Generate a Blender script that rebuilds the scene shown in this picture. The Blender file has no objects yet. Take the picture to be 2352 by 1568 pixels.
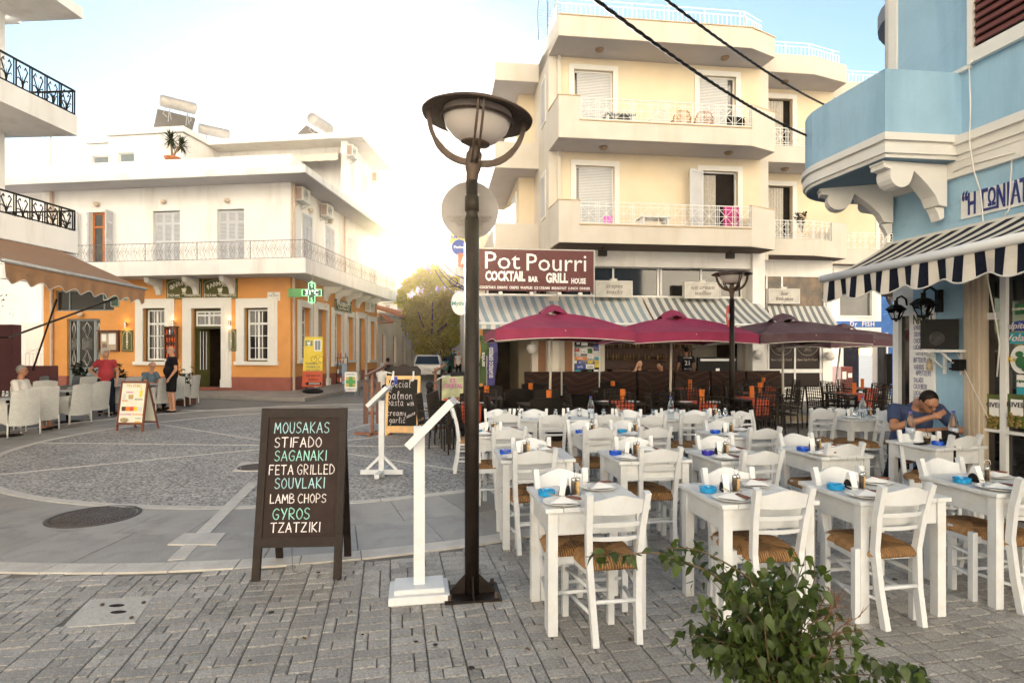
import bpy,math,random
from mathutils import Vector,Matrix,noise
rnd=random.Random(7)
R=math.radians
S=bpy.context.scene
COL=S.collection
F,CX,HY,H=1360.0,1176.0,806.0,1.66
cam=bpy.data.cameras.new('camera')
cam.sensor_width=36
cam.lens=F/2352*36
cam.shift_y=22/2352
cam.clip_start=0.05
cam.clip_end=1500
cob=bpy.data.objects.new('camera',cam)
cob.location=(0,0,H)
cob.rotation_euler=(R(90),0,0)
COL.objects.link(cob)
S.camera=cob
SUN_AZ,SUN_EL=R(-10.9),R(10.1)
wd=bpy.data.worlds.new('World');S.world=wd;wd.use_nodes=True
nt=wd.node_tree
bg=nt.nodes['Background']
sky=nt.nodes.new('ShaderNodeTexSky')
sky.sky_type='NISHITA'
sky.sun_disc=False
sky.sun_elevation=SUN_EL
sky.sun_rotation=SUN_AZ
sky.air_density=1.0;sky.dust_density=0.0;sky.ozone_density=1.2
hsv=nt.nodes.new('ShaderNodeHueSaturation');hsv.inputs['Saturation'].default_value=.98
tint=nt.nodes.new('ShaderNodeMix');tint.data_type='RGBA';tint.blend_type='MULTIPLY';tint.inputs[0].default_value=1;tint.inputs[7].default_value=(.97,1.0,.97,1)
nt.links.new(sky.outputs[0],hsv.inputs['Color']);nt.links.new(hsv.outputs[0],tint.inputs[6]);nt.links.new(tint.outputs[2],bg.inputs[0])
bg.inputs[1].default_value=0.05
sl=bpy.data.lights.new('sun','SUN')
sl.energy=5.0;sl.angle=R(0.6);sl.color=(1.0,0.94,0.84)
so=bpy.data.objects.new('sun',sl)
sd=Vector((math.sin(SUN_AZ)*math.cos(SUN_EL),math.cos(SUN_AZ)*math.cos(SUN_EL),math.sin(SUN_EL)))
so.rotation_euler=sd.to_track_quat('Z','Y').to_euler()
so.location=(0,0,30)
COL.objects.link(so)
S.view_settings.view_transform='Standard'
S.view_settings.look='None'
S.view_settings.gamma=1
S.view_settings.use_curve_mapping=False
S.view_settings.exposure=2.84
def at(x,y,Y):
 return Vector(((x-CX)*Y/F,Y,H-(y-HY)*Y/F))
def gnd(x,y,z=0.0):
 Y=F*(H-z)/(y-HY)
 return Vector(((x-CX)*Y/F,Y,z))
MATRIX={}
def thing(name,loc=(0,0,0),rz=0.0,label=None,cat=None,group=None,kind=None):
 o=bpy.data.objects.new(name,None)
 o.empty_display_size=0.1
 COL.objects.link(o)
 o.location=loc;o.rotation_euler=(0,0,rz)
 MATRIX[o.name]=Matrix.Translation(Vector(loc))@Matrix.Rotation(rz,4,'Z')
 tag(o,label,cat,group,kind)
 return o
def tag(o,label=None,cat=None,group=None,kind=None):
 if label:o['label']=label
 if cat:o['category']=cat
 if group:o['group']=group
 if kind:o['kind']=kind
 return o
KIDS={}
def setparent(o,p):
 o.parent=p
 KIDS.setdefault(p.name,[]).append(o)
def copy_tree(o,parent=None,loc=None,rz=None,label=None,group=None):
 c=o.copy();COL.objects.link(c)
 if parent is not None:setparent(c,parent)
 if loc is not None:c.location=loc
 if rz is not None:c.rotation_euler=(0,0,rz)
 if label:c['label']=label
 if group:c['group']=group
 for k in KIDS.get(o.name,[]):copy_tree(k,c)
 return c
class Frame:
 """a facade: u runs along it (to the right as seen), d goes into the building, z up"""
 def __init__(s,o,deg):
  s.o=Vector((o[0],o[1],0));a=R(deg)
  s.u=Vector((math.cos(a),math.sin(a),0));s.n=Vector((-math.sin(a),math.cos(a),0))
  s.M=Matrix.Translation(s.o)@Matrix.Rotation(a,4,'Z')
 def w(s,u,d,z):return s.o+s.u*u+s.n*d+Vector((0,0,z))
 def hit(s,px,py,d=0.0):
  r=Vector(((px-CX)/F,1,-(py-HY)/F))
  c=Vector((0,0,H))-s.o
  t=(d-c.dot(s.n))/r.dot(s.n)
  p=c+r*t
  return p.dot(s.u),p.z
 def hitx(s,px,py,u=0.0):
  r=Vector(((px-CX)/F,1,-(py-HY)/F))
  c=Vector((0,0,H))-s.o
  t=(u-c.dot(s.u))/r.dot(s.u)
  p=c+r*t
  return p.dot(s.n),p.z
 def rect(s,x0,y0,x1,y1,d=0.0):
  u0,za=s.hit(x0,(y0+y1)/2,d);u1,zb=s.hit(x1,(y0+y1)/2,d)
  xm=(x0+x1)/2
  return u0,u1,s.hit(xm,y1,d)[1],s.hit(xm,y0,d)[1]
class MB:
 def __init__(s,M=None):s.v=[];s.f=[];s.m=[];s.M=M;s.mi=0;s.sm=[]
 def add(s,vs,fs,smooth=False,M=None):
  n=len(s.v);T=s.M
  if M is not None:T=(s.M@M)if s.M is not None else M
  for p in vs:
   p=Vector(p)
   s.v.append(T@p if T is not None else p)
  for f in fs:
   s.f.append([i+n for i in f]);s.m.append(s.mi);s.sm.append(smooth)
  return s
 def box(s,x0,x1,y0,y1,z0,z1,M=None):
  v=[(x0,y0,z0),(x1,y0,z0),(x1,y1,z0),(x0,y1,z0),(x0,y0,z1),(x1,y0,z1),(x1,y1,z1),(x0,y1,z1)]
  return s.add(v,[(0,3,2,1),(4,5,6,7),(0,1,5,4),(1,2,6,5),(2,3,7,6),(3,0,4,7)],M=M)
 def cbox(s,c,sz,M=None,bev=0.0):
  x,y,z=c;a,b,h=sz[0]/2,sz[1]/2,sz[2]/2
  if bev<=0:return s.box(x-a,x+a,y-b,y+b,z-h,z+h,M)
  t=bev
  v=[]
  for(zz,k)in((z-h,t),(z-h+t,0),(z+h-t,0),(z+h,t)):
   A,B=a-k,b-k
   v+=[(x-A+(0 if k else 0),y-B,zz),(x+A,y-B,zz),(x+A,y+B,zz),(x-A,y+B,zz)]
  f=[(3,2,1,0),(12,13,14,15)]
  for L in range(3):
   for i in range(4):
    j=(i+1)%4
    f.append((L*4+i,L*4+j,L*4+4+j,L*4+4+i))
  return s.add(v,f,M=M)
 def fbox(s,fr,u0,u1,d0,d1,z0,z1):
  return s.box(min(u0,u1),max(u0,u1),d0,d1,min(z0,z1),max(z0,z1),M=fr.M)
 def prism(s,poly,z0,z1,M=None):
  """poly: list of (x,y), counter clockwise from above"""
  n=len(poly)
  A=sum(poly[i][0]*poly[(i+1)%n][1]-poly[(i+1)%n][0]*poly[i][1]for i in range(n))
  if A<0:poly=poly[::-1]
  v=[(p[0],p[1],z0)for p in poly]+[(p[0],p[1],z1)for p in poly]
  f=[list(range(n))[::-1],list(range(n,2*n))]
  for i in range(n):
   j=(i+1)%n;f.append((i,j,n+j,n+i))
  return s.add(v,f,M=M)
 def vprism(s,poly,y0,y1,M=None):
  """poly in (x,z), extruded along local y"""
  n=len(poly)
  A=sum(poly[i][0]*poly[(i+1)%n][1]-poly[(i+1)%n][0]*poly[i][1]for i in range(n))
  if A<0:poly=poly[::-1]
  v=[(p[0],y0,p[1])for p in poly]+[(p[0],y1,p[1])for p in poly]
  f=[list(range(n)),list(range(n,2*n))[::-1]]
  for i in range(n):
   j=(i+1)%n;f.append((j,i,n+i,n+j))
  return s.add(v,f,M=M)
 def tube(s,pts,r,n=8,M=None,smooth=True,cap=True,ph=0.0,flat=1.0):
  pts=[Vector(p)for p in pts];k=len(pts)
  rr=r if isinstance(r,(list,tuple))else[r]*k
  v=[];f=[]
  up=None
  for i,p in enumerate(pts):
   t=(pts[min(i+1,k-1)]-pts[max(i-1,0)])
   if t.length<1e-9:t=Vector((0,0,1))
   t.normalize()
   if up is None:
    a=Vector((0,0,1))if abs(t.z)<.9 else Vector((0,1,0))
    up=(a-t*a.dot(t)).normalized()
   else:
    up=(up-t*up.dot(t))
    up=up.normalized()if up.length>1e-6 else t.orthogonal().normalized()
   sd_=t.cross(up)
   for j in range(n):
    an=2*math.pi*j/n+ph
    v.append(p+(sd_*math.cos(an)+up*math.sin(an)*flat)*rr[i])
  for i in range(k-1):
   for j in range(n):
    q=(j+1)%n
    f.append((i*n+j,i*n+q,(i+1)*n+q,(i+1)*n+j))
  if cap:f.append(list(range(n))[::-1]);f.append([(k-1)*n+j for j in range(n)])
  return s.add(v,f,smooth=smooth,M=M)
 def beam(s,pts,w,h=None,M=None):
  """rectangular bar: w across, h along the 'up' side"""
  h=w if h is None else h
  pts=[Vector(p)for p in pts];k=len(pts);v=[];f=[]
  for i,p in enumerate(pts):
   t=(pts[min(i+1,k-1)]-pts[max(i-1,0)]).normalized()
   a=Vector((0,0,1))if abs(t.z)<.8 else Vector((0,1,0))
   up=(a-t*a.dot(t)).normalized();sd_=t.cross(up)
   for(q,e)in((-1,-1),(1,-1),(1,1),(-1,1)):
    v.append(p+sd_*q*w/2+up*e*h/2)
  for i in range(k-1):
   for j in range(4):
    q=(j+1)%4
    f.append((i*4+j,i*4+q,(i+1)*4+q,(i+1)*4+j))
  f.append((3,2,1,0));f.append([(k-1)*4+j for j in range(4)])
  return s.add(v,f,M=M)
 def lathe(s,prof,n=20,c=(0,0,0),M=None,smooth=True):
  v=[];f=[];k=len(prof)
  for(r,z)in prof:
   for j in range(n):
    a=2*math.pi*j/n
    v.append((c[0]+r*math.cos(a),c[1]+r*math.sin(a),c[2]+z))
  for i in range(k-1):
   for j in range(n):
    q=(j+1)%n
    f.append((i*n+j,i*n+q,(i+1)*n+q,(i+1)*n+j))
  if prof[0][0]>1e-5:f.append(list(range(n))[::-1])
  if prof[-1][0]>1e-5:f.append([(k-1)*n+j for j in range(n)])
  return s.add(v,f,smooth=smooth,M=M)
 def ell(s,c,r,n=10,m=7,M=None):
  v=[];f=[]
  for i in range(m+1):
   th=math.pi*i/m
   for j in range(n):
    a=2*math.pi*j/n
    v.append((c[0]+r[0]*math.sin(th)*math.cos(a),c[1]+r[1]*math.sin(th)*math.sin(a),c[2]-r[2]*math.cos(th)))
  for i in range(m):
   for j in range(n):
    q=(j+1)%n
    f.append((i*n+j,i*n+q,(i+1)*n+q,(i+1)*n+j))
  return s.add(v,f,smooth=True,M=M)
 def quad(s,a,b,c,d):return s.add([a,b,c,d],[(0,1,2,3)])
 def mesh(s,name,mats,inv=None):
  me=bpy.data.meshes.new(name)
  vs=[tuple((inv@p)if inv is not None else p)for p in s.v]
  me.from_pydata(vs,[],s.f)
  for m in(mats if isinstance(mats,(list,tuple))else[mats]):me.materials.append(m)
  me.polygons.foreach_set('material_index',s.m)
  me.polygons.foreach_set('use_smooth',s.sm)
  me.update()
  return me
 def build(s,name,mats,parent=None,local=False,kind=None,label=None):
  inv=None
  if parent is not None and not local:inv=WM(parent).inverted()
  me=s.mesh(name,mats,inv)
  o=bpy.data.objects.new(name,me);COL.objects.link(o)
  if parent is not None:setparent(o,parent)
  if kind:o['kind']=kind
  if label:o['label']=label
  return o
def WM(o):
 m=MATRIX.get(o.name,Matrix.Identity(4))
 p=o.parent
 while p is not None:
  m=MATRIX.get(p.name,Matrix.Identity(4))@m;p=p.parent
 return m
def inst(o,parent,loc=(0,0,0),rot=(0,0,0),scale=(1,1,1),mesh=None,name=None):
 c=bpy.data.objects.new(name or o.name.split('.')[0],mesh or o.data)
 COL.objects.link(c);c.location=loc;c.rotation_euler=rot;c.scale=scale
 if parent is not None:setparent(c,parent)
 return c
MC={}
def mat(name,col,rough=.6,metal=0.0,var=.10,scale=4.0,bump=0.0,bscale=60.0,spec=.5,stain=None,stains=.0,sscale=1.5,streak=False,trans=0.0,emit=None,estr=0.0,rand=0.0):
 if name in MC:return MC[name]
 m=bpy.data.materials.new(name);m.use_nodes=True;MC[name]=m
 t=m.node_tree;N=t.nodes;L=t.links
 b=N['Principled BSDF']
 b.inputs['Roughness'].default_value=rough
 b.inputs['Metallic'].default_value=metal
 b.inputs['Specular IOR Level'].default_value=spec if(max(col)>.03 or spec>.5)else .22
 tc=N.new('ShaderNodeTexCoord')
 nz=N.new('ShaderNodeTexNoise');nz.inputs['Scale'].default_value=scale;nz.inputs['Detail'].default_value=6
 L.new(tc.outputs['Object'],nz.inputs['Vector'])
 mr=N.new('ShaderNodeMapRange');mr.inputs[1].default_value=.3;mr.inputs[2].default_value=.7
 mr.inputs[3].default_value=1-var;mr.inputs[4].default_value=1+var
 L.new(nz.outputs['Fac'],mr.inputs[0])
 hs=N.new('ShaderNodeHueSaturation');hs.inputs['Color'].default_value=(*col,1)
 src=mr.outputs[0]
 if rand>0:
  oi=N.new('ShaderNodeObjectInfo');ge=N.new('ShaderNodeNewGeometry')
  ad=N.new('ShaderNodeMath');ad.operation='ADD'
  fr=N.new('ShaderNodeMath');fr.operation='FRACT'
  L.new(oi.outputs['Random'],ad.inputs[0]);L.new(ge.outputs['Random Per Island'],ad.inputs[1]);L.new(ad.outputs[0],fr.inputs[0])
  m2=N.new('ShaderNodeMapRange');m2.inputs[3].default_value=1-rand;m2.inputs[4].default_value=1+rand
  L.new(fr.outputs[0],m2.inputs[0])
  mu=N.new('ShaderNodeMath');mu.operation='MULTIPLY'
  L.new(src,mu.inputs[0]);L.new(m2.outputs[0],mu.inputs[1]);src=mu.outputs[0]
 L.new(src,hs.inputs['Value'])
 out=hs.outputs[0]
 if stain:
  mp=N.new('ShaderNodeMapping');L.new(tc.outputs['Object'],mp.inputs[0])
  if streak:mp.inputs['Scale'].default_value=(1,1,.15)
  n2=N.new('ShaderNodeTexNoise');n2.inputs['Scale'].default_value=sscale;n2.inputs['Detail'].default_value=8;n2.inputs['Roughness'].default_value=.65
  L.new(mp.outputs[0],n2.inputs['Vector'])
  m3=N.new('ShaderNodeMapRange');m3.inputs[1].default_value=.5;m3.inputs[2].default_value=.75;m3.inputs[4].default_value=stains
  L.new(n2.outputs['Fac'],m3.inputs[0])
  mx=N.new('ShaderNodeMix');mx.data_type='RGBA'
  L.new(m3.outputs[0],mx.inputs[0]);L.new(out,mx.inputs[6]);mx.inputs[7].default_value=(*stain,1)
  out=mx.outputs[2]
 L.new(out,b.inputs['Base Color'])
 if bump>0:
  n4=N.new('ShaderNodeTexNoise');n4.inputs['Scale'].default_value=bscale;n4.inputs['Detail'].default_value=4
  L.new(tc.outputs['Object'],n4.inputs['Vector'])
  bp=N.new('ShaderNodeBump');bp.inputs['Strength'].default_value=bump;bp.inputs['Distance'].default_value=.02
  L.new(n4.outputs['Fac'],bp.inputs['Height']);L.new(bp.outputs[0],b.inputs['Normal'])
 if trans>0:
  b.inputs['Transmission Weight'].default_value=trans
 if emit:
  b.inputs['Emission Color'].default_value=(*emit,1);b.inputs['Emission Strength'].default_value=estr
 return m
def nodes(m):
 t=m.node_tree;return t.nodes,t.links,t.nodes['Principled BSDF']
WHITE_PL=mat('white_plaster',(.82,.80,.775),.85,var=.04,scale=1.2,bump=.12,bscale=40,stain=(.45,.39,.32),stains=.45,sscale=1.6,streak=True)
CREAM_PL=mat('cream_plaster',(.61,.56,.49),.85,var=.05,scale=1.5,bump=.12,bscale=50,stain=(.50,.41,.30),stains=.50,sscale=1.5,streak=True)
YELLOW_PL=mat('yellow_plaster',(.67,.57,.42),.85,var=.05,scale=1.4,bump=.12,bscale=50,stain=(.70,.52,.28),stains=.35,sscale=.8)
ORANGE_PL=mat('orange_plaster',(.66,.30,.085),.85,var=.07,scale=2.0,bump=.2,bscale=50,stain=(.60,.27,.08),stains=.4,sscale=1.5)
PLUM_PL=mat('plum_plaster',(.30,.095,.07),.85,var=.10,scale=3.0,bump=.4,bscale=30)
PLUM2_PL=mat('dark_plum_plaster',(.16,.055,.055),.85,var=.12,scale=2.0,bump=.2,bscale=30)
BLUE_PL=mat('blue_plaster',(.32,.50,.64),.85,var=.07,scale=2.0,bump=.45,bscale=16,stain=(.19,.34,.48),stains=.7,sscale=1.8,streak=True)
DBLUE_PL=mat('deep_blue_plaster',(.03,.12,.38),.7,var=.15,scale=4,bump=.3,bscale=30)
SOFFIT=mat('grey_soffit',(.50,.48,.49),.9,var=.05,scale=2)
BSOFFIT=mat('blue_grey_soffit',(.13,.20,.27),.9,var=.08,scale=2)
TRIM=mat('white_trim',(.72,.70,.66),.7,var=.04,scale=3,stain=(.45,.40,.33),stains=.25,sscale=3,bump=.1)
WPAINT=mat('white_wood_paint',(.60,.62,.65),.5,var=.05,scale=9,bump=.12,bscale=35,stain=(.42,.36,.28),stains=.40,sscale=9)
WMETAL=mat('white_metal',(.75,.75,.74),.4,var=.03)
GREYSH=mat('grey_shutter_paint',(.56,.57,.60),.55,var=.05)
GREYFR=mat('grey_blue_frame',(.20,.24,.26),.5,var=.06)
ORWOOD=mat('orange_varnished_wood',(.50,.15,.025),.35,var=.2,scale=12)
BRWOOD=mat('brown_wood',(.09,.032,.016),.5,var=.25,scale=14,bump=.1)
PINE=mat('pine_wood',(.66,.40,.16),.5,var=.15,scale=10,stain=(.45,.22,.08),stains=.4,sscale=14)
DKWOOD=mat('dark_board_frame',(.017,.010,.0075),.5,var=.25,scale=18,bump=.2)
CHALK=mat('chalkboard',(.030,.019,.017),.8,var=.15,scale=5,stain=(.042,.030,.027),stains=.5,sscale=5)
SLATE=mat('slate_board',(.014,.0125,.012),.75,var=.15,scale=5,stain=(.035,.032,.03),stains=.5,sscale=6)
CHW=mat('chalk_white',(.72,.66,.67),.9,var=.12,scale=60)
CHB=mat('chalk_blue',(.36,.60,.66),.9,var=.12,scale=60)
CHG=mat('chalk_green',(.30,.62,.54),.9,var=.12,scale=60)
BLACK=mat('black_metal',(.013,.0085,.006),.45,var=.3,scale=12,bump=.15,bscale=30)
RUST=mat('weathered_lamp_metal',(.060,.034,.020),.6,var=.3,scale=14,bump=.3,bscale=45,stain=(.12,.09,.07),stains=.5,sscale=10)
GALV=mat('galvanised_steel',(.45,.44,.42),.45,metal=.6,var=.12,scale=10)
GLASSW=mat('frosted_globe',(.62,.56,.52),.35,var=.05)
DKGLASS=mat('dark_glass',(.018,.017,.017),.06,var=.2,spec=.8)
GLASSM=mat('window_glass',(.10,.10,.10),.05,var=.3,scale=1.2,spec=.9)
CURTAIN=mat('net_curtain',(.50,.47,.43),.9,var=.15,scale=20)
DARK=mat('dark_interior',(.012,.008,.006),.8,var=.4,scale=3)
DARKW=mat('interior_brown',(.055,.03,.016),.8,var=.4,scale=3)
TILE=mat('terracotta',(.42,.16,.07),.8,var=.25,scale=8,rand=.25)
BRASS=mat('green_paint',(.06,.06,.010),.5,var=.15)
OLIVE=mat('olive_sign',(.085,.082,.014),.6,var=.15,scale=8)
CREAMINK=mat('cream_lettering',(.80,.76,.62),.7)
RED=mat('red_paint',(.55,.05,.03),.5)
NAVY=mat('navy_fabric',(.0055,.0075,.018),.85,var=.2,scale=30)
OFFW=mat('offwhite_fabric',(.66,.61,.53),.85,var=.06,scale=8,stain=(.5,.42,.32),stains=.35,sscale=5)
BEIGE=mat('beige_awning_fabric',(.30,.16,.08),.85,var=.08,scale=6)
GREYF=mat('grey_blue_fabric',(.20,.235,.25),.85,var=.06,scale=8)
LTBL=mat('pale_fabric',(.60,.58,.54),.85,var=.05,scale=8)
CRIMSON=mat('crimson_fabric',(.26,.020,.070),.8,var=.12,scale=5)
PURPLE=mat('faded_purple_fabric',(.085,.036,.048),.8,var=.15,scale=3,stain=(.15,.115,.10),stains=.8,sscale=1.5)
BLACKP=mat('black_plastic',(.006,.0055,.0055),.6)
WICKD=mat('dark_wicker',(.010,.006,.004),.55,var=.3,scale=40,bump=.6,bscale=120)
REDCL=mat('red_runner',(.42,.06,.025),.85,var=.15,scale=14)
BLUEGL=mat('blue_glass',(.01,.26,.55),.12,var=.1,spec=.8)
PURPGL=mat('violet_glass',(.03,.02,.32),.12,var=.1,spec=.8)
PORC=mat('porcelain',(.80,.79,.77),.18,var=.02)
STEEL=mat('steel',(.55,.54,.52),.25,metal=.9,var=.1)
SKIN=mat('skin',(.46,.24,.15),.5,var=.08,scale=14)
SKIN2=mat('tanned_skin',(.32,.15,.085),.5,var=.1,scale=14)
def glass(name,col,rough=.02):
 if name in MC:return MC[name]
 m=mat(name,col,rough,trans=1.0,var=0);nodes(m)[2].inputs['IOR'].default_value=1.35
 return m
CLEAR=glass('clear_glass',(.93,.95,.95))
def text(parent,s,size,loc,rot=(0,0,0),m=CREAMINK,align='CENTER',ext=.003,bold=0.0,sx=1.0,name='lettering',spacing=1.0,M=None,shear=0.0):
 """flat print as real letters; loc/rot in the parent's local space, or M a full matrix"""
 cu=bpy.data.curves.new('lettering','FONT')
 cu.body=s;cu.size=size;cu.align_x=align;cu.align_y='CENTER';cu.extrude=ext;cu.offset=bold*size
 cu.space_character=spacing;cu.resolution_u=2;cu.shear=shear;cu.space_line=.9
 t=bpy.data.objects.new('tmp',cu);COL.objects.link(t)
 me=bpy.data.meshes.new_from_object(t.evaluated_get(bpy.context.evaluated_depsgraph_get()))
 bpy.data.objects.remove(t)
 me.materials.clear();me.materials.append(m)
 for p in me.polygons:p.material_index=0
 o=bpy.data.objects.new(name,me);COL.objects.link(o)
 if M is None:
  from mathutils import Euler
  M=Matrix.Translation(Vector(loc))@Euler(rot).to_matrix().to_4x4()
 else:
  M=WM(parent).inverted()@M if parent is not None else M
 me.transform(M@Matrix.Diagonal((sx,1,1,1)))
 if parent is not None:setparent(o,parent)
 return o
def facing(fr,u,d,z,roll=0.0):
 """matrix that lays print flat on a facade, readable from outside"""
 return fr.M@Matrix.Translation((u,d,z))@Matrix.Rotation(R(90),4,'X')@Matrix.Rotation(roll,4,'Z')
SF={'A':[[(0,0),(.42,1.4),(.82,0)],[(.12,.5),(.75,.5)]],'B':[[(0,0),(.05,1.4),(.5,1.35),(.6,1.05),(.1,.75),(.65,.6),(.7,.2),(.4,0),(0,0)]],'C':[[(.75,1.25),(.4,1.4),(.05,.9),(.05,.4),(.35,0),(.75,.12)]],'D':[[(.05,0),(.08,1.4),(.5,1.25),(.78,.75),(.6,.2),(.05,0)]],'E':[[(.65,1.38),(.05,1.4),(.05,0),(.68,.02)],[(.05,.72),(.55,.74)]],'F':[[(.75,1.38),(.05,1.4),(.02,0)],[(.04,.74),(.58,.76)]],'G':[[(.8,1.2),(.45,1.4),(.08,1.0),(.05,.45),(.35,.02),(.7,.15),(.72,.6),(.42,.62)]],'H':[[(.05,0),(.05,1.4)],[(.7,0),(.7,1.4)],[(.05,.72),(.7,.75)]],'I':[[(.15,0),(.18,1.4)]],'K':[[(.05,0),(.05,1.4)],[(.7,1.4),(.07,.65),(.72,0)]],'L':[[(.05,1.4),(.05,.02),(.65,.05)]],'M':[[(0,0),(.1,1.4),(.45,.5),(.82,1.4),(.95,0)]],'N':[[(.03,0),(.05,1.4),(.7,.02),(.72,1.4)]],'O':[[(.4,1.4),(.08,1.0),(.05,.45),(.35,0),(.7,.35),(.72,.95),(.4,1.4)]],'P':[[(.05,0),(.05,1.4),(.5,1.35),(.68,1.0),(.45,.7),(.05,.65)]],'R':[[(.05,0),(.05,1.4),(.5,1.35),(.66,1.02),(.42,.72),(.06,.68),(.7,0)]],'S':[[(.7,1.22),(.4,1.4),(.1,1.15),(.2,.8),(.6,.58),(.65,.2),(.3,0),(.03,.18)]],'T':[[(0,1.38),(.85,1.4)],[(.42,1.38),(.4,0)]],'U':[[(.05,1.4),(.08,.35),(.35,0),(.65,.3),(.7,1.4)]],'V':[[(0,1.4),(.38,0),(.75,1.4)]],'Y':[[(0,1.4),(.35,.7)],[(.75,1.4),(.25,0)]],'Z':[[(.05,1.38),(.75,1.38),(.03,.04),(.8,.04)]],'a':[[(.6,.75),(.3,.85),(.05,.45),(.2,.02),(.5,.2),(.62,.8),(.6,.1),(.75,.02)]],'c':[[(.6,.7),(.3,.82),(.05,.4),(.25,.0),(.62,.15)]],'e':[[(.08,.42),(.5,.5),(.45,.8),(.18,.75),(.05,.35),(.3,0),(.62,.15)]],'g':[[(.6,.75),(.3,.85),(.05,.5),(.25,.15),(.55,.35),(.6,.8),(.5,-.35),(.15,-.5)]],'h':[[(.05,0),(.1,1.4)],[(.07,.5),(.35,.82),(.5,.5),(.55,0)]],'i':[[(.15,.8),(.12,.1),(.3,.02)],[(.18,1.1),(.2,1.15)]],'l':[[(.1,.2),(.4,1.1),(.3,1.4),(.15,1.1),(.18,.1),(.4,.02)]],'m':[[(.02,0),(.05,.8)],[(.05,.5),(.25,.82),(.35,.4),(.36,0)],[(.36,.5),(.6,.82),(.68,.4),(.75,0)]],'n':[[(.03,0),(.05,.8)],[(.05,.5),(.35,.82),(.5,.5),(.55,0)]],'o':[[(.35,.82),(.08,.55),(.12,.12),(.4,0),(.6,.35),(.5,.75),(.35,.82)]],'p':[[(.0,-.5),(.1,.8)],[(.08,.5),(.4,.85),(.6,.5),(.4,.1),(.1,.15)]],'r':[[(.03,0),(.08,.8)],[(.07,.5),(.3,.8),(.5,.75)]],'s':[[(.5,.72),(.25,.82),(.12,.6),(.42,.35),(.4,.05),(.05,.05)]],'t':[[(.2,1.2),(.15,.1),(.4,.02)],[(0,.8),(.42,.85)]],'u':[[(.05,.8),(.08,.15),(.35,.02),(.55,.3)],[(.58,.8),(.58,.1),(.7,.02)]],'w':[[(.0,.8),(.15,.02),(.38,.6),(.55,.02),(.8,.8)]],'y':[[(.05,.8),(.15,.25),(.4,.2),(.58,.5)],[(.6,.8),(.45,-.35),(.1,-.5)]],'*':[[(.0,.8),(.9,.85),(.15,.15),(.5,1.2),(.75,.1),(.0,.8)]],}
def catmull(p,k=5):
 if len(p)<3:return p
 o=[]
 for i in range(len(p)-1):
  p0=p[max(i-1,0)];p1=p[i];p2=p[i+1];p3=p[min(i+2,len(p)-1)]
  for j in range(k):
   t=j/k
   o.append(tuple(.5*((2*p1[a])+(-p0[a]+p2[a])*t+(2*p0[a]-5*p1[a]+4*p2[a]-p3[a])*t*t+(-p0[a]+3*p1[a]-3*p2[a]+p3[a])*t**3)for a in range(2)))
 o.append(p[-1]);return o
def hand(mb,s,x,z,h,th,M,cw=.72,small=None,jit=.03,slope=0.0):
 """chalk strokes lying on the plane y=0 of M (x right, z up)"""
 q=h/1.4
 for ch in s:
  if ch==' ':x+=q*.45;continue
  k=SF.get(ch)
  if not k:x+=q*.3;continue
  jx=rnd.uniform(-jit,jit);jz=rnd.uniform(-jit,jit)
  smooth=ch in 'BCDGOPRSU' or ch.islower()
  for st in k:
   p=catmull(st)if smooth else st
   P=[(x+a*q*(1+jx),0,z+b*q*(1+jz)+slope*(x+a*q))for a,b in p]
   for i in range(len(P)-1):
    a=Vector(P[i]);b=Vector(P[i+1]);d=(b-a)
    if d.length<1e-6:continue
    d.normalize();n=Vector((-d.z,0,d.x))*th*.5*rnd.uniform(.85,1.15)
    a=a-d*th*.3;b=b+d*th*.3
    mb.add([a-n,b-n,b+n,a+n],[(0,1,2,3)],M=M)
  wmax=max(a for st in k for a,b in st)
  x+=q*(wmax+.28)
 return x
ASPH=mat('asphalt',(.18,.168,.158),.62,var=.12,scale=1.5,bump=.25,bscale=90,stain=(.09,.085,.085),stains=.5,sscale=.7)
AGG=mat('exposed_aggregate',(.26,.245,.23),.6,var=.16,scale=1.2,bump=.6,bscale=90)
def speckle(m,sc,lo,hi):
 N,L,b=nodes(m)
 v=N.new('ShaderNodeTexVoronoi');v.inputs['Scale'].default_value=sc
 tc=N.new('ShaderNodeTexCoord');L.new(tc.outputs['Object'],v.inputs['Vector'])
 sx=N.new('ShaderNodeSeparateColor');L.new(v.outputs['Color'],sx.inputs[0])
 mr=N.new('ShaderNodeMapRange');mr.inputs[3].default_value=lo;mr.inputs[4].default_value=hi
 L.new(sx.outputs[0],mr.inputs[0])
 hs=N.new('ShaderNodeHueSaturation');src=b.inputs['Base Color'].links[0].from_socket
 L.new(src,hs.inputs['Color']);L.new(mr.outputs[0],hs.inputs['Value']);L.new(hs.outputs[0],b.inputs['Base Color'])
speckle(AGG,40,.30,2.0)
speckle(ASPH,80,.7,1.3)
SETT=mat('paving_sett',(.315,.298,.280),.36,var=.10,scale=7,bump=.5,bscale=70,stain=(.10,.09,.082),stains=.65,sscale=2.2,rand=.20)
speckle(SETT,110,.7,1.3)
SLAB=mat('paving_slab',(.27,.255,.238),.45,var=.10,scale=3,bump=.25,bscale=60,stain=(.15,.14,.13),stains=.85,sscale=3.5,rand=.14)
KERB=mat('pale_marble_kerb',(.50,.47,.43),.5,var=.12,scale=6,bump=.4,bscale=30,stain=(.35,.31,.27),stains=.5,sscale=5,rand=.08)
MORTAR=mat('mortar',(.17,.155,.14),.9,var=.25,scale=5,bump=.4,bscale=60)
CONC=mat('concrete',(.46,.44,.41),.8,var=.12,scale=4,bump=.4,bscale=30,stain=(.16,.15,.14),stains=.5,sscale=5)
IRON=mat('cast_iron',(.07,.06,.058),.5,metal=.3,var=.2,scale=20)
mb=MB();n=72
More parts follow.
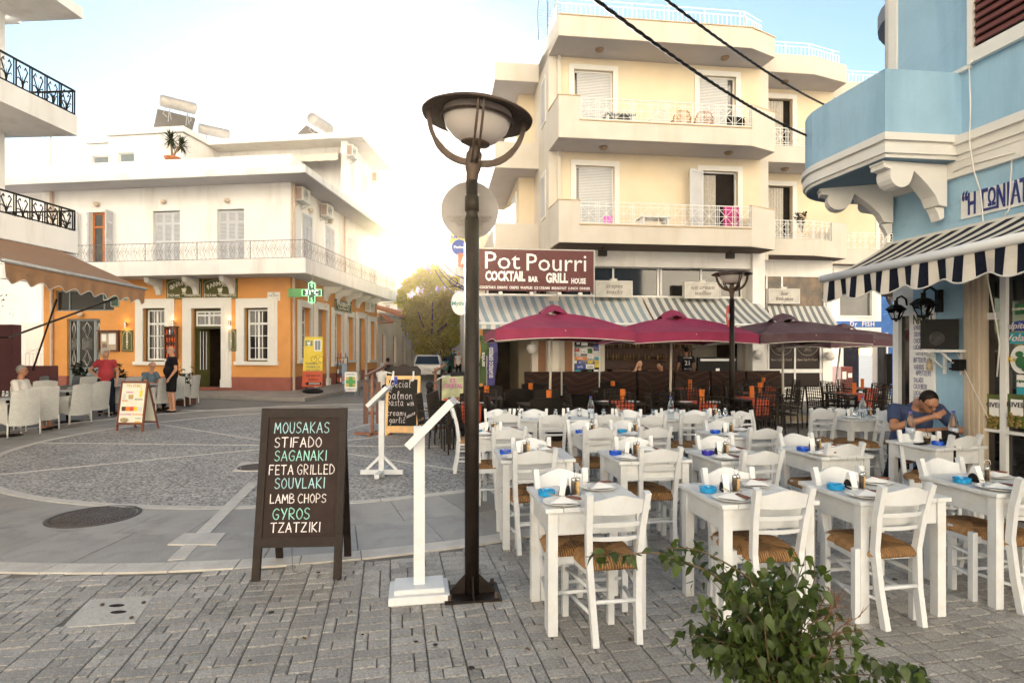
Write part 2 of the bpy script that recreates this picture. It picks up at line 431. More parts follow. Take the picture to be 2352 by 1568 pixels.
mb.add([(0,0,-.03)]+[(300*math.cos(2*math.pi*i/n),300*math.sin(2*math.pi*i/n),-.03)for i in range(n)],[(0,i+1,(i+1)%n+1)for i in range(n)])
tag(mb.build('ground',ASPH),kind='structure')
m=MB();na,nr=90,14;hv=[]
for j in range(nr+1):
 for i in range(na+1):
  a=R(150)+R(240)*i/na;r_=80+j*11;k=j/nr
  h=235*(k**.85)*(.75+.5*noise.noise(Vector((i*.13,2.1,0))))*min(1,i/9,(na-i)/9)+14*noise.fractal(Vector((i*.35,j*.5,0)),1,2,4)*k
  hv.append((r_*math.cos(a),r_*math.sin(a),h-3))
m.add(hv,[(j*(na+1)+i,(j+1)*(na+1)+i,(j+1)*(na+1)+i+1,j*(na+1)+i+1)for j in range(nr)for i in range(na)],True)
tag(m.build('mountainside',mat('rock',(.60,.54,.45),.9,var=.2,scale=.05,stain=(.16,.14,.08),stains=.6,sscale=.06)),kind='structure')
C0=Vector((-3.3,11.65,0));RI,RO=5.3,7.03
root=thing('plaza_pavement',C0,0,kind='structure')
mb=MB(Matrix.Translation(C0));n=96
mb.prism([(RI*math.cos(2*math.pi*i/n),RI*math.sin(2*math.pi*i/n))for i in range(n)],-.025,0)
mb.build('aggregate_disc',AGG,root)
mb=MB(Matrix.Translation(C0));r1=RO+.24
mb.prism([(r1*math.cos(2*math.pi*i/n),r1*math.sin(2*math.pi*i/n))for i in range(n)],-.028,-.012)
mb.build('mortar_bed',MORTAR,root)
def arcpiece(r0,r1,a,k=3,z0=-.01,z1=.002,g=.004):
 m=MB();v=[]
 for zz in(z0,z1):
  for r in(r0+g,r1-g):
   for i in range(k+1):
    t=a*(i/k-.5)*(1-2*g/(a*r));v.append((r*math.cos(t),r*math.sin(t),zz))
 q=k+1;f=[]
 for i in range(k):
  f.append((2*q+i,3*q+i,3*q+i+1,2*q+i+1));f.append((i,2*q+i,2*q+i+1,i+1));f.append((q+i,q+i+1,3*q+i+1,3*q+i))
 f.append((0,q,3*q,2*q));f.append((k,2*q+k,3*q+k,q+k))
 m.add(v,f);return m
def ring(name,r0,r1,count,mt,z1,off=0.0,jit=0.0,every=None):
 me=None
 for i in range(count):
  a=2*math.pi*i/count+off
  p=C0+Vector((math.cos(a)*r0,math.sin(a)*r0,0))
  if p.y>19.5 or abs(p.x)>.93*p.y+1:continue
  if me is None:me=arcpiece(r0,r1,2*math.pi/count,z1=z1).mesh(name,mt)
  o=inst(None,root,(0,0,rnd.uniform(-jit,jit)),(0,0,a),mesh=me,name=name)
ring('kerb_stone',RO,RO+.20,96,KERB,.006,jit=.002)
ring('paving_slab',RI+.13,RI+.98,60,SLAB,.001,jit=.0015)
ring('paving_slab',RI+.98,RO,60,SLAB,.001,off=.03,jit=.0015)
ring('kerb_stone',RI,RI+.13,90,KERB,.005,jit=.0015)
Wc=Vector((-3.8,10.4,0))
mb=MB()
def strip(a,b,w,z):
 a=Vector(a);b=Vector(b);d=(b-a).normalized();s=Vector((-d.y,d.x,0))*w/2
 L_=(b-a).length;k=max(1,int(L_/.45))
 for i in range(k):
  p=a+(b-a)*(i/k)+d*.004;q=a+(b-a)*((i+1)/k)-d*.004
  mb.prism([tuple((p-s)[:2]),tuple((q-s)[:2]),tuple((q+s)[:2]),tuple((p+s)[:2])],-.005,z)
for ang in(176,144,218,-2,-35,41,110,80):
 d=Vector((math.cos(R(ang)),math.sin(R(ang)),0))
 rel=Wc-C0;bq=rel.dot(d);t=-bq+math.sqrt(bq*bq-rel.length_squared+RI*RI)
 strip(Wc,Wc+d*t,.055,.0045)
o=mb.build('pale_stone_line',KERB,root);o['kind']='stuff'
mb=MB()
strip(gnd(583,1108),gnd(405,1286),.125,.0075)
o=mb.build('pale_stone_band',KERB,root);o['kind']='stuff'
mb=MB();p=[gnd(385,1252),gnd(497,1252),gnd(519,1226),gnd(424,1226)]
mb.prism([tuple(q[:2])for q in p],0,.0115);mb.build('pale_plaque',KERB,root)
mb=MB();p=[gnd(534,1082),gnd(610,1082),gnd(622,1062),gnd(556,1062)]
mb.prism([tuple(q[:2])for q in p],0,.010);mb.build('pale_plaque',KERB,root)
mb=MB()
pts=[gnd(300,905,0),gnd(416,942),gnd(600,940.5),gnd(860,942)]
for i in(1,2):strip(pts[i],pts[i+1],.10,.004)
o=mb.build('pale_edge_line',KERB,root);o['kind']='stuff'
TH=R(11.6);ux=Vector((math.cos(TH),math.sin(TH),0));uy=Vector((-math.sin(TH),math.cos(TH),0))
CW,RH=.198,.101
def settmesh(w,d,seed):
 r=random.Random(seed);m=MB();a,b,t=w/2,d/2,.007
 j=lambda:r.uniform(-.0022,.0022)
 v=[(-a,-b,-.014),(a,-b,-.014),(a,b,-.014),(-a,b,-.014)]
 v+=[(x+j(),y+j(),-.004)for x,y in((-a,-b),(a,-b),(a,b),(-a,b))]
 v+=[(x+j(),y+j(),r.uniform(-.001,.0015))for x,y in((-a+t,-b+t),(a-t,-b+t),(a-t,b-t),(-a+t,b-t))]
 f=[(8,9,10,11)]
 for i in range(4):
  k=(i+1)%4
  f+=[(i,k,4+k,4+i),(4+i,4+k,8+k,8+i)]
 m.add(v,f);return m
VAR={}
for key,w in(('full',CW-.008),('long',CW*.64-.008),('short',CW*.36-.008)):
 VAR[key]=[settmesh(w,RH-.007,s*13+len(key))for s in range(5)]
patch=[gnd(157,1440),gnd(310,1430),gnd(352,1371),gnd(215,1380)]
def inpoly(p,poly):
 c=False;n=len(poly)
 for i in range(n):
  a,b=poly[i],poly[(i+1)%n]
  if(a.y>p.y)!=(b.y>p.y)and p.x<(b.x-a.x)*(p.y-a.y)/(b.y-a.y)+a.x:c=not c
 return c
setts=[]
sr=random.Random(5)
for i in range(-40,75):
 offr=sr.uniform(0,RH)
 for jn in range(10,150):
  c=ux*((i+.5)*CW)+uy*(jn*RH+offr)
  if c.y<2.5 or c.y>14.5 or abs(c.x)>.89*c.y+.25:continue
  if(c-C0).length<RO+.235:continue
  if c.x<-3 and c.y>9:continue
  if c.x>4.78+(5.73-c.y)*.18+.25:continue
  if inpoly(c,patch):continue
  k=sr.random()
  if k<.42:setts.append((c,'full'))
  else:
   s_=1 if k<.75 else-1
   setts.append((c-ux*s_*CW*.18,'long'));setts.append((c+ux*s_*CW*.32,'short'))
root=thing('sett_pavement',(0,0,0),0,kind='structure')
inview=[s for s in setts if abs(s[0].x)<.87*s[0].y and s[0].y>2.93]
big=sorted(inview,key=lambda s:(s[0].y)*(1 if s[1]=='full' else 1.15 if s[1]=='long' else 1.6))[:300]
bigid=set(id(s)for s in big)
MS={k:[m.mesh('paving_stone',SETT)for m in v]for k,v in VAR.items()}
for c,k in big:
 inst(None,root,(c.x,c.y,sr.uniform(-.0022,.0022)),(sr.uniform(-.008,.008),sr.uniform(-.008,.008),TH+sr.uniform(-.015,.015)),mesh=sr.choice(MS[k]),name='paving_stone')
mb=MB()
for s in setts:
 if id(s)in bigid:continue
 c,k=s;m=sr.choice(VAR[k])
 M=Matrix.Translation((c.x,c.y,sr.uniform(-.002,.002)))@Matrix.Rotation(TH+sr.uniform(-.015,.015),4,'Z')
 mb.add(m.v,m.f,M=M)
o=mb.build('paving_stone',SETT,root);o['kind']='stuff'
mb=MB();mb.prism([(-5.5,2.2),(7.5,2.2),(7.5,15),(1,15),(1,9),(-5.5,9)],-.029,-.0135)
mb.build('mortar_bed',MORTAR,root)
def manhole(c,r,label):
 t=thing('manhole_cover',c,R(20),label,'manhole cover')
 m=MB();m.lathe([(r+.05,-.002),(r+.05,.006),(r+.012,.007),(r+.012,.0)],40);m.build('frame',IRON,t,local=True)
 m=MB();m.lathe([(r,-.002),(r,.005),(0,.005)],40)
 for a in range(-8,9):
  for b in range(-8,9):
   x,y=a*r/8.5,b*r/8.5
   if x*x+y*y<(r*.92)**2 and rnd.random()<.8:
    if(a+b)%2:m.cbox((x,y,.0065),(r/9,r/26,.005))
    else:m.cbox((x,y,.0065),(r/26,r/10,.005))
 m.build('cover',IRON,t,local=True)
manhole(gnd(217,1185,.0),.36,'large round iron manhole cover in the ring of paving slabs')
manhole(gnd(588,1072,.009),.20,'small iron cover set in a pale square beside the menu chalkboard')
manhole(gnd(1176+(-262),943,.0),.42,'low iron manhole cover far off in the roadway before the pharmacy')
t=thing('concrete_cover',gnd(255,1405),0,'rough square concrete utility cover set among the grey setts','utility cover')
m=MB();m.prism([tuple(p[:2])for p in patch],-.02,.004);m.build('slab',CONC,t)
pc=sum(patch,Vector())/4;m=MB();m.prism([tuple((pc+(p-pc)*1.22)[:2])for p in patch],-.02,-.0045);m.build('mortar_rim',CONC,t)
m=MB()
for(x,y,r)in((402/2.369*.6638*1.0,0,0),):pass
for(px,py)in((268,1391),(272,1406)):
 g=gnd(px,py);m.ell((g.x,g.y,.003),(.055,.026,.004),12,6)
m.build('hole',DARK,t)
m=MB()
for(px,py)in((235,1391),(330,1386),(302,1421)):
 g=gnd(px,py);m.lathe([(.012,.002),(.012,.016),(0,.018)],8,(g.x,g.y,0))
m.build('bolt',RUST,t)
def wall(mb,fr,u0,u1,z0,z1,d,th,holes):
 """wall with real openings: front face at depth d, back at d+th"""
 us=sorted(set([u0,u1]+[h for q in holes for h in q[:2]if u0<h<u1]))
 zs=sorted(set([z0,z1]+[h for q in holes for h in q[2:]if z0<h<z1]))
 def solid(i,j):
  if i<0 or j<0 or i>=len(us)-1 or j>=len(zs)-1:return False
  a=(us[i]+us[i+1])/2;b=(zs[j]+zs[j+1])/2
  return not any(h[0]<a<h[1]and h[2]<b<h[3]for h in holes)
 P=lambda u,dd,z:fr.w(u,dd,z)
 for i in range(len(us)-1):
  for j in range(len(zs)-1):
   if not solid(i,j):continue
   a,b,c,e=us[i],us[i+1],zs[j],zs[j+1]
   mb.quad(P(a,d,c),P(b,d,c),P(b,d,e),P(a,d,e))
   mb.quad(P(b,d+th,c),P(a,d+th,c),P(a,d+th,e),P(b,d+th,e))
   if not solid(i-1,j):mb.quad(P(a,d+th,c),P(a,d,c),P(a,d,e),P(a,d+th,e))
   if not solid(i+1,j):mb.quad(P(b,d,c),P(b,d+th,c),P(b,d+th,e),P(b,d,e))
   if not solid(i,j-1):mb.quad(P(a,d+th,c),P(b,d+th,c),P(b,d,c),P(a,d,c))
   if not solid(i,j+1):mb.quad(P(a,d,e),P(b,d,e),P(b,d+th,e),P(a,d+th,e))
def surround(mb,fr,u0,u1,z0,z1,w,d0,d1,sill=True):
 """frame around an opening u0..u1; w wide, from depth d1 (proud, smaller) to d0"""
 mb.fbox(fr,u0-w,u0,d1,d0,z0,z1);mb.fbox(fr,u1,u1+w,d1,d0,z0,z1)
 mb.fbox(fr,u0-w,u1+w,d1,d0,z1,z1+w)
 if sill:mb.fbox(fr,u0-w,u1+w,d1-.02,d0,z0-w*.7,z0)
def louvres(mb,fr,u0,u1,z0,z1,d,pitch,tilt=.5,th=.008):
 n=max(2,int((z1-z0)/pitch));p=(z1-z0)/n
 for i in range(n):
  a=z0+i*p
  mb.add([fr.w(u0,d,a),fr.w(u1,d,a),fr.w(u1,d+.02,a+p*.85),fr.w(u0,d+.02,a+p*.85),fr.w(u0,d+th,a),fr.w(u1,d+th,a),fr.w(u1,d+.02+th,a+p*.85),fr.w(u0,d+.02+th,a+p*.85)],[(0,1,2,3),(7,6,5,4),(0,4,5,1),(3,2,6,7)])
def roller(root,fr,u0,u1,z0,z1,d,name='roller_shutter',mt=None):
 m=MB();n=max(3,int((z1-z0)/.048));p=(z1-z0)/n
 for i in range(n):
  a=z0+i*p
  m.fbox(fr,u0,u1,d,d+.014,a,a+p*.70)
 o=m.build(name,mt or WPAINT,root);o['kind']='stuff'
 m=MB();m.fbox(fr,u0,u1,d+.010,d+.012,z0,z1);m.build('slat_shade_sheet',mat('slat_gap',(.20,.19,.18),.8),o)  # grey sheet behind the slats, painting shade into their gaps
def starrail(root,fr,pts,z0,z1,panel=.55,mt=None):
 """balcony rail with square star panels along a polyline of (u,d)"""
 m=MB();r=.011
 for i in range(len(pts)-1):
  a,b=Vector(pts[i]),Vector(pts[i+1]);L_=(b-a).length;k=max(1,round(L_/panel))
  W=lambda t,z:fr.w(*(a+(b-a)*t),z)
  hz=z1-z0
  for z in(z1,z0+.03):m.beam([W(0,z),W(1,z)],.03 if z==z1 else .02,.022)
  m.beam([W(0,z1-hz*.17),W(1,z1-hz*.17)],.012,.012);m.beam([W(0,z0+hz*.17),W(1,z0+hz*.17)],.012,.012)
  m.beam([W(0,z0+hz*.5),W(1,z0+hz*.5)],.010,.012)
  for j in range(k):
   t0,t1=j/k,(j+1)/k;e=.10*(t1-t0)
   za,zb=z0+hz*.17,z1-hz*.17
   for t in(t0+.001,t0+e,t1-e,(t0+t1)/2):m.beam([W(t,z0),W(t,z1)],.013,.013)
   m.beam([W(t0+e,za),W(t1-e,zb)],.012,.012);m.beam([W(t0+e,zb),W(t1-e,za)],.012,.012)
  m.beam([W(1,z0),W(1,z1)],.02,.02)
 return m.build('railing',mt or WMETAL,root)
def barrail(root,fr,pts,z0,z1,pitch=.14,mt=None,name='roof_railing'):
 m=MB()
 for i in range(len(pts)-1):
  a,b=Vector(pts[i]),Vector(pts[i+1]);L_=(b-a).length;k=max(1,round(L_/pitch))
  W=lambda t,z:fr.w(*(a+(b-a)*t),z)
  for z in(z1,z1-(z1-z0)*.22,z0+.05):m.beam([W(0,z),W(1,z)],.022,.02)
  for j in range(k+1):m.beam([W(j/k,z0),W(j/k,z1 if j%8==0 else z1-(z1-z0)*.22)],.026 if j%8==0 else .012,.014)
 return m.build(name,mt or WMETAL,root)
def ceil_lamp(root,fr,u,d,z):
 m=MB(fr.M);m.lathe([(0,0),(.13,0),(.13,-.03),(.10,-.075),(.0,-.09)][::-1],16,(u,d,z));m.build('soffit_lamp',mat('lamp_bezel',(.25,.17,.11),.5),root)
YF=Frame((1.34,17.0),7.05)
DW=1.20
yb=thing('apartment_building',(1.34,17.0,0),0,'yellow and cream apartment block with white railings above the cocktail bar','building')
uR=YF.hit(1727,300,0)[0];uRc=YF.hit(1780,300,.45)[0]
uWL=YF.hit(1260,400,DW)[0];uWR=YF.hit(1746.5,400,DW)[0]
Z=dict(b1=4.785,b1t=5.32,p1=6.0,b2=7.80,b2t=8.33,p2=9.01,f=10.72,ft=11.32)
print('yellow',uR,uRc,uWL,uWR)
def sec_poly(inset=0.0):return[(uWL+inset,DW),(0+inset,0+inset),(uR-inset*.4,0+inset),(uRc-inset,.45+inset*.4),(uWR-inset,DW)]
m=MB(YF.M)
m.prism(sec_poly(),Z['b1'],Z['b1']+.2);m.prism(sec_poly(),Z['b2'],Z['b2']+.2);m.prism(sec_poly(),Z['f'],Z['ft'])
for z in(Z['b1'],Z['b2']):
 t_=Z['b1t']-Z['b1']-.02
 m.box(0,uR,0,.1,z+.2,z+t_);m.prism([(uR,0),(uRc,.45),(uRc-.1,.5),(uR,.1)],z+.2,z+t_);m.prism([(0,0),(uWL,DW),(uWL+.12,DW),(.1,.1)],z+.2,z+t_);m.prism([(uRc,.45),(uWR,DW),(uWR-.1,DW),(uRc-.1,.5)],z+.2,z+t_)
m.build('balcony_slab',CREAM_PL,yb)
m=MB(YF.M)
for z in(Z['b2'],Z['f']):m.prism(sec_poly(.04),z-.006,z-.001)
m.build('soffit',SOFFIT,yb)
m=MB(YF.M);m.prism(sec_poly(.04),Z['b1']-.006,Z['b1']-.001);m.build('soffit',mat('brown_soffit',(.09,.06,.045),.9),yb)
uRl=YF.hit(1331,300,0)[0]
m=MB(YF.M);capm=MB(YF.M)
for(z0,z1)in((Z['b1t']-.02,Z['p1']),(Z['b2t']-.02,Z['p2'])):
 for poly in([(uWL,DW),(0,0),(uRl,0),(uRl,.12),(.08,.12),(uWL+.12,DW)],[(uR,0),(uRc,.45),(uWR,DW),(uWR-.13,DW),(uRc-.13,.5),(uR-.02,.13)]):
  m.prism(poly,z0,z1)
 capm.box(-.02,uRl+.02,-.025,.14,z1,z1+.025);capm.prism([(uR-.03,-.02),(uRc+.03,.44),(uRc-.12,.52),(uR-.04,.12)],z1,z1+.025)
 capm.prism([(0,-.02),(.1,.1),(uWL+.14,DW),(uWL-.03,DW)],z1+.001,z1+.022)
 capm.box(uRl,uR,-.03,.10,z0+.005,z0+.04)
capm.prism([(-.03,-.03),(uR+.02,-.03),(uRc+.03,.44),(uRc-.05,.52),(uR-.05,.1),(.05,.1)],Z['ft'],Z['ft']+.03)
m.build('parapet',CREAM_PL,yb);capm.build('coping',mat('tan_coping',(.55,.42,.27),.8),yb)
starrail(yb,YF,[(uRl+.02,.03),(uR-.02,.03)],Z['b1t']+.02,Z['p1']-.03)
starrail(yb,YF,[(uRl+.02,.03),(uR-.02,.03)],Z['b2t']+.02,Z['p2']-.03)
barrail(yb,YF,[(uRl-.6,1.9),(uRl-.6,.25),(uR-.1,.25),(uRc-.3,.7)],Z['ft'],Z['ft']+.62)
ops=[]
for(x0,x1,yt,zb,kind)in((1318,1408,164.6,Z['b2t'],'a'),(1606,1690,178,Z['b2t'],'b'),(1322,1411,383,Z['b1t'],'a'),(1613,1694,395,Z['b1t'],'c')):
 u0=YF.hit(x0,yt,DW)[0];u1,zt=YF.hit(x1,yt,DW);ops.append((u0,u1,zb-.04,zt,kind))
m=MB();wall(m,YF,uWL+.32,uWR,4.79,Z['f'],DW,.25,[o[:4]for o in ops]);m.build('wall',YELLOW_PL,yb)
m=MB();m.fbox(YF,uWL,uWL+.32,DW-.012,DW+3.2,0,Z['ft']);m.fbox(YF,uWR,uWR+.28,DW+.01,DW+3.2,4.6,Z['ft']-.01)
m.fbox(YF,uWL+.32,uWR,DW+2.8,DW+3.2,0,Z['ft']-.02)
m.fbox(YF,uWL+.32,uWR,DW+.25,DW+2.8,Z['b1'],Z['b1']+.3);m.fbox(YF,uWL+.32,uWR,DW+.25,DW+2.8,Z['b2'],Z['b2']+.3)
m.fbox(YF,uWL+.0,uWR,DW+.02,DW+3.1,Z['f']+.02,Z['ft']-.03)
m.build('side_wall',CREAM_PL,yb)
m=MB()
for o in ops:surround(m,YF,o[0],o[1],o[2],o[3],.16,DW+.0,DW-.03,False)
m.build('window_surround',TRIM,yb)
fl=YF
for(u0,u1,z0,z1,kind)in ops:
 wn=MB();g=.045
 for(a,b)in((u0,u0+g),(u1-g,u1)):wn.fbox(YF,a,b,DW+.10,DW+.15,z0,z1)
 wn.fbox(YF,u0,u1,DW+.10,DW+.15,z1-g,z1)
 w=wn.build('window',WMETAL,yb)
 mg=MB();mg.fbox(YF,u0+g,u1-g,DW+.16,DW+.17,z0,z1-g);mg.build('pane',DARK if kind=='c' else GLASSM,w)
 if kind=='a':roller(yb,YF,u0+.12,u1-g,z0,z1-g,DW+.11)
 if kind=='b':roller(yb,YF,u0+g,u1-.22,z0,z1-g,DW+.11)
 if kind=='c':
  cu=MB()
  n=26;L0=u0+.05;L1=u0+.5
  for i in range(n):
   a=L0+(L1-L0)*i/n;b=L0+(L1-L0)*(i+1)/n
   da=DW+.13+.02*math.sin(i*1.9);db=DW+.13+.02*math.sin((i+1)*1.9)
   cu.quad(YF.w(a,da,z0+.05),YF.w(b,db,z0+.05),YF.w(b,db,z1-.1),YF.w(a,da,z1-.1))
  cu.build('curtain',CURTAIN,yb)
  lf=Frame(YF.w(u0-.0,DW-.04,0)[:2],7.05+180+24)
  s_=MB();s_.fbox(lf,0,.04,-.02,.02,z0,z1-.02);s_.fbox(lf,.54,.58,-.02,.02,z0,z1-.02);s_.fbox(lf,.04,.54,-.02,.02,z0,z0+.1);s_.fbox(lf,.04,.54,-.02,.02,z1-.1,z1-.02)
  so_=s_.build('shutter',WPAINT,yb);s2=MB();louvres(s2,lf,.04,.54,z0+.1,z1-.1,-.012,.07);q=s2.build('louvre',GREYSH,so_);q['kind']='stuff'
for(px,py,z)in((1377,113,Z['f']),(1665,130,Z['f']),(1386,337,Z['b2']),(1673,351,Z['b2'])):
 d=.62;u,zz=YF.hit(px,py,d);ceil_lamp(yb,YF,u,d,z-.006)
m=MB();uu=YF.hit(1283,300,DW)[0];m.fbox(YF,uu-.05,uu+.06,DW-.09,DW-.012,Z['b1t'],Z['b2']);m.fbox(YF,uu-.05,uu+.06,DW-.09,DW-.012,Z['b2t'],Z['f'])
m.build('downpipe',CREAM_PL,yb)
wL=YF.hitx
u_w=-1.56;dW0=3.0
m=MB(YF.M)
for(zb,zt,pt)in((Z['b1']-.1,Z['b1t'],Z['b1t']+.62),(Z['b2'],Z['b2t'],Z['p2']-.35),(Z['f'],Z['f']+.02,Z['ft'])):
 m.box(u_w,uWL+.0,dW0,dW0+6,zb,zt)
 m.box(u_w,uWL-.0,dW0,dW0+.12,zt,pt);m.box(u_w,u_w+.12,dW0+.12,dW0+6,zt,pt)
m.build('wing_balcony',CREAM_PL,yb)
m=MB(YF.M);m.box(-.62,uWL+.01,dW0+1.0,dW0+6.5,0,Z['f']);m.build('wing_wall',YELLOW_PL,yb)
m=MB(YF.M)
for z in(Z['b1']-.1,Z['b2'],Z['f']):m.box(u_w+.03,uWL-.01,dW0+.03,dW0+5.9,z-.006,z-.001)
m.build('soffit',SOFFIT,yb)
m=MB(YF.M)
for z in(Z['b1t'],Z['b2t']):m.box(-.66,-.62,dW0+1.5,dW0+2.7,z,z+2.1);m.box(uWL-.03,uWL,1.62,2.42,z+.55,z+2.05)
m.build('window_surround',TRIM,yb)
m=MB(YF.M)
for z in(Z['b1t'],Z['b2t']):
 n=24
 for i in range(n):m.box(uWL-.045,uWL-.03,1.72,2.32,z+.65+i*1.3/n,z+.65+(i+.62)*1.3/n)
 for i in range(34):m.box(-.675,-.66,dW0+1.6,dW0+2.6,z+i*2.0/34,z+(i+.62)*2.0/34)
o=m.build('louvred_shutter',GREYSH,yb);o['kind']='stuff'
def section(px_c,d0,px_l,px_e,pw_r,first):
 ul=YF.hit(px_l,300,d0)[0];uc=YF.hit(px_c,300,d0)[0];ue=YF.hit(px_e,300,d0+.45)[0]
 dw=d0+1.15;uw=YF.hit(pw_r,400,dw)[0]
 poly=[(ul,dw),(ul,d0),(uc,d0),(ue,d0+.45),(uw,dw)]
 m=MB(YF.M)
 for(a,b)in((Z['b1'],Z['b1t']),(Z['b2'],Z['b2t']),(Z['f'],Z['ft'])):m.prism(poly,a,b)
 m.build('balcony_slab',CREAM_PL,yb)
 m=MB(YF.M);sp=[(ul+.03,dw),(ul+.03,d0+.03),(uc-.02,d0+.03),(ue-.05,d0+.46),(uw-.05,dw)]
 for z in(Z['b2'],Z['f']):m.prism(sp,z-.006,z-.001)
 m.build('soffit',SOFFIT,yb)
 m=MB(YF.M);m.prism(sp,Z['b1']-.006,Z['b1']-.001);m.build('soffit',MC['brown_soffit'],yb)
 um=uc+(ue-uc)*.52;dm=d0+.45*.52
 m=MB(YF.M)
 for(a,b)in((Z['b1t'],Z['p1']-.05),(Z['b2t'],Z['p2']-.05)):m.prism([(um,dm),(ue,d0+.45),(uw,dw),(uw-.12,dw),(ue-.14,d0+.52),(um,dm+.12)],a,b)
 m.build('parapet',CREAM_PL,yb)
 for(a,b)in((Z['b1t'],Z['p1']-.08),(Z['b2t'],Z['p2']-.08)):starrail(yb,YF,[(ul+.1,d0+.05),(uc-.02,d0+.05),(um,dm+.05)],a+.02,b,.5)
 barrail(yb,YF,[(ul,d0+.3),(uc,d0+.3),(ue-.1,d0+.7)],Z['ft'],Z['ft']+.55)
 m=MB();hs=[]
 for zb in(Z['b1t'],Z['b2t']):hs.append((YF.hit(first[0],400,dw)[0],YF.hit(first[1],400,dw)[0],zb,zb+2.05))
 wall(m,YF,ul-.5,uw,4.79,Z['f'],dw,.25,hs);m.build('wall',YELLOW_PL,yb)
 m=MB()
 for h in hs:surround(m,YF,*h,.16,dw,dw-.03,False)
 m.build('window_surround',TRIM,yb)
 for i,h in enumerate(hs):
  g=MB();g.fbox(YF,h[0],h[1],dw+.16,dw+.2,h[2],h[3]);w=g.build('window',DARK,yb)
  cu=MB();n=30
  for j in range(n):
   a=h[0]+(h[1]-h[0])*.75*j/n;b=h[0]+(h[1]-h[0])*.75*(j+1)/n
   cu.quad(YF.w(a,dw+.1+.02*math.sin(j*1.7),h[2]),YF.w(b,dw+.1+.02*math.sin(j*1.7+1.7),h[2]),YF.w(b,dw+.1+.02*math.sin(j*1.7+1.7),h[3]-.05),YF.w(a,dw+.1+.02*math.sin(j*1.7),h[3]-.05))
  cu.build('curtain',CURTAIN,w)
 m=MB();m.fbox(YF,ul-.5,uw,dw+.25,dw+3,4.79,Z['f']-.02);m.fbox(YF,ul,uw,dw+.05,dw+3,Z['f'],Z['ft']-.03);m.build('side_wall',CREAM_PL,yb)
 for z in(Z['b2'],Z['f']):ceil_lamp(yb,YF,(ul+uc)/2+.3,d0+.6,z-.006)
 return ul,uc,ue,uw,dw
s2=section(1872,1.33,1742,1945,1915,(1752,1820))
s3=section(2045,2.9,1905,2110,2085,(2020,2060))
GW=DW+.35
m=MB()
hol=[]
for(x0,x1,y0,y1)in((1115,1705,612,681.5),):
 hol.append(YF.rect(x0,y0,x1,y1,GW))
h2=YF.rect(1389,782,1712,900,GW);hol2=[(h2[0],h2[1],.02,2.45),(YF.hit(1316,800,GW)[0],YF.hit(1380,800,GW)[0],.75,2.45),(YF.hit(1130,800,GW)[0],YF.hit(1222,800,GW)[0],.02,2.45)]
wall(m,YF,uWL-1.7,uWR,0,4.79,GW,.2,hol+hol2)
m.build('shopfront_wall',CREAM_PL,yb)
m=MB();ua=YF.hit(1727,700,DW)[0];ub=YF.hit(1755,700,DW)[0];m.fbox(YF,ua,ub,DW-.05,GW+.6,0,4.79)
m.fbox(YF,uWL-1.7,ua,DW+.05,GW,4.3,4.79)
m.build('white_column',WHITE_PL,yb)
h=hol[0];m=MB();g=.05
m.fbox(YF,h[0],h[1],GW+.02,GW+.09,h[3]-g,h[3]);m.fbox(YF,h[0],h[1],GW+.02,GW+.09,h[2],h[2]+g)
for px in(1120,1230,1359,1409,1512,1519,1611,1704):
 u=YF.hit(px,650,GW)[0];m.fbox(YF,u-.03,u+.03,GW+.02,GW+.09,h[2]+g,h[3]-g)
w=m.build('window_frame',WMETAL,yb)
m=MB();m.fbox(YF,h[0],h[1],GW+.05,GW+.06,h[2]+g,h[3]-g);m.build('pane',DKGLASS,w)
for(px,py,z)in((1384,577,4.3),(1677,583,4.3)):
 d=.75;u,zz=YF.hit(px,py,d);m=MB(YF.M);m.cbox((u,d,4.62),(.26,.10,.18),M=Matrix.Identity(4));m.beam([(u,d,4.7),(u,d,4.785)],.03)
 m.build('floodlight',BLACK,yb)
m=MB();u0,u1=uWL-1.7,uWR
m.fbox(YF,u0,u1,GW+5,GW+5.1,0,3.2);m.fbox(YF,u0,u1,GW+.2,GW+5,3.0,3.1);m.fbox(YF,u0,u0+.1,GW+.2,GW+5,0,3);m.fbox(YF,u1-.1,u1,GW+.2,GW+5,0,3)
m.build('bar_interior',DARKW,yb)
m=MB();bb=MB();bl=mat('bar_bottles',(.25,.16,.07),.2,rand=.6)
ub0=YF.hit(1395,800,GW+1.6)[0];ub1=YF.hit(1600,800,GW+1.6)[0]
for z in(1.35,1.75,2.15):
 m.fbox(YF,ub0,ub1,GW+1.7,GW+1.95,z-.03,z)
 u=ub0+.06
 while u<ub1-.06:
  if rnd.random()<.85:
   q=YF.w(u,GW+1.8,z);hh=rnd.uniform(.2,.3);bb.lathe([(.035,0),(.035,hh*.6),(.012,hh*.75),(.012,hh)],6,q)
  u+=rnd.uniform(.085,.13)
m.fbox(YF,ub0,ub1,GW+1.95,GW+2.0,1.0,2.5);m.fbox(YF,ub0,ub1,GW+1.0,GW+1.5,0,1.05)
sh=m.build('bar_shelf',BRWOOD,yb);o=bb.build('bottle',bl,sh);o['kind']='stuff'
dw2=s2[4]-.25
m=MB();q1=YF.rect(1757,632,1899,722,dw2);q2=YF.rect(1762,790,1890,893,dw2)
wall(m,YF,ub+.02,YF.hit(1912,700,dw2)[0],0,4.79,dw2,.2,[q1,(q2[0],q2[1],q2[2],2.3)]);m.build('shopfront_wall',WHITE_PL,yb)
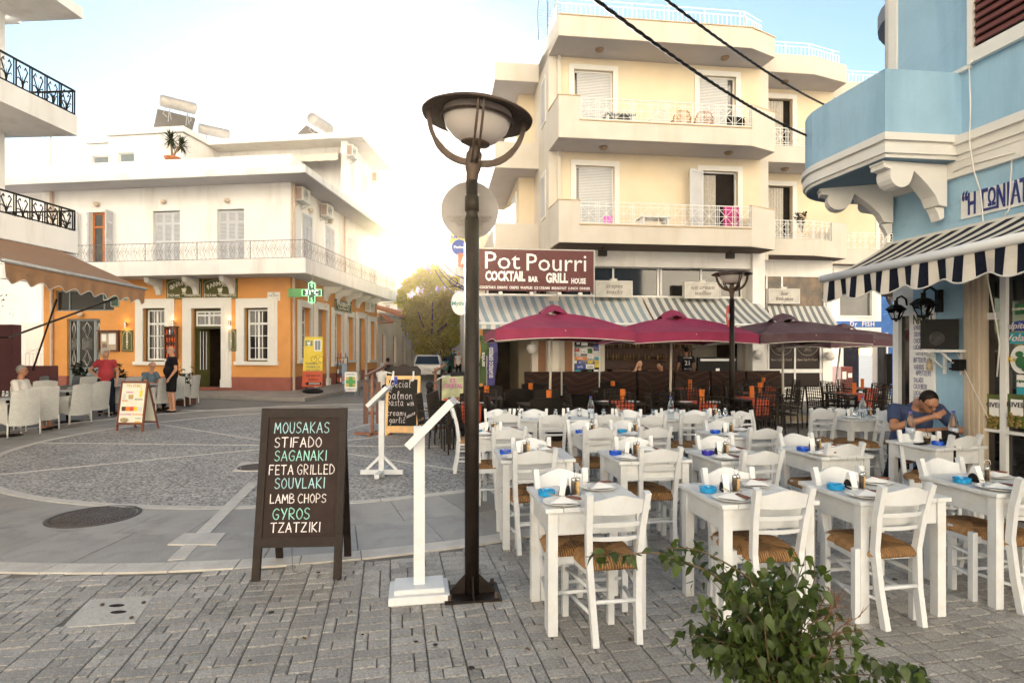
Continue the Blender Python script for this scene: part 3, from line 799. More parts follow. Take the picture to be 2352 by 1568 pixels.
for(q,pxs)in((q1,(1762,1797,1895)),((q2[0],q2[1],q2[2],2.3),(1766,1827,1886))):
 m=MB();m.fbox(YF,q[0],q[1],dw2+.02,dw2+.09,q[3]-.05,q[3]);m.fbox(YF,q[0],q[1],dw2+.02,dw2+.09,q[2],q[2]+.05)
 for px in pxs:u=YF.hit(px,700,dw2)[0];m.fbox(YF,u-.03,u+.03,dw2+.02,dw2+.09,q[2]+.05,q[3]-.05)
 if q[3]<2.5:m.fbox(YF,q[0],q[1],dw2+.02,dw2+.09,q[2]+.55,q[2]+.68)
 w=m.build('window_frame',WMETAL,yb)
 m=MB();m.fbox(YF,q[0],q[1],dw2+.05,dw2+.06,q[2]+.05,q[3]-.05)
 RG=mat('painted_rock_reflection',(.10,.055,.022),.1,var=.8,scale=2.6,stain=(.008,.006,.005),stains=1.0,sscale=2.2)  # reflected rock slope painted into the pane colour as brown noise
 m.build('pane',RG if q[3]>2.5 else mat('maroon_film',(.012,.004,.004),.3),w)
q2=(q2[0],q2[1],q2[2],2.3)
for(a,b)in((1766,1827),(1827,1886)):
 u=(YF.hit(a,800,dw2)[0]+YF.hit(b,800,dw2)[0])/2
 INK=mat('pale_print',(.36,.30,.26),.6)
 text(yb,'GRILL house COCKTAIL bar',.085,None,M=facing(YF,u,dw2+.04,1.86),m=INK,sx=.72)
 text(yb,'BISTRO\nPREMIUM & QUALITY',.07,None,M=facing(YF,u,dw2+.04,2.05),m=INK,sx=.7)
 text(yb,'MADE IN\nKARPATHOS',.06,None,M=facing(YF,u,dw2+.04,1.70),m=INK,sx=.8)
 text(yb,'Bistro Cafe Pot Pourri',.11,None,M=facing(YF,u,dw2+.04,1.36),m=INK,sx=.75)
 m=MB(YF.M);P=[(u+.42*math.cos(t*math.pi/20),dw2+.04,1.93+.42*math.sin(t*math.pi/20))for t in range(0,41)];m.tube(P,.008,5);m.build('print_ring',INK,yb)
ff=3.35
m=MB();wq=YF.rect(1928,668,2002,724.8,ff);dq=YF.rect(1936,765,2012,900,ff)
u0=YF.hit(1915,700,ff)[0];u1=YF.hit(2024,700,ff)[0];u2=u1+4
zf0=YF.hit(1980,751.6,ff)[1];zf1=YF.hit(1980,737.6,ff)[1]
fish=thing('corner_shop',YF.w(u0,ff,0),0,'white and bright blue shopfront lettered Dr FISH beyond the umbrellas','shop')
wall(m,YF,u0,u1,0,zf0,ff,.2,[(dq[0],dq[1],.05,dq[3])]);wall(m,YF,u0,u1,zf1,4.9,ff,.2,[wq]);m.build('wall',WHITE_PL,fish)
m=MB();m.fbox(YF,u0,u1,ff-.03,ff+.2,zf0,zf1);m.fbox(YF,u1,u2,ff-.01,ff+.2,0,4.9);m.build('painted_wall',DBLUE_PL,fish)
text(fish,'Dr  FISH',.24,None,M=facing(YF,YF.hit(1979,745,ff)[0],ff-.036,(zf0+zf1)/2),m=CHW,bold=.02,spacing=1.15)
m=MB();bub=random.Random(3)
for i in range(46):
 u=u1+bub.uniform(.06,1.0);z=bub.uniform(.3,4.7);r=bub.uniform(.02,.065)
 P=[(u+r*math.cos(t*math.pi/6),ff-.014,z+r*math.sin(t*math.pi/6))for t in range(13)];m.tube([YF.M@Vector(p)for p in P],.006,4)
o=m.build('painted_bubble',mat('bubble_blue',(.16,.38,.70),.6),fish);o['kind']='stuff'
m=MB();m.fbox(YF,wq[0],wq[1],ff+.1,ff+.12,wq[2],wq[3]);w=m.build('window',GLASSM,fish)
m=MB();surround(m,YF,*wq,.1,ff,ff-.03);surround(m,YF,dq[0],dq[1],.05,dq[3],.12,ff,ff-.03,False);m.build('frame',TRIM,fish)
m=MB();m.fbox(YF,dq[0],dq[1],ff+.9,ff+1,.05,dq[3]);m.build('interior',DARK,fish)
m=MB();dl=Frame(YF.w(dq[1],ff,0)[:2],7.05-105);m.fbox(dl,0,.08,0,.04,.05,dq[3]);m.fbox(dl,.75,.83,0,.04,.05,dq[3]);m.fbox(dl,.08,.75,0,.04,dq[3]-.1,dq[3]);m.fbox(dl,.08,.75,0,.04,.05,.2);dd=m.build('door',WMETAL,fish)
m=MB();m.fbox(dl,.08,.75,.015,.02,.2,dq[3]-.1);m.build('pane',GLASSM,dd)
C=(-8.71,23.27)
PF=Frame(C,-7.6)
SD=Frame(C,90-3.87)
ph=thing('pharmacy_building',(C[0],C[1],0),0,'two-storey pharmacy corner building, orange ground floor under white upper floor','building')
uL=PF.hit(100,800,0)[0]
SE=SD.hit(866,870,0)[0]
print('pharm',uL,SE)
ZB,ZT,ZR,ZR2,ZP=4.57,5.13,8.30,8.57,9.42
front_up=[PF.rect(207,487,258,612),PF.rect(351,484,413,607),PF.rect(498,480,560.5,605)]
front_up=[(a,b,ZT+.02,d)for a,b,c,d in front_up]
f_low=dict(base=PF.rect(127,666,262,714),door=PF.rect(154,732,230,891),w1=PF.rect(331,708,381,830),dr=PF.rect(442,708,510,889),w2=PF.rect(563,707,617,830))
holes=front_up+list(f_low.values())
m=MB();wall(m,PF,uL,0,ZT,ZP-.02,0,.3,[h for h in holes if h[2]>5]);wall(m,SD,0.0,SE,ZT,ZP-.02,0,.3,[])
m.build('upper_wall',WHITE_PL,ph)
m=MB();wall(m,PF,uL,0,.63,ZB+.01,0,.3,[h for h in holes if h[2]<5])
sl=dict(w1=SD.rect(690,706,711,826),d2=SD.rect(727,711,749,884),w3=SD.rect(766,721,783,834),w4=SD.rect(795,728,810,826),d5=SD.rect(822,731,838,872),w6=SD.rect(848,738,860,826))
for k in('d2','d5'):sl[k]=(sl[k][0],sl[k][1],.1,sl[k][3])
wall(m,SD,0,SE,.63,ZB+.01,0,.3,list(sl.values()))
m.build('ground_floor_wall',ORANGE_PL,ph)
m=MB();wall(m,PF,uL,.03,0,.63,-.03,.3,[h for h in holes if h[2]<.5]);wall(m,SD,.0,SE,0,.63,-.03,.3,[h for h in sl.values()if h[2]<.5])
m.build('plinth',PLUM_PL,ph)
CB=PF.w(1.05,-1.12,0);
def corner_poly(o,back=.5,lft=0.0,far=0.0):
 a=PF.w(uL-lft,-o,0);c=PF.w(0,-o,0);dS=SD.w(SE+far,-o,0)
 p1=PF.w(0,-o,0);p2=SD.w(0,-o,0);d1=PF.u;d2=SD.u
 den=d1.x*d2.y-d1.y*d2.x;t=((p2.x-p1.x)*d2.y-(p2.y-p1.y)*d2.x)/den
 k=p1+d1*t
 return[tuple(v[:2])for v in(a,k,dS,SD.w(SE+far,back,0),SD.w(back,back,0),PF.w(-back,back,0),PF.w(uL-lft,back,0))],k
poly,K=corner_poly(1.12,.3,1.0,.1)
m=MB();m.prism(poly,ZB,ZT);m.build('balcony_slab',WHITE_PL,ph)
poly,K2=corner_poly(1.12,3,1.6,.3)
m=MB();m.prism(poly,ZR,ZR2);m.build('roof_slab',WHITE_PL,ph)
m=MB();poly,_=corner_poly(1.06,.1,.9,.0);m.prism(poly,ZB-.006,ZB-.001);m.build('soffit',SOFFIT,ph)
m=MB();poly,_=corner_poly(1.06,.1,1.5,.2);m.prism(poly,ZR-.006,ZR-.001);m.build('soffit',SOFFIT,ph)
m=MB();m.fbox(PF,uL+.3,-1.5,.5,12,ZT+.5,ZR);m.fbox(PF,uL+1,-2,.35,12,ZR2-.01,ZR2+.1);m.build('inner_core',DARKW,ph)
def diarail(fr,u0,u1,d,z0,z1,pitch):
 m=MB();n=max(1,round(abs(u1-u0)/pitch));p=(u1-u0)/n;zc=(z0+z1)/2;hz=(z1-z0)/2
 W=lambda u,z:fr.w(u,d,z)
 m.beam([W(u0,z1),W(u1,z1)],.035,.018);m.beam([W(u0,z0+.02),W(u1,z0+.02)],.02,.015)
 for i in range(n):
  a=u0+i*p;c=a+p/2
  for k in(1.0,.62,.3):
   q=p*.5*k;v=hz*k*.96
   P=[W(c-q,zc),W(c,zc+v),W(c+q,zc),W(c,zc-v),W(c-q,zc)]
   m.beam(P[:4 if k<1 else 5],.009,.009)
  m.beam([W(a,z0+.02),W(a+p*.33,zc),W(a,z1)],.007)
  if i%6==0:m.beam([W(a,z0-.05),W(a,z1)],.02)
 return m.build('railing',mat('bronze_rail',(.17,.135,.11),.5),ph)
kf=(K-PF.o).dot(PF.u)-.05;ks=(K-SD.o).dot(SD.u)+.05
diarail(PF,kf,uL-1.0,-1.07,ZT,ZT+.68,.36);diarail(SD,ks,SE+.05,-1.07,ZT,ZT+.68,.36)
def console(fr,u,d0=0.0,zt=ZB-.008,w=.20,out=.78,hgt=.62,root=ph):
 pr=[(0,zt),(0,zt-hgt),(-.12,zt-hgt-.02),(-.17,zt-hgt*.72),(-.30,zt-hgt*.5),(-out*.75,zt-hgt*.42),(-out*.95,zt-hgt*.3),(-out,zt-hgt*.12),(-out-.03,zt)]
 M=fr.M@Matrix.Translation((u,d0,0))@Matrix.Rotation(R(90),4,'Z')
 m=MB();m.vprism([(p[0],p[1])for p in pr],-w/2,w/2,M=M);m.build('console',TRIM,root)
for px in(356,441,524):console(PF,PF.hit(px+12,660)[0])
for px in(745,772,796,819,841):console(SD,SD.hit(px,700)[0])
def shutterpanel(fr,u0,u1,z0,z1,d,root=ph):
 m=MB();g=.05;zm=z0+(z1-z0)*.42;zq=z0+(z1-z0)*.76
 m.fbox(fr,u0,u0+g,d,d+.04,z0,z1);m.fbox(fr,u1-g,u1,d,d+.04,z0,z1)
 for z in(z0,zm,zq,z1-.08):m.fbox(fr,u0+g,u1-g,d,d+.04,z,z+.08)
 o=m.build('shutter',GREYSH,root)
 m=MB()
 for a,b in((z0+.08,zm),(zm+.08,zq),(zq+.08,z1-.08)):louvres(m,fr,u0+g,u1-g,a,b,d+.008,.05)
 q=m.build('louvre',GREYSH,o);q['kind']='stuff'
for(a,b,c,d)in front_up[1:]:
 w_=(b-a-.03)/3
 for i in range(3):shutterpanel(PF,a+.015+i*w_,a+.015+(i+1)*w_-.008,c,d-.03,.12)
 m=MB();m.fbox(PF,a,b,.2,.22,c,d);m.build('backing',DARK,ph)
a,b,c,d=front_up[0]
m=MB();g=.08
for(x0,x1)in((a,a+g),(b-g,b),((a+b)/2-.06,(a+b)/2+.06)):m.fbox(PF,x0,x1,.14,.2,c,d)
for z in(d-g,c+(d-c)*.72,c):m.fbox(PF,a+g,b-g,.145,.195,z,z+g)
w=m.build('wooden_door',ORWOOD,ph)
m=MB();m.fbox(PF,a+g,b-g,.17,.175,c,d-g);m.build('pane',GLASSM,w)
m=MB();m.fbox(PF,a+g,b-g,.18,.185,c+.1,d-.1);m.build('curtain',CURTAIN,w)
for(px,an)in((0,190),(0,152)):
 pass
lf=Frame(PF.w(a,-.02,0)[:2],-7.6+180-18);lf2=Frame(PF.w(a-.4,-.16,0)[:2],-7.6+180+6);lf3=Frame(PF.w(b,-.02,0)[:2],-7.6-82)
shutterpanel(lf,.0,.42,c,d,0);shutterpanel(lf2,.0,.40,c,d,0);shutterpanel(lf3,.0,.42,c,d,0)
for(x0,x1,y0)in((693,716,494),(746,767,523)):
 q=SD.rect(x0,y0,x1,y0+88);w_=(q[1]-q[0])/3
 m=MB();surround(m,SD,q[0],q[1],ZT,q[3],.05,0,-.02,False);m.build('window_surround',WHITE_PL,ph)
 for i in range(3):shutterpanel(SD,q[0]+i*w_,q[0]+(i+1)*w_-.02,ZT,q[3],-.045)
for px in(800,826,848):
 q=SD.hit(px,540)[0]
 shutterpanel(SD,q,q+.5,ZT,7.4,-.045);shutterpanel(SD,q+.52,q+1.0,ZT,7.4,-.045)
def ball_lamp(fr,px,py,d=0.0,root=ph,r=.11):
 u,z=fr.hit(px,py,d);m=MB(fr.M);m.lathe([(0,-r*1.0),(r*.7,-r*.8),(r,-r*.2),(r,.2*r),(r*.8,r*.7),(0,r*.75)],12,(u,d-.09,z));m.tube([(u,d,z),(u,d-.06,z)],r*.6,8)
 m.build('wall_lamp',mat('opal_lamp',(.62,.52,.40),.4),root)
for(x,y)in((225,470),(378,464),(525,462),(189,722)):ball_lamp(PF,x,y)
for(x,y)in((1069*.6638,728*.6638),(755,509),(744,700),(832,726)):ball_lamp(SD,x,y)
m=MB(PF.M);u=PF.hit(122,500)[0];m.tube([(u,-.08,ZB),(u,-.08,.1)],.055,8);m.tube([(u,-.08,ZT),(u,-.08,ZR)],.06,8)
for u_,z0,z1 in((.16,.1,ZB),(.16,ZT,ZR)):m.tube([SD.M@Vector((u_,-.07,z0))for _ in(0,)]+[SD.M@Vector((u_,-.07,z1))],.055,8,M=PF.M.inverted())
ub_=SD.hit(789,500)[0];m.tube([PF.M.inverted()@(SD.M@Vector((ub_,-.07,ZT))),PF.M.inverted()@(SD.M@Vector((ub_,-.07,ZR)))],.05,8)
m.build('downpipe',mat('salmon_pipe',(.55,.42,.33),.6),ph)
def mould(fr,q,w,sill=True,root=ph):
 m=MB();u0,u1,z0,z1=q
 for(k,dd)in((w,-.04),(w*.72,-.065),(w*.38,-.085)):surround(m,fr,u0,u1,z0,z1,k,0,dd,False)
 if sill:m.fbox(fr,u0-w-.04,u1+w+.04,-.12,0,z0-.14,z0)
 else:
  for s_ in(u0-w,u1):m.fbox(fr,s_-.02,s_+w+.02,-.11,0,z0,z0+.32)
 m.build('stucco_surround',TRIM,root)
for k in('w1','w2'):mould(PF,f_low[k],.38)
mould(PF,f_low['dr'],.42,False)
for k in('w1','w3','w4','w6'):mould(SD,sl[k],.28)
for k in('d2','d5'):mould(SD,sl[k],.30,False)
def casement(fr,q,rows,cols,d=.14,root=ph,mt=WMETAL,gm=None,outer=None):
 u0,u1,z0,z1=q
 if outer:
  m=MB();g=.05;m.fbox(fr,u0,u0+g,d-.03,d+.1,z0,z1);m.fbox(fr,u1-g,u1,d-.03,d+.1,z0,z1);m.fbox(fr,u0+g,u1-g,d-.03,d+.1,z1-g,z1);m.fbox(fr,u0+g,u1-g,d-.03,d+.1,z0,z0+g)
  m.build('outer_frame',outer,root);u0+=g;u1-=g;z0+=g;z1-=g
 m=MB();g=.07
 m.fbox(fr,u0,u0+g,d,d+.06,z0,z1);m.fbox(fr,u1-g,u1,d,d+.06,z0,z1);m.fbox(fr,u0+g,u1-g,d,d+.06,z0,z0+g);m.fbox(fr,u0+g,u1-g,d,d+.06,z1-g,z1)
 zt=z0+(z1-z0)*.72;um=(u0+u1)/2
 m.fbox(fr,u0+g,u1-g,d,d+.058,zt-.04,zt+.04);m.fbox(fr,um-.035,um+.035,d,d+.056,z0+g,z1-g)
 for i in range(1,rows):z=z0+(zt-z0)*i/rows;m.fbox(fr,u0+g,u1-g,d+.01,d+.05,z-.014,z+.014)
 for i in range(1,cols):
  u=u0+(u1-u0)*i/cols
  if abs(u-um)>.05:m.fbox(fr,u-.014,u+.014,d+.01,d+.052,z0+g,z1-g)
 w=m.build('window',mt,root)
 m=MB();m.fbox(fr,u0+g,u1-g,d+.03,d+.035,z0+g,z1-g);m.build('pane',gm or DKGLASS,w)
 return w
casement(PF,f_low['w1'],3,3,outer=BRASS);casement(PF,f_low['w2'],3,3,outer=BRASS)
for k in('w1','w3','w4','w6'):casement(SD,sl[k],3,2,d=.2)
for k in('d2','d5'):
 q=sl[k];m=MB();m.fbox(SD,q[0],q[1],.2,.25,q[2],q[3]);m.build('door',mat('faded_door',(.32,.27,.22),.6),ph)
q=f_low['base'];m=MB();g=.05
for px in(127,155,235,262):u=PF.hit(px,690)[0];m.fbox(PF,u-g/2,u+g/2,.1,.16,q[2],q[3])
m.fbox(PF,q[0],q[1],.1,.16,q[3]-g,q[3]);m.fbox(PF,q[0],q[1],.1,.16,q[2],q[2]+g)
w=m.build('window',GREYFR,ph);m=MB();m.fbox(PF,q[0],q[1],.13,.135,q[2],q[3]);m.build('pane',DKGLASS,w)
q=f_low['door'];m=MB()
us=[q[0],q[0]+(q[1]-q[0])*.28,q[0]+(q[1]-q[0])*.8,q[1]]
zb_=q[2]+(q[3]-q[2])*.30
m.fbox(PF,q[0],q[1],.1,.16,q[2],zb_);m.fbox(PF,q[0],q[1],.1,.16,q[3]-.08,q[3])
for u in us:m.fbox(PF,max(q[0],u-.045),min(q[1],u+.045),.095,.165,zb_,q[3]-.08)
dd=m.build('iron_door',GREYFR,ph)
m=MB();m.fbox(PF,q[0]+.02,q[1]-.02,.14,.145,zb_,q[3]-.08);m.build('pane',DKGLASS,dd)
m=MB()
for i in range(3):
 a,b=us[i]+.06,us[i+1]-.06;c_=(a+b)/2;h_=(b-a)/2;z0,z1=zb_+.05,q[3]-.13
 zm=(z0+z1)/2
 W=lambda u,z:PF.w(u,.115,z)
 for k in(1,.6):m.beam([W(c_,z1),W(c_-h_*.6*k,z1-.25),W(c_,zm+.25),W(c_+h_*.6*k,z1-.25),W(c_,z1)],.012);m.beam([W(c_,z0),W(c_-h_*.6*k,z0+.25),W(c_,zm-.25),W(c_+h_*.6*k,z0+.25),W(c_,z0)],.012)
 for j in range(-2,3):m.beam([W(c_-h_*.7,zm+j*.09),W(c_,zm+j*.09+.12),W(c_+h_*.7,zm+j*.09),W(c_,zm+j*.09-.12),W(c_-h_*.7,zm+j*.09)],.01)
 for s_ in(a,b):m.beam([W(s_,z0),W(s_,z1)],.014)
m.build('grille',GALV,dd)
m=MB();u=PF.hit(177,850)[0];m.tube([PF.w(u,.05,.95),PF.w(u,.05,1.25)],.02);m.build('handle',mat('pale_handle',(.6,.5,.35),.4),dd)
q=f_low['dr'];m=MB();g=.07
m.fbox(PF,q[0],q[0]+g,.12,.2,.1,q[3]);m.fbox(PF,q[1]-g,q[1],.12,.2,.1,q[3]);m.fbox(PF,q[0]+g,q[1]-g,.12,.2,q[3]-.1,q[3]);zt=q[3]-.75
m.fbox(PF,q[0]+g,q[1]-g,.12,.2,zt-.06,zt+.04)
fd=m.build('door_frame',BRASS,ph)
casement(PF,(q[0]+g,q[1]-g,zt+.04,q[3]-.1),1,3,d=.13,root=ph)
lf=Frame(PF.w(q[0]+g,.2,0)[:2],-7.6+62);m=MB();m.fbox(lf,0,.09,0,.045,.14,zt-.06);m.fbox(lf,.42,.51,0,.045,.14,zt-.06)
for z0,z1 in((.14,.9),(zt-.16,zt-.06)):m.fbox(lf,.09,.42,.0,.045,z0,z1)
m.fbox(lf,.15,.36,-.01,0,.25,.8);od=m.build('open_door',BRASS,ph)
m=MB();m.fbox(lf,.12,.15,.01,.03,.9,zt-.16);m.fbox(lf,.24,.27,.01,.03,.9,zt-.16);m.fbox(lf,.36,.39,.01,.03,.9,zt-.16);m.build('glazing_bar',WMETAL,od)
m=MB();m.fbox(PF,q[0]-2,q[1]+2,3.6,3.7,0,3.6);m.fbox(PF,q[0]-2,q[1]+2,.3,3.6,3.5,3.6);m.fbox(PF,q[1]+.45,q[1]+.5,.35,3.6,0,3.5);m.fbox(PF,q[0]-.9,q[0]-.85,.35,3.6,0,3.5);m.fbox(PF,q[0]-2,q[1]+2,.3,3.6,.02,.1)
m.build('shop_interior',mat('shop_brown',(.05,.03,.016),.7,var=.3),ph)
m=MB();pk=MB();packm=mat('medicine_pack',(.20,.13,.09),.5,rand=.8)
for z in(.5,.85,1.2,1.55,1.9,2.2):
 m.fbox(PF,q[0]+.2,q[1]+.4,1.6,1.9,z-.02,z);u=q[0]+.22
 while u<q[1]+.3:
  w_=rnd.uniform(.04,.1);pk.fbox(PF,u,u+w_,1.65,1.8,z,z+rnd.uniform(.08,.24));u+=w_+.02
s_=m.build('shop_shelf',mat('shop_shelf',(.16,.1,.05),.6),ph);o=pk.build('pack',packm,s_);o['kind']='stuff'
m=MB();m.fbox(PF,q[0]-.3,q[1]+.3,-.35,.05,0.0,.10);m.build('step',PLUM_PL,ph)
def board(fr,x0,y0,x1,y1,d,m_,name='sign_board',root=ph,th=.03,arch=True,label=None):
 u0,u1,z0,z1=fr.rect(x0,y0,x1,y1,d);m=MB();m.fbox(fr,u0,u1,d,d+th,z0,z1)
 o=m.build(name,m_,root,label=label)
 if arch:
  e=MB();P=[];mu=(u0+u1)/2;hw=(u1-u0)/2-.05
  P=[fr.w(u0+.05,d-.004,z0+.05),fr.w(u1-.05,d-.004,z0+.05)]+[fr.w(mu+hw*math.cos(t*math.pi/10),d-.004,z1-.25*(z1-z0)+.2*(z1-z0)*math.sin(t*math.pi/10))for t in range(11)]+[fr.w(u0+.05,d-.004,z0+.05)]
  e.tube(P,.007,4);e.build('painted_edge',CREAMINK,o)
 return o,u0,u1,z0,z1
def arctext(root,fr,s,u,d,z,rad,span,size,m_,bold=.02):
 n=len(s)
 for i,ch in enumerate(s):
  if ch==' ':continue
  a=-span/2+span*i/(n-1)
  M=facing(fr,u+rad*math.sin(a),d,z+rad*(math.cos(a)-1),-a)
  text(root,ch,size,None,M=M,m=m_,bold=bold)
def mortar(root,fr,u,d,z,s_):
 m=MB(fr.M);I=None
 m.vprism([(u-.09*s_,z+.05*s_),(u+.09*s_,z+.05*s_),(u+.06*s_,z-.05*s_),(u-.06*s_,z-.05*s_)],d,d+.004);m.vprism([(u-.04*s_,z-.05*s_),(u+.04*s_,z-.05*s_),(u+.06*s_,z-.09*s_),(u-.06*s_,z-.09*s_)],d,d+.004)
 m.vprism([(u,z+.055*s_),(u+.02*s_,z+.055*s_),(u+.12*s_,z+.13*s_),(u+.10*s_,z+.14*s_)],d,d+.004)
 for k in range(5):m.vprism([(u-.06*s_+k*.03*s_,z-.10*s_),(u-.045*s_+k*.03*s_,z-.14*s_),(u-.07*s_+k*.03*s_,z-.15*s_)],d,d+.004)
 m.build('emblem',CREAMINK,root)
for(x0,x1,top,nm)in((382,463.5,'ΦΑΡΜΑΚΕΙΟ',0),(466.5,545,'FARMACIA',1)):
 o,u0,u1,z0,z1=board(PF,x0,640,x1,686.5,-.03,OLIVE)
 um=(u0+u1)/2;arctext(o,PF,top,um,-.04,z1-.20,1.0,1.05 if nm else 1.1,.24,CREAMINK)
 mortar(o,PF,um,-.036,(z0+z1)/2-.04,1.25)
 text(o,'Στέλιος',.15,None,M=facing(PF,u0+.32,-.036,z0+.15),m=CREAMINK,bold=.012);text(o,'Τσακίρογλου',.14,None,M=facing(PF,u1-.42,-.036,z0+.15),m=CREAMINK,bold=.012,sx=.8)
for(x0,y0,x1,y1)in((279.5,758.5,304.5,807),(518,755.5,543,806)):
 o,u0,u1,z0,z1=board(PF,x0,y0,x1,y1,-.04,OLIVE)
 for i,ch in enumerate('PHARMACY'):text(o,ch,.12,None,M=facing(PF,(u0+u1)/2,-.046,z1-.14-i*(z1-z0-.22)/7.6),m=CREAMINK,bold=.02)
o,u0,u1,z0,z1=board(PF,614.3,670.6,642.5,690,-.03,mat('enamel_white',(.72,.71,.66),.3),name='street_plate',arch=False)
INKD=mat('dark_ink',(.04,.035,.05),.6)
for s_,zz,sz in(('ΟΔΟΣ',.83,.05),('ΓΕΩΡ. ΛΟΙΖΟΥ',.55,.07),('GEOR. LOIZOU',.2,.07)):text(o,s_,sz,None,M=facing(PF,(u0+u1)/2,-.034,z0+(z1-z0)*zz),m=INKD,sx=.9)
o,u0,u1,z0,z1=board(SD,770,690,808,716,-.08,OLIVE)
text(o,'PHARMACY',.34,None,M=facing(SD,(u0+u1)/2,-.09,z1-.22),m=CREAMINK,bold=.015,sx=1.05);text(o,'Drettos & Stylianos Sideris',.15,None,M=facing(SD,(u0+u1)/2,-.09,z0+.15),m=CREAMINK)
mortar(o,SD,(u0+u1)/2,-.09,z0+.40,.8)
nc=thing('notice_case',PF.w(*[PF.rect(229,760,275.6,807)[0],0,0]),0,'wooden glazed notice case with papers beside the grey iron door','notice board')
u0,u1,z0,z1=PF.rect(229,760,275.6,807);m=MB();g=.07
m.fbox(PF,u0,u0+g,-.12,0,z0,z1);m.fbox(PF,u1-g,u1,-.12,0,z0,z1);m.fbox(PF,u0+g,u1-g,-.12,0,z0,z0+g);m.fbox(PF,u0+g,u1-g,-.12,0,z1-g,z1);m.fbox(PF,u0-.04,u1+.04,-.15,0,z1,z1+.03);m.build('case',BRWOOD,nc)
m=MB();m.fbox(PF,u0+g,u1-g,-.04,-.0,z0+g,z1-g);m.build('backboard',mat('buff_board',(.45,.36,.25),.8),nc)
for(a,b,c_,d_,mt_)in((.1,.36,.5,.85,PORC),(.45,.82,.35,.88,PORC),(.14,.4,.1,.4,mat('photo_print',(.2,.12,.1),.5,var=.6,scale=12))):
 m=MB();W_,H_=u1-u0,z1-z0;m.fbox(PF,u0+W_*a+.04,u0+W_*b,-.05,-.042,z0+H_*c_,z0+H_*d_);m.build('paper',mt_,nc)
u0,u1,z0,z1=PF.rect(385.5,752.5,413,835);z0=1.35
bs=thing('bottle_shelf',PF.w(u0,0,0),0,'narrow wooden wall shelf of orange and white bottles by the pharmacy door','shelf')
m=MB();m.fbox(PF,u0,u0+.04,-.22,-.09,z0,z1);m.fbox(PF,u1-.04,u1,-.22,-.09,z0,z1);m.fbox(PF,u0-.04,u1+.04,-.24,-.09,z1,z1+.05)
nS=4
for i in range(nS):m.fbox(PF,u0+.04,u1-.04,-.22,-.09,z0+(z1-z0)*i/nS,z0+(z1-z0)*i/nS+.03)
m.fbox(PF,u0+.04,u1-.04,-.10,-.088,z0,z1);m.build('case',BRWOOD,bs)
for i in range(nS):
 for k in range(4):
  p=PF.w(u0+.09+k*(u1-u0-.18)/3,-.16,z0+(z1-z0)*i/nS+.03);m=MB();m.lathe([(.03,0),(.03,.16),(.012,.19),(.012,.23)],8,p)
  m.build('bottle',[mat('orange_bottle',(.65,.10,.02),.4),PORC,mat('blue_bottle',(.12,.2,.3),.4)][(0 if i<3 else(k%3))],bs)
def sconce(fr,px,py,d=0.0,lab=''):
 u,z=fr.hit(px,py,d);t=thing('wall_sconce',fr.w(u,d,z-.1),0,lab,'wall light','lit cylinder wall lights of the pharmacy')
 m=MB(fr.M);m.tube([(u,d-.10,z-.12),(u,d-.10,z+.12)],.045,10,cap=False);m.beam([(u,d,z),(u,d-.08,z)],.04);m.build('shade',STEEL,t)
 m=MB(fr.M);m.lathe([(0,0),(.036,0),(.036,.01),(0,.01)],10,(u,d-.10,z-.105));m.build('bulb',mat('lit_bulb',(1,.7,.4),.5,emit=(1,.55,.2),estr=1.2),t)
 l=bpy.data.lights.new('bulb_light','POINT');l.energy=.3;l.color=(1,.55,.22);l.shadow_soft_size=.04
 lo=bpy.data.objects.new('bulb_light',l);COL.objects.link(lo);lo.location=fr.w(u,d-.13,z-.17)
 l2=bpy.data.objects.new('bulb_light',l);COL.objects.link(l2);l2.location=fr.w(u,d-.13,z+.17)
sconce(PF,292,746,lab='lit steel cylinder wall light above the left PHARMACY board')
sconce(PF,401,742,lab='lit steel cylinder wall light between pharmacy window and door')
sconce(PF,530,742,lab='lit steel cylinder wall light above the right PHARMACY board')
def aircon(fr,x0,y0,x1,y1,d,lab,w=.78,root=None):
 u,z=fr.hit((x0+x1)/2,(y0+y1)/2,d-.15)
 t=thing('air_conditioner',fr.w(u,d,z),0,lab,'air conditioner','air conditioners on the pharmacy side wall')
 m=MB();m.fbox(fr,u-w/2,u+w/2,d-.36,d-.06,z-.27,z+.27);m.build('casing',TRIM,t)
 m=MB(fr.M@Matrix.Translation((u-.1,d-.37,z))@Matrix.Rotation(R(90),4,'X'))
 for r in(.05,.1,.15,.2):m.tube([(r*math.cos(k*math.pi/8),r*math.sin(k*math.pi/8),0)for k in range(17)],.006,4)
 m.build('fan_grille',GREYFR,t)
 m=MB();n=12
 for i in range(n):m.fbox(fr,u-w/2-.012,u-w/2,d-.33,d-.09,z-.22+i*.037,z-.22+i*.037+.02)
 m.build('side_louvre',mat('rusty_louvre',(.30,.16,.10),.7),t)
 m=MB(fr.M);m.beam([(u-w/2+.08,d,z-.5),(u-w/2+.08,d,z-.29),(u-w/2+.08,d-.4,z-.29),(u-w/2+.08,d,z-.5)],.025);m.beam([(u+w/2-.08,d,z-.5),(u+w/2-.08,d,z-.29),(u+w/2-.08,d-.4,z-.29),(u+w/2-.08,d,z-.5)],.025);m.build('bracket',GALV,t)
aircon(SD,676,427,709,472,0,'air conditioner high on the pharmacy side wall nearest the corner')
aircon(SD,734,466,764,506,0,'second air conditioner along the upper pharmacy side wall')
aircon(SD,790,330,822,370,0,'air conditioner on the rooftop storey near its front corner')
aircon(SD,850,395,875,426,0,'air conditioner on the rooftop storey at the far end')
aircon(SD,833,690,862,718,0,'air conditioner low over the last orange side windows')
ub=PF.hit(420,320,4.2)[0]
zc=12.2
m=MB();Y_=4.3
ua=PF.hit(193,320,Y_)[0];ubx=PF.hit(249,320,Y_)[0];uc=PF.hit(420,320,Y_)[0]
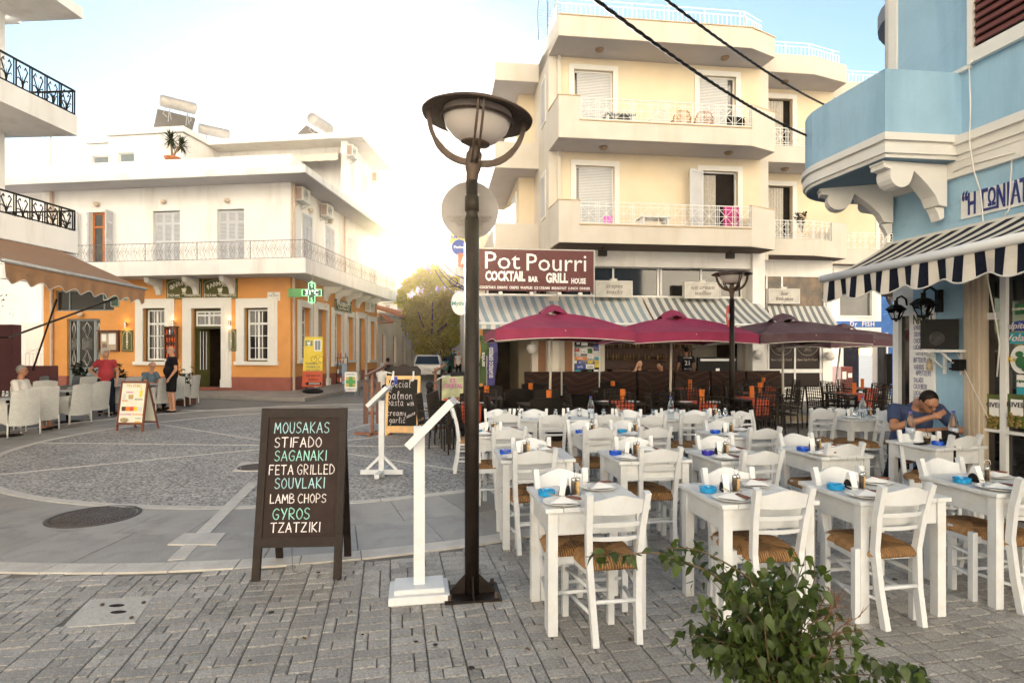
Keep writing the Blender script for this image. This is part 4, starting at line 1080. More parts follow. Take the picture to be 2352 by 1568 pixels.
wq1=PF.rect(300*.3386+0,0,0,0,Y_)if False else None
h1=PF.rect(203,355,248,372,Y_);h2_=PF.rect(272,351,308,372,Y_)
wall(m,PF,ubx,uc,ZR2,zc-.02,Y_,.3,[(h2_[0],h2_[1],h2_[2]-.8,h2_[3])]);wall(m,PF,ua,ubx,ZR2,zc-.28,Y_+.2,.3,[(h1[0],h1[1],h1[2]-.8,h1[3])])
m.fbox(PF,uc-.3,uc,Y_+.3,14,ZR2,zc-.02);m.fbox(PF,ua,ua+.3,Y_+.5,14,ZR2,zc-.28)
uc2=PF.hit(470,330,6.6)[0]
m.fbox(PF,uc,-.3,7.2,7.5,ZR2,zc)
m.fbox(SD,6.4,SE+.0,.0,.3,ZT,zc)
m.build('rooftop_wall',WHITE_PL,ph)
m=MB();m.fbox(PF,ubx-.05,uc+.14,Y_-.14,12,zc,zc+.26);m.fbox(PF,ua-.05,ubx-.05,Y_+.1,12,zc-.26,zc-.02)
K3=SD.w(5.9,-.95,0);K4=SD.w(SE+.3,-.95,0);A3=PF.w(uc+.14,6.0,0);
m.prism([tuple(v[:2])for v in(A3,K3,K4,SD.w(SE+.3,6,0),PF.w(uc+.14,14,0))],zc-.02,zc+.26);m.build('rooftop_slab',WHITE_PL,ph)
for h,dd in((h1,Y_+.2),(h2_,Y_)):
 m=MB();m.fbox(PF,h[0],h[1],dd+.12,dd+.14,h[2]-.8,h[3]);w=m.build('window',GREYFR,ph)
 m=MB();surround(m,PF,h[0]+.05,h[1]-.05,h[2]-.75,h[3]-.05,.05,dd+.12,dd+.07,False);m.build('frame',WMETAL,w)
for(x0,y0,x1,y1)in((805.6,384,818,433),(832,402,845,440)):
 q=SD.rect(x0,y0,x1,y1);m=MB();surround(m,SD,q[0]+.1,q[1]-.1,q[2],q[3]-.1,.1,0,-.03);m.build('window_surround',TRIM,ph)
 roller(ph,SD,q[0]+.1,q[1]-.1,q[2],q[3]-.1,-.02)
m=MB();P0=PF.w(uc+.4,7.15,11.9);m.add([PF.w(uc+.35,7.15,11.85),PF.w(-.6,7.15,11.85),PF.w(-.6,5.75,11.35),PF.w(uc+.35,5.75,11.35)],[(0,1,2,3)])
n=60
for i in range(n):
 a=uc+.35+(-.6-uc-.35)*i/n;b=uc+.35+(-.6-uc-.35)*(i+1)/n;s1=.30+.05*abs(math.sin(i*math.pi/5));s2_=.30+.05*abs(math.sin((i+1)*math.pi/5))
 m.quad(PF.w(a,5.75,11.35),PF.w(b,5.75,11.35),PF.w(b,5.75,11.35-s2_),PF.w(a,5.75,11.35-s1))
tag(m.build('terrace_awning',OFFW),'long cream awning with scalloped valance on the pharmacy roof terrace','awning')
def heater(px,py,Y,sc,rz,lab,panel=True):
 p=at(px,py,Y);t=thing('solar_water_heater',p,0,lab,'water heater','solar water heaters on the white roof')
 M=Matrix.Translation(p)@Matrix.Rotation(rz,4,'Z');L_=.95*sc;r=.34*sc
 m=MB(M@Matrix.Rotation(R(90),4,'X'));m.lathe([(0,-L_),(r*.6,-L_),(r*.62,-L_+.02),(r*.95,-L_+.02),(r,-L_+.08),(r,L_-.08),(r*.95,L_),(0,L_+.01)],24);m.build('tank',mat('tank_shell',(.38,.35,.32),.35,metal=.1,var=.1),t)
 m=MB(M)
 for s_ in(-.5,.5):
  m.beam([(-.3,s_*L_,-.9),(0,s_*L_,-r),(.35,s_*L_,-1.0)],.04)
  m.tube([(-.1,s_*L_*1.3,-r*.9),(-.3,s_*L_*1.6,-.55),(-.1,s_*L_*1.2,-.75)],.018,6)
 m.build('stand',GALV,t)
 if panel:
  m=MB(M);m.add([(-.35,-.9,-.35),(-.35,.9,-.35),(-1.7,.9,-1.35),(-1.7,-.9,-1.35),(-.40,-.9,-.43),(-.40,.9,-.43),(-1.75,.9,-1.43),(-1.75,-.9,-1.43)],[(0,1,2,3),(7,6,5,4),(0,4,5,1),(1,5,6,2),(2,6,7,3),(3,7,4,0)]);m.build('collector',mat('collector_grey',(.16,.14,.12),.5,var=.3,scale=30),t)
heater(410,241,31,.88,R(-48),'large steel solar water heater tank beside a tilted collector on the roof')
heater(492,303,34,.85,R(-50),'small half-hidden water heater tank behind the white roof edge')
heater(737,285,34,.95,R(-15),'water heater tank end-on above the terrace awning')
yp=thing('potted_yucca',at(396,362,25.5),0,'spiky two-stemmed yucca in a terracotta pot on the white parapet','plant')
p=at(396,362,25.5);m=MB();m.lathe([(.16,-.35),(.30,-.05),(.34,.0),(.30,.0),(.28,-.04)],16,p);m.build('pot',TILE,yp)
m=MB();heads=[]
for(dx,hh,le)in((-.10,.85,.62),(.36,.62,.52)):
 a=p+Vector((.0,0,-.05));b=p+Vector((dx*.5,0,hh*.5));c_=p+Vector((dx,.05,hh));m.tube([a,b,c_],[.05,.04,.045],7);heads.append((c_,le))
m.build('stem',mat('yucca_stem',(.30,.19,.11),.8),yp)
m=MB()
for c_,le in heads:
 for i in range(110):
  a=rnd.uniform(0,6.283);e=rnd.uniform(-1.1,1.35);d=Vector((math.cos(a)*math.cos(e),math.sin(a)*math.cos(e),math.sin(e)))
  l_=le*rnd.uniform(.7,1.05);s_=d.cross(Vector((0,0,1)));s_=(s_.normalized()if s_.length>.01 else Vector((1,0,0)))*.018
  st=c_+Vector((0,0,rnd.uniform(-.2,.08)));mid=st+d*l_*.5;en=st+d*l_+Vector((0,0,-.08*l_))
  m.add([st-s_,st+s_,mid+s_,mid-s_,en],[(0,1,2,3),(3,2,4)])
o=m.build('leaf',mat('yucca_leaf',(.035,.05,.015),.6,rand=.4),yp);o['kind']='stuff'
m=MB();pts=[gnd(240,899.5,.1),gnd(430,905,.1),gnd(640,913,.1),gnd(700,914,.1),gnd(800,894,.1),gnd(868,880,.1),SD.w(40,-1.1,0),SD.w(40,.2,0),SD.w(.2,.2,0),PF.w(uL,.2,0),PF.w(uL,-.6,0)]
m.prism([tuple(p[:2])for p in pts],-.02,.10);tag(m.build('sidewalk',mat('sidewalk_concrete',(.27,.245,.22),.6,var=.12,scale=2,stain=(.16,.15,.14),stains=.5,sscale=1.5)),kind='structure')
LF=Frame((-11.0,15.0),90-3.87)
lb=thing('corner_apartment_building',(-11.0,15.0,0),0,'pale grey building at far left with black wrought iron balconies','building')
m=MB();m.fbox(LF,-13,-.35,1.62,6,3.9,14);m.build('wall',WHITE_PL,lb)
m=MB();m.fbox(LF,-13,-.9,1.75,6,0,4.05);m.build('ground_floor_wall',PLUM2_PL,lb)
m=MB()
for zb,zt in((4.12,4.67),(7.10,7.59),(10.05,10.32)):m.fbox(LF,-13,0,0 if zt<10 else-.15,1.62,zb,zt);
for zb,zt in((4.12,4.67),(7.10,7.59)):m.fbox(LF,-.3,0,1.62,6,zb,zt)
m.fbox(LF,-.3,.1,1.62,6,10.05,10.32)
m.build('balcony_slab',WHITE_PL,lb)
def ironrail(z0,z1):
 m=MB();hz=z1-z0
 def seg(W,L_):
  m.beam([W(0,z1),W(L_,z1)],.05,.035);m.beam([W(0,z0+.04),W(L_,z0+.04)],.03,.03)
  n=int(L_/.40)
  for i in range(n+1):
   a=i*L_/n;m.beam([W(a,z0+.04),W(a,z1)],.024)
   if i==n:break
   b=a+L_/n;c_=(a+b)/2+.04;e=(b-a)*.34
   m.tube([W(a+.06,z0+.04),W(a+.06,z1)],.014,6)
   for s_ in(-1,1):
    m.tube([W(c_,z0+.04),W(c_+s_*e*.25,z0+hz*.35),W(c_+s_*e*.9,z0+hz*.72),W(c_+s_*e*.5,z0+hz*.86),W(c_+s_*e*.35,z0+hz*.76)],.014,5)
    m.tube([W(c_,z0+hz*.25),W(c_+s_*e*.8,z0+hz*.42),W(c_+s_*e*.95,z0+hz*.36)],.011,5)
   m.tube([W(c_,z0+.04),W(c_,z0+hz*.5)],[.02,.005],5)
 seg(lambda t,z:LF.w(-.04-t,.05,z),9.0);seg(lambda t,z:LF.w(-.04,.05+t,z),3.2)
 m.build('railing',BLACK,lb)
ironrail(4.67,5.19);ironrail(7.59,8.22)
def awning(name,label,BL,BR,FL,FR,drop,n,mats,pitch,amp,wob=.0,sag=.0,pipe=None,barr=.0,barm=None,group=None,cat='awning',sub=4):
 t=thing(name,(BL+FL)/2,0,label,cat,group)
 m=MB();K_=6
 for i in range(n):
  m.mi=i%len(mats)
  for k in range(K_):
   def P(a,b):
    p=(BL.lerp(BR,a)).lerp(FL.lerp(FR,a),b);p=p.copy();p.z-=sag*math.sin(math.pi*b);return p
   m.quad(P(i/n,(k+1)/K_),P((i+1)/n,(k+1)/K_),P((i+1)/n,k/K_),P(i/n,k/K_))
 m.build('canopy',mats,t)
 m=MB();edge=[]
 L_=(FR-FL).length;out=(FR-FL).cross(Vector((0,0,1))).normalized()
 for i in range(n):
  m.mi=i%len(mats)
  for j in range(sub):
   def V(a,b):
    s_=a*L_;w_=wob*math.sin(s_*2*math.pi/pitch*1.0+.6)*b
    sc=drop*(1+amp*math.sin(s_*2*math.pi/pitch))*b
    return FL.lerp(FR,a)+out*w_+Vector((0,0,-sc))
   a0=(i+j/sub)/n;a1=(i+(j+1)/sub)/n
   for b0,b1 in((0,.5),(.5,1)):m.add([V(a0,b1),V(a1,b1),V(a1,b0),V(a0,b0)],[(0,1,2,3)],smooth=True)
   edge.append(V(a0,1))
 edge.append(V(1,1))
 m.build('valance',mats,t)
 if pipe:e=MB();e.tube(edge,.008,5);e.build('piping',pipe,t)
 if barr:e=MB();d=(FR-FL).normalized()*.04;e.tube([FL-d,FR+d],barr,14);e.build('front_bar',barm,t)
 return t
FLp,FRp=at(333,664,13.2),at(10,598,9.15)
BLp=LF.w(-.6,-.1,4.08);BRp=LF.w(-.6-(13.2-9.15)*1.0,-.1,4.08)
ta=awning('beige_awning','tan fabric awning with scalloped edge over the left cafe tables',BLp,BRp,FLp,FRp,.30,16,[BEIGE],.42,.14,.02,pipe=LTBL,barr=.035,barm=GALV,sub=8)
m=MB();m.beam([at(20,775,12.0)+Vector((-.6,0,0)),at(20,775,12.0),at(277,681,12.8)],.05,.035);m.beam([at(130,688,11.5),at(92,800,12.6),at(75,850,12.6)],.028);m.build('awning_arm',BLACK,ta)
wh=thing('white_house',at(60,700,30),0,'plain white house wall behind the black wrought iron balconies','building')
m=MB();p0,p1=at(20,806,30),at(95,806,30);m.box(p0.x-4,p1.x,30,36,0,12.2);m.build('wall',WHITE_PL,wh)
m=MB();m.beam([at(117,560,30),at(117,312,30)],.05);m.build('roof_pole',GALV,wh)
lw=thing('garden_wall',at(100,800,27),0,'low white garden wall with sloping top behind the cafe terrace','wall')
m=MB();m.vprism([(at(20,0,27).x,0),(at(150,0,27).x,0),(at(150,0,27).x,at(0,697,27).z),(at(110,0,27).x,at(0,738,27).z),(at(20,0,27).x,at(0,748,27).z)],27,27.3);m.build('wall',WHITE_PL,lw)
lw2=thing('low_plum_wall',at(60,850,18),0,'low plum-red wall at the left edge behind the wicker chairs','wall')
m=MB();a_=gnd(0,900);m.box(at(-60,0,17.6).x,at(30,0,17.6).x,17.6,17.9,0,at(0,745,17.6).z);m.box(at(30,0,17.6).x,at(116,0,17.6).x,17.6,17.9,0,at(0,840,17.6).z);m.build('wall',PLUM2_PL,lw2)
gt=thing('iron_gate',at(100,830,26),0,'pale wrought iron garden gate with scrolls behind the awning arms','gate')
m=MB()
x0,x1=at(58,0,26).x,at(148,0,26).x;z1=at(0,812,26).z
for i in range(11):x=x0+(x1-x0)*i/10;m.beam([(x,26,0),(x,26,z1)],.02)
m.beam([(x0,26,z1),(x1,26,z1)],.03);m.beam([(x0,26,z1),((x0+x1)/2,26,z1+.35),(x1,26,z1)],.03)
for i in range(4):x=x0+(x1-x0)*(i+.5)/4;m.tube([(x+.15*math.cos(k),26,z1+.1+.1*math.sin(k))for k in[j*.5 for j in range(11)]],.012,5)
m.build('frame',GREYSH,gt)
BF=Frame((4.65,7.23),-79.85)
bz=thing('tavern_building',(4.65,7.23,0),0,'sky blue tavern building with rounded corner balcony and striped awning','building')
u_s0=BF.hit(2097,900)[0];u_j0=BF.hit(2219,900)[0];u_j1=BF.hit(2264,900)[0];u_f=BF.hit(2310,900)[0];UE=6.5
ZC0,ZC1=3.62,3.93
print('blue',u_s0,u_j0,u_j1,u_f)
m=MB();m.fbox(BF,0,UE,0,.3,2.75,ZC0);m.fbox(BF,u_s0,u_j0,0,.3,.0,2.75);ZLG=BF.hit(2244.6,110,0)[1]-.16
m.fbox(BF,0,UE,.0,.3,ZC1+.02,ZLG)
m.fbox(BF,.0,UE,-.02,.3,ZLG,9);m.fbox(BF,0,.3,.3,5,2.75,9)
m.build('wall',BLUE_PL,bz)
m=MB();m.fbox(BF,u_s0+.02,u_j0,-.02,0,0,.42);m.build('plinth',mat('dark_blue_plinth',(.04,.10,.22),.7,var=.2,bump=.5,bscale=14),bz)
m=MB();m.fbox(BF,.05,UE,-.05,.0,ZC0-.10,ZC0+.06);m.fbox(BF,.0,UE,-.09,0,ZC0+.12,ZC0+.22);m.fbox(BF,0,UE,-.13,0,ZC0+.22,ZC1);m.fbox(BF,0,UE,-.06,0,ZC0+.06,ZC0+.12)
m.build('cornice',TRIM,bz)
ui=BF.hit(2209,250,0)[0];oc=at(2033,311,6.23)
out=[]
P1=BF.w(ui,0,0);P2=Vector((oc.x,oc.y,0));
uo=(P2-BF.o).dot(BF.u);do=(P2-BF.o).dot(BF.n)
print('balc',ui,uo,do)
base=[(ui,0),(uo,do)];uend=-.15;rad=.80
base+=[(uend-rad*math.sin(t*math.pi/16),do+rad-rad*math.cos(t*math.pi/16))for t in range(0,9)]
base+=[(uend-rad,3.6),(0,3.6),(0,.0)]
def offs(e):
 n=len(base);r=[]
 cx=.0;
 for i,(a,b)in enumerate(base):
  if i==0:r.append((a+e,0));continue
  if i==1:r.append((a+e,b-e));continue
  if i>=n-3:r.append({n-3:(a-e,b),n-2:(a,b),n-1:(a,b)}[i]);continue
  t=(i-2)*math.pi/16;r.append((a-e*math.sin(t),b-e*math.cos(t)))
 return r
m=MB(BF.M)
for e,z0,z1 in((0,3.70,3.74),(.03,3.74,3.84),(.01,3.84,3.87),(.05,3.87,3.93),(.02,3.93,3.96)):m.prism(offs(e),z0,z1)
m.build('balcony_slab',TRIM,bz)
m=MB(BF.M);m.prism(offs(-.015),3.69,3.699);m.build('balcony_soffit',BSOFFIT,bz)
m=MB(BF.M);o1,o2=offs(0.0),offs(-.12)
ZBP=4.63
for i in range(len(base)-3):
 a,b,c,d=o1[i],o1[i+1],o2[i+1],o2[i]
 m.prism([a,b,c,d],3.96,ZBP)
m.build('balcony_parapet',BLUE_PL,bz)
def bracket(org,deg,out_,zt,hgt,w):
 fr=Frame(org,deg)
 pr=[(0,zt),(0,zt-hgt),(.10,zt-hgt+.02)]
 pr+=[(.10+(out_*.52-.10)*t,zt-hgt+.04+(hgt*.72)*(t**.75))for t in[k/7 for k in range(1,8)]]
 cx,cz,r=out_*.72,zt-hgt*.30,out_*.17
 pr+=[(cx+r*math.cos(a),cz+r*math.sin(a)*1.0)for a in[math.pi+.5+k*(math.pi-.1)/8 for k in range(9)]]
 pr+=[(out_*.93,zt-hgt*.16),(out_*.98,zt-hgt*.16),(out_*.98,zt-hgt*.06),(out_,zt-hgt*.05),(out_,zt)]
 m=MB();m.vprism([(p[0],p[1])for p in pr],-w/2,w/2,M=fr.M)
 m.vprism([(0,zt-hgt),(0,zt-hgt-.11),(.05,zt-hgt-.14),(.08,zt-hgt-.06),(.12,zt-hgt)],-w*.3,w*.3,M=fr.M)
 m.build('bracket',TRIM,bz)
bracket(BF.w(ui-.22,-.05,0)[:2],180+10.15,.80,3.688,.46,.19)
bracket(BF.w(-.02,-.01,0)[:2],180+10.15-28,.80,3.688,.48,.2)
bracket(BF.w(-.10,.25,0)[:2],180+10.15-78,.62,3.688,.40,.2)
w0=BF.hit(2233.6,60,0)[0];w1=BF.hit(2244.6,60,0)[0];zs=BF.hit(2244.6,110,0)[1]
m=MB();m.fbox(BF,w0,w1,-.07,-.02,zs-.16,8.8);m.fbox(BF,w1,UE,-.07,-.02,zs-.16,zs-.02);m.fbox(BF,ui-.3,w0,-.05,.0,zs-.19,zs-.15);m.build('window_frame',TRIM,bz)
BRSH=mat('brown_shutter',(.17,.055,.045),.5,var=.1)
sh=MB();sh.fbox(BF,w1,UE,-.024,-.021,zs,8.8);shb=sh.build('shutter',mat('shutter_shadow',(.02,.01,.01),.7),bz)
pm=None
for i in range(16):
 z=zs+.02+i*.085
 q=MB();q.add([BF.w(w1+.02,-.065,z),BF.w(w1+2.6,-.065,z),BF.w(w1+2.6,-.03,z+.062),BF.w(w1+.02,-.03,z+.062),BF.w(w1+.02,-.050,z-.008),BF.w(w1+2.6,-.050,z-.008),BF.w(w1+2.6,-.022,z+.05),BF.w(w1+.02,-.022,z+.05)],[(0,1,2,3),(7,6,5,4),(0,4,5,1),(3,2,6,7),(0,3,7,4),(1,5,6,2)])
 if pm is None:pm=q.mesh('slat',BRSH,WM(shb).inverted()if False else None);z_ref=z;
 o=bpy.data.objects.new('slat',pm);COL.objects.link(o);setparent(o,shb);o.location=Vector((0,0,z-z_ref))-Vector((4.65,7.23,0))
m=MB(BF.M);m.box(-.02,.10,-.045,.0,5.05,9);m.tube([(-.07,.02,4.63),(-.07,.02,9)],.05,8);m.build('corner_strip',TRIM,bz)
m=MB(BF.M);m.prism([(-.1+(-.95)*math.sin(t*math.pi/14),1.15-.95*math.cos(t*math.pi/14))for t in range(15)]+[(0,2.1),(0,.2)],5.95,6.15);m.build('upper_balcony',mat('blue_grey_plaster',(.24,.26,.30),.8),bz)  # rounded slab in even blue-grey plaster
m=MB();W=lambda px,py,d:BF.w(BF.hit(px,py,d)[0],d,BF.hit(px,py,d)[1])
m.tube([W(2235,137,-.10),W(2226,150,-.10),W(2229,240,-.10),W(2227,330,-.15),W(2236,390,-.11),W(2252,440,-.04),W(2256,480,-.04),W(2262,560,-.04),W(2268,640,-.04),W(2290,750,-.04),W(2296,790,-.04),W(2290,865,-.04)],.007,5)
m.tube([W(2190,395,-.06),W(2215,383,-.06),W(2265,368,-.06),W(2330,350,-.06)],.008,5)
m.tube([W(2352,345,-.03),W(2325,350,-.03),W(2321,420,-.03),W(2318,480,-.03),W(2308,498,-.03)],.007,5)
m.tube([W(2196,805,-.05),W(2230,880,-.05),W(2270,960,-.05)],.004,5)
m.build('cable',mat('white_cable',(.7,.68,.64),.5),bz)
a=BF.hit(2207,480,-.02)[0]
z0,z1=BF.hit(2206,504.5,-.02)[1],BF.hit(2208,453,-.02)[1]
ts=thing('tavern_sign',BF.w(a,0,z0),0,'white panel lettered in dark blue Greek capitals above the striped awning','sign')
m=MB();m.fbox(BF,a,a+2.2,-.02,-.002,z0-.0,z1+.02);m.build('panel',mat('sign_white',(.72,.71,.68),.6,stain=(.2,.42,.6),stains=.35,sscale=6),ts)
NI=mat('navy_lettering',(.02,.03,.16),.6)
hz=z1-z0
for s_,px,sz in(('“',2217,.34),('Η',2233,.30),('Γ',2262,.30),('Ω',2279,.24),('Ν',2300,.30),('Ι',2317,.30),('Α',2334,.30),('Τ',2353,.30)):
 u=BF.hit(px,470,-.02)[0];text(ts,s_,sz,None,M=facing(BF,u,-.026,z0+hz*(.52 if s_!='“' else .60)+(.02 if s_=='Ω' else 0)),m=NI,bold=.022,sx=.46)
m=MB();u=BF.hit(2279,470)[0];m.fbox(BF,u-.07,u+.07,-.026,-.02,z0+.03,z0+.055);m.build('underline',NI,ts)
FLb,FRb=at(1893,640,7.06),None
d_=(at(2352,545,4.55)-FLb);FRb=FLb+d_*1.45
BLb=BF.w(-.05,-.03,BF.hit(2052,560,0)[1]);BRb=BLb+BF.u*(FRb-FLb).length;BRb.z=BLb.z
sa=awning('striped_awning','navy and off-white striped awning with wavy valance over the tavern front',BLb,BRb,FLb,FRb,.255,37,[OFFW,NAVY],.46,.12,.03,sag=.03,pipe=LTBL,barr=.045,barm=WMETAL,sub=5)
m=MB();P=lambda u,d,z:BF.w(u,d,z)
m.beam([P(-.05,-.03,BLb.z+.0),P(UE,-.03,BLb.z+.0)],.05,.03);m.build('mounting_rail',LTBL,sa)
m=MB();m.fbox(BF,u_j0,u_j1,-.03,.3,0,2.75)
for k in range(3):m.fbox(BF,u_j0+(u_j1-u_j0)*(.25+.25*k),u_j0+(u_j1-u_j0)*(.33+.25*k),-.045,-.03,0,2.75)
m.build('beige_jamb',mat('beige_jamb_paint',(.50,.42,.32),.6,var=.06),bz)
fa=BF.hit(2296,900)[0]
m=MB();m.fbox(BF,fa,u_f,.0,.08,0,2.75);m.fbox(BF,u_j1,fa,.0,.08,.0,.1);m.fbox(BF,u_j1,fa,.02,.07,1.98,2.05);gd=m.build('shopfront_frame',WMETAL,bz)
m=MB();m.fbox(BF,u_j1,fa,.04,.045,.1,2.75);m.fbox(BF,u_f,UE,.04,.045,0,2.75);m.build('pane',DKGLASS,gd)
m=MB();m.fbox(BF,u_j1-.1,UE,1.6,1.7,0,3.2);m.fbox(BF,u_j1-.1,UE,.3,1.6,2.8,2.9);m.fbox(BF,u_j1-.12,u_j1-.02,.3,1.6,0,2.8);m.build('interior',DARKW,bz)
m=MB();e0,e1=BF.hit(2071,800)[0],BF.hit(2095,800)[0];zt=BF.hit(2080,712)[1]
m.fbox(BF,0,.08,-.0,.1,0,2.75);m.fbox(BF,u_s0-.05,u_s0,-.0,.1,0,zt);m.fbox(BF,.08,u_s0-.05,.0,.1,zt-.07,zt);m.fbox(BF,.08,u_s0,.0,.1,zt,2.75)
wd_=m.build('side_door_frame',WMETAL,bz);m=MB();m.fbox(BF,.08,u_s0-.05,.05,.055,.05,zt-.07);m.build('pane',DKGLASS,wd_)
def sticker(px0,py0,px1,py1,mt,txt=None,tm=None,sz=.05,oval=False,d=.03,shear=0):
 u0,u1,z0,z1=BF.rect(px0,py0,px1,py1,d);m=MB(BF.M)
 if oval:m.vprism([((u0+u1)/2+(u1-u0)/2*math.cos(k*math.pi/12),(z0+z1)/2+(z1-z0)/2*math.sin(k*math.pi/12))for k in range(24)],d,d+.004)
 else:m.box(u0,u1,d,d+.004,z0,z1)
 o=m.build('sticker',mt,bz)
 if txt:text(o,txt,sz,None,M=facing(BF,(u0+u1)/2,d-.004,(z0+z1)/2),m=tm or CHW,bold=.01,shear=shear)
SG=mat('sticker_green',(.03,.14,.05),.5);SB=mat('sticker_blue',(.02,.05,.30),.5);ST=mat('sticker_teal',(.03,.32,.40),.5);SY=mat('sticker_yellow',(.7,.5,.05),.5)
sticker(2331,697,2362,722,SG,'REVIEW US',CREAMINK,.035);sticker(2320,736,2372,760,SB,'alpitour',CHW,.09,True,shear=.3);sticker(2319,763,2380,789,ST,'Volando',CHW,.10,shear=.3)
sticker(2320,793,2372,858,PORC,'Karamba',SY,.07,True);sticker(2335,861,2375,889,PORC,'tripadvisor',SG,.04);sticker(2335,890,2375,912,ST,None)
m=MB(BF.M);u,z=BF.hit(2346,832,.02);m.ell((u,.02,z),(.06,.01,.06));m.ell((u-.02,.02,z+.08),(.04,.01,.03));m.ell((u+.05,.02,z-.07),(.05,.01,.02));m.build('green_shape',SG,bz)
for(px0,px1)in((2266,2296),(2314,2350)):
 u0,u1,z0,z1=BF.rect(px0,905,px1,982,.02);m=MB();m.fbox(BF,u0,u1,.02,.028,z0,z1);o=m.build('wine_poster',mat('poster_green',(.10,.13,.03),.5,var=.4),bz)
 m=MB();m.fbox(BF,u0+(u1-u0)*.25,u1,.012,.02,z0+.12,z1-.05);m.build('white_panel',PORC,o);text(o,'KIVELL',.07,None,M=facing(BF,(u0+u1)/2+.03,.008,z0+(z1-z0)*.68),m=INKD)
 m=MB();[m.ell(BF.w(u0+(u1-u0)*rnd.uniform(.15,.95),.0,z0+rnd.uniform(.0,.14)),(.016,)*3,6,4)for _ in range(26)];o2_=m.build('grape_print',mat('grape',(.20,.14,.03),.3),o);o2_['kind']='stuff'
m=MB();m.fbox(BF,u_j1,UE,-.01,.06,BF.hit(2290,986)[1]-.03,BF.hit(2290,986)[1]);m.build('window_shelf',WMETAL,bz)
u0,u1,z0,z1=BF.rect(2098,714,2147,950,-.02)
mbd=thing('menu_board',BF.w(u0,0,z0),0,'tall white NIGHT menu board in blue hand lettering on the blue wall','sign')
m=MB();m.fbox(BF,u0,u1,-.03,-.004,z0,z1);m.build('panel',PORC,mbd)
VI=mat('violet_ink',(.035,.03,.24),.6)
M0=BF.M@Matrix.Translation((u0,-.033,0));W_=u1-u0
text(mbd,'NiGHT',.16,None,M=facing(BF,(u0+u1)/2,-.034,z1-.10),m=BRASS,bold=.01,sx=W_/.52)
lines=[('GYROS',753),('SOUVLAKI',768),('CHICKEN',783),('LOCAL',798),('   CUTLET',811),('BIFTEKI PLATE',828),('VARIOUS',844),('   APPETIZERS',858),('SALADS',874),('COLD BEER',889),('LOCAL WINE',904),('RETSINA',918)]
SF['.']=[[(0,0),(.05,.05)]]
hm=MB()
for s_,py in lines:
 z=BF.hit(2120,py+4,-.03)[1]
 hand(hm,s_,.03,z,.050,.0075,M0@Matrix.Diagonal((W_/.47,1,1,1)))
hm.build('lettering',VI,mbd)
def lantern(fr,px,py,d,lab,sc=1.0):
 u,z=fr.hit(px,py,d);t=thing('wall_lantern',fr.w(u,d,z),0,lab,'lantern');M=fr.M@Matrix.Translation((u,d,z))@Matrix.Scale(sc,4)
 m=MB(M);m.lathe([(.035,-.125),(.05,-.12),(.05,-.10),(.035,-.10)],6);m.lathe([(.115,.0),(.12,.01),(.06,.06),(.025,.07),(.02,.10),(.028,.115),(.0,.125)],6,smooth=False)
 for k in range(6):
  a=k*math.pi/3;m.beam([(.045*math.cos(a),.045*math.sin(a),-.11),(.095*math.cos(a),.095*math.sin(a),.005)],.009)
 m.tube([(0,0,.10),(0,.02,.15),(0,.08,.175),(0,.14,.14),(0,.16,.06)],.012,6);m.cbox((0,.18,.04),(.07,.03,.22));m.lathe([(0,-.15),(.012,-.14),(.02,-.125)],6)
 m.build('frame',BLACKP,t)
 m=MB(M);m.lathe([(.043,-.105),(.092,.0)],6,smooth=False);m.build('glass',CLEAR,t)
 m=MB(M);m.tube([(.012*math.cos(k*1.2),.012*math.sin(k*1.2),-.08+k*.008)for k in range(12)],.006,5);m.build('bulb',PORC,t)
lantern(BF,2121,700,-.24,'black six-sided wall lantern over the white menu board',1.12)
lantern(BF,2058,712,-.15,'black wall lantern half hidden by the white door frame',.95)
u,z=BF.hit(2155,766,-.2);t=thing('loudspeaker',BF.w(u,-.2,z),0,'black loudspeaker on a white bracket beside the menu board','speaker')
sfm=Frame(BF.w(u,-.19,0)[:2],-79.85+50);m=MB();m.fbox(sfm,-.15,.17,-.02,.2,z-.165,z+.155);m.build('cabinet',BLACKP,t)
m=MB(sfm.M);m.lathe([(0,0),(.06,0),(.07,-.012),(.072,0)],16,M=Matrix.Translation((-.02,-.026,z-.05))@Matrix.Rotation(R(90),4,'X'));m.build('driver',mat('driver_grey',(.08,.08,.08),.4),t)
m=MB();m.fbox(BF,u-.17,u+.17,-.36,.0,z-.20,z-.175)
for s_ in(-.1,.1):m.fbox(BF,u+s_-.012,u+s_+.012,-.025,0,z-.44,z-.20);m.beam([BF.w(u+s_,-.28,z-.2),BF.w(u+s_,-.02,z-.38)],.016)
tag(m.build('wall_shelf',WMETAL),'white metal bracket shelf carrying the loudspeaker','shelf')
u,z=BF.hit(2205,838,-.06);m=MB(BF.M);m.cbox((u,-.07,z),(.09,.10,.12));m.beam([(u,-.12,z+.04),(u-.05,-.16,z+.04)],.02);m.beam([(u,-.12,z-.04),(u-.05,-.14,z-.04)],.02);tag(m.build('wall_socket_bracket',BLACKP),'empty black wall mount between menu board and beige jamb','bracket')
u,z=BF.hit(2136,842,-.06);m=MB(BF.M);m.lathe([(.012,.09),(.018,.05),(.028,.03),(.03,-.03),(.02,-.04),(0,-.04)][::-1],10,(u,-.07,z));m.tube([(u,-.06,z+.08),(u+.01,-.06,z+.3)],.004,4);tag(m.build('bulb_holder',mat('bakelite',(.5,.4,.25),.5)),'bare beige bulb holder hanging on its wire over the menu board','bulb holder')
bp=BF.w(*[0,0,0]);t=thing('pigeon',at(2062,302,6.33),0,'small dark pigeon with white breast perched on the balcony moulding','bird');p=at(2062,309,6.30)
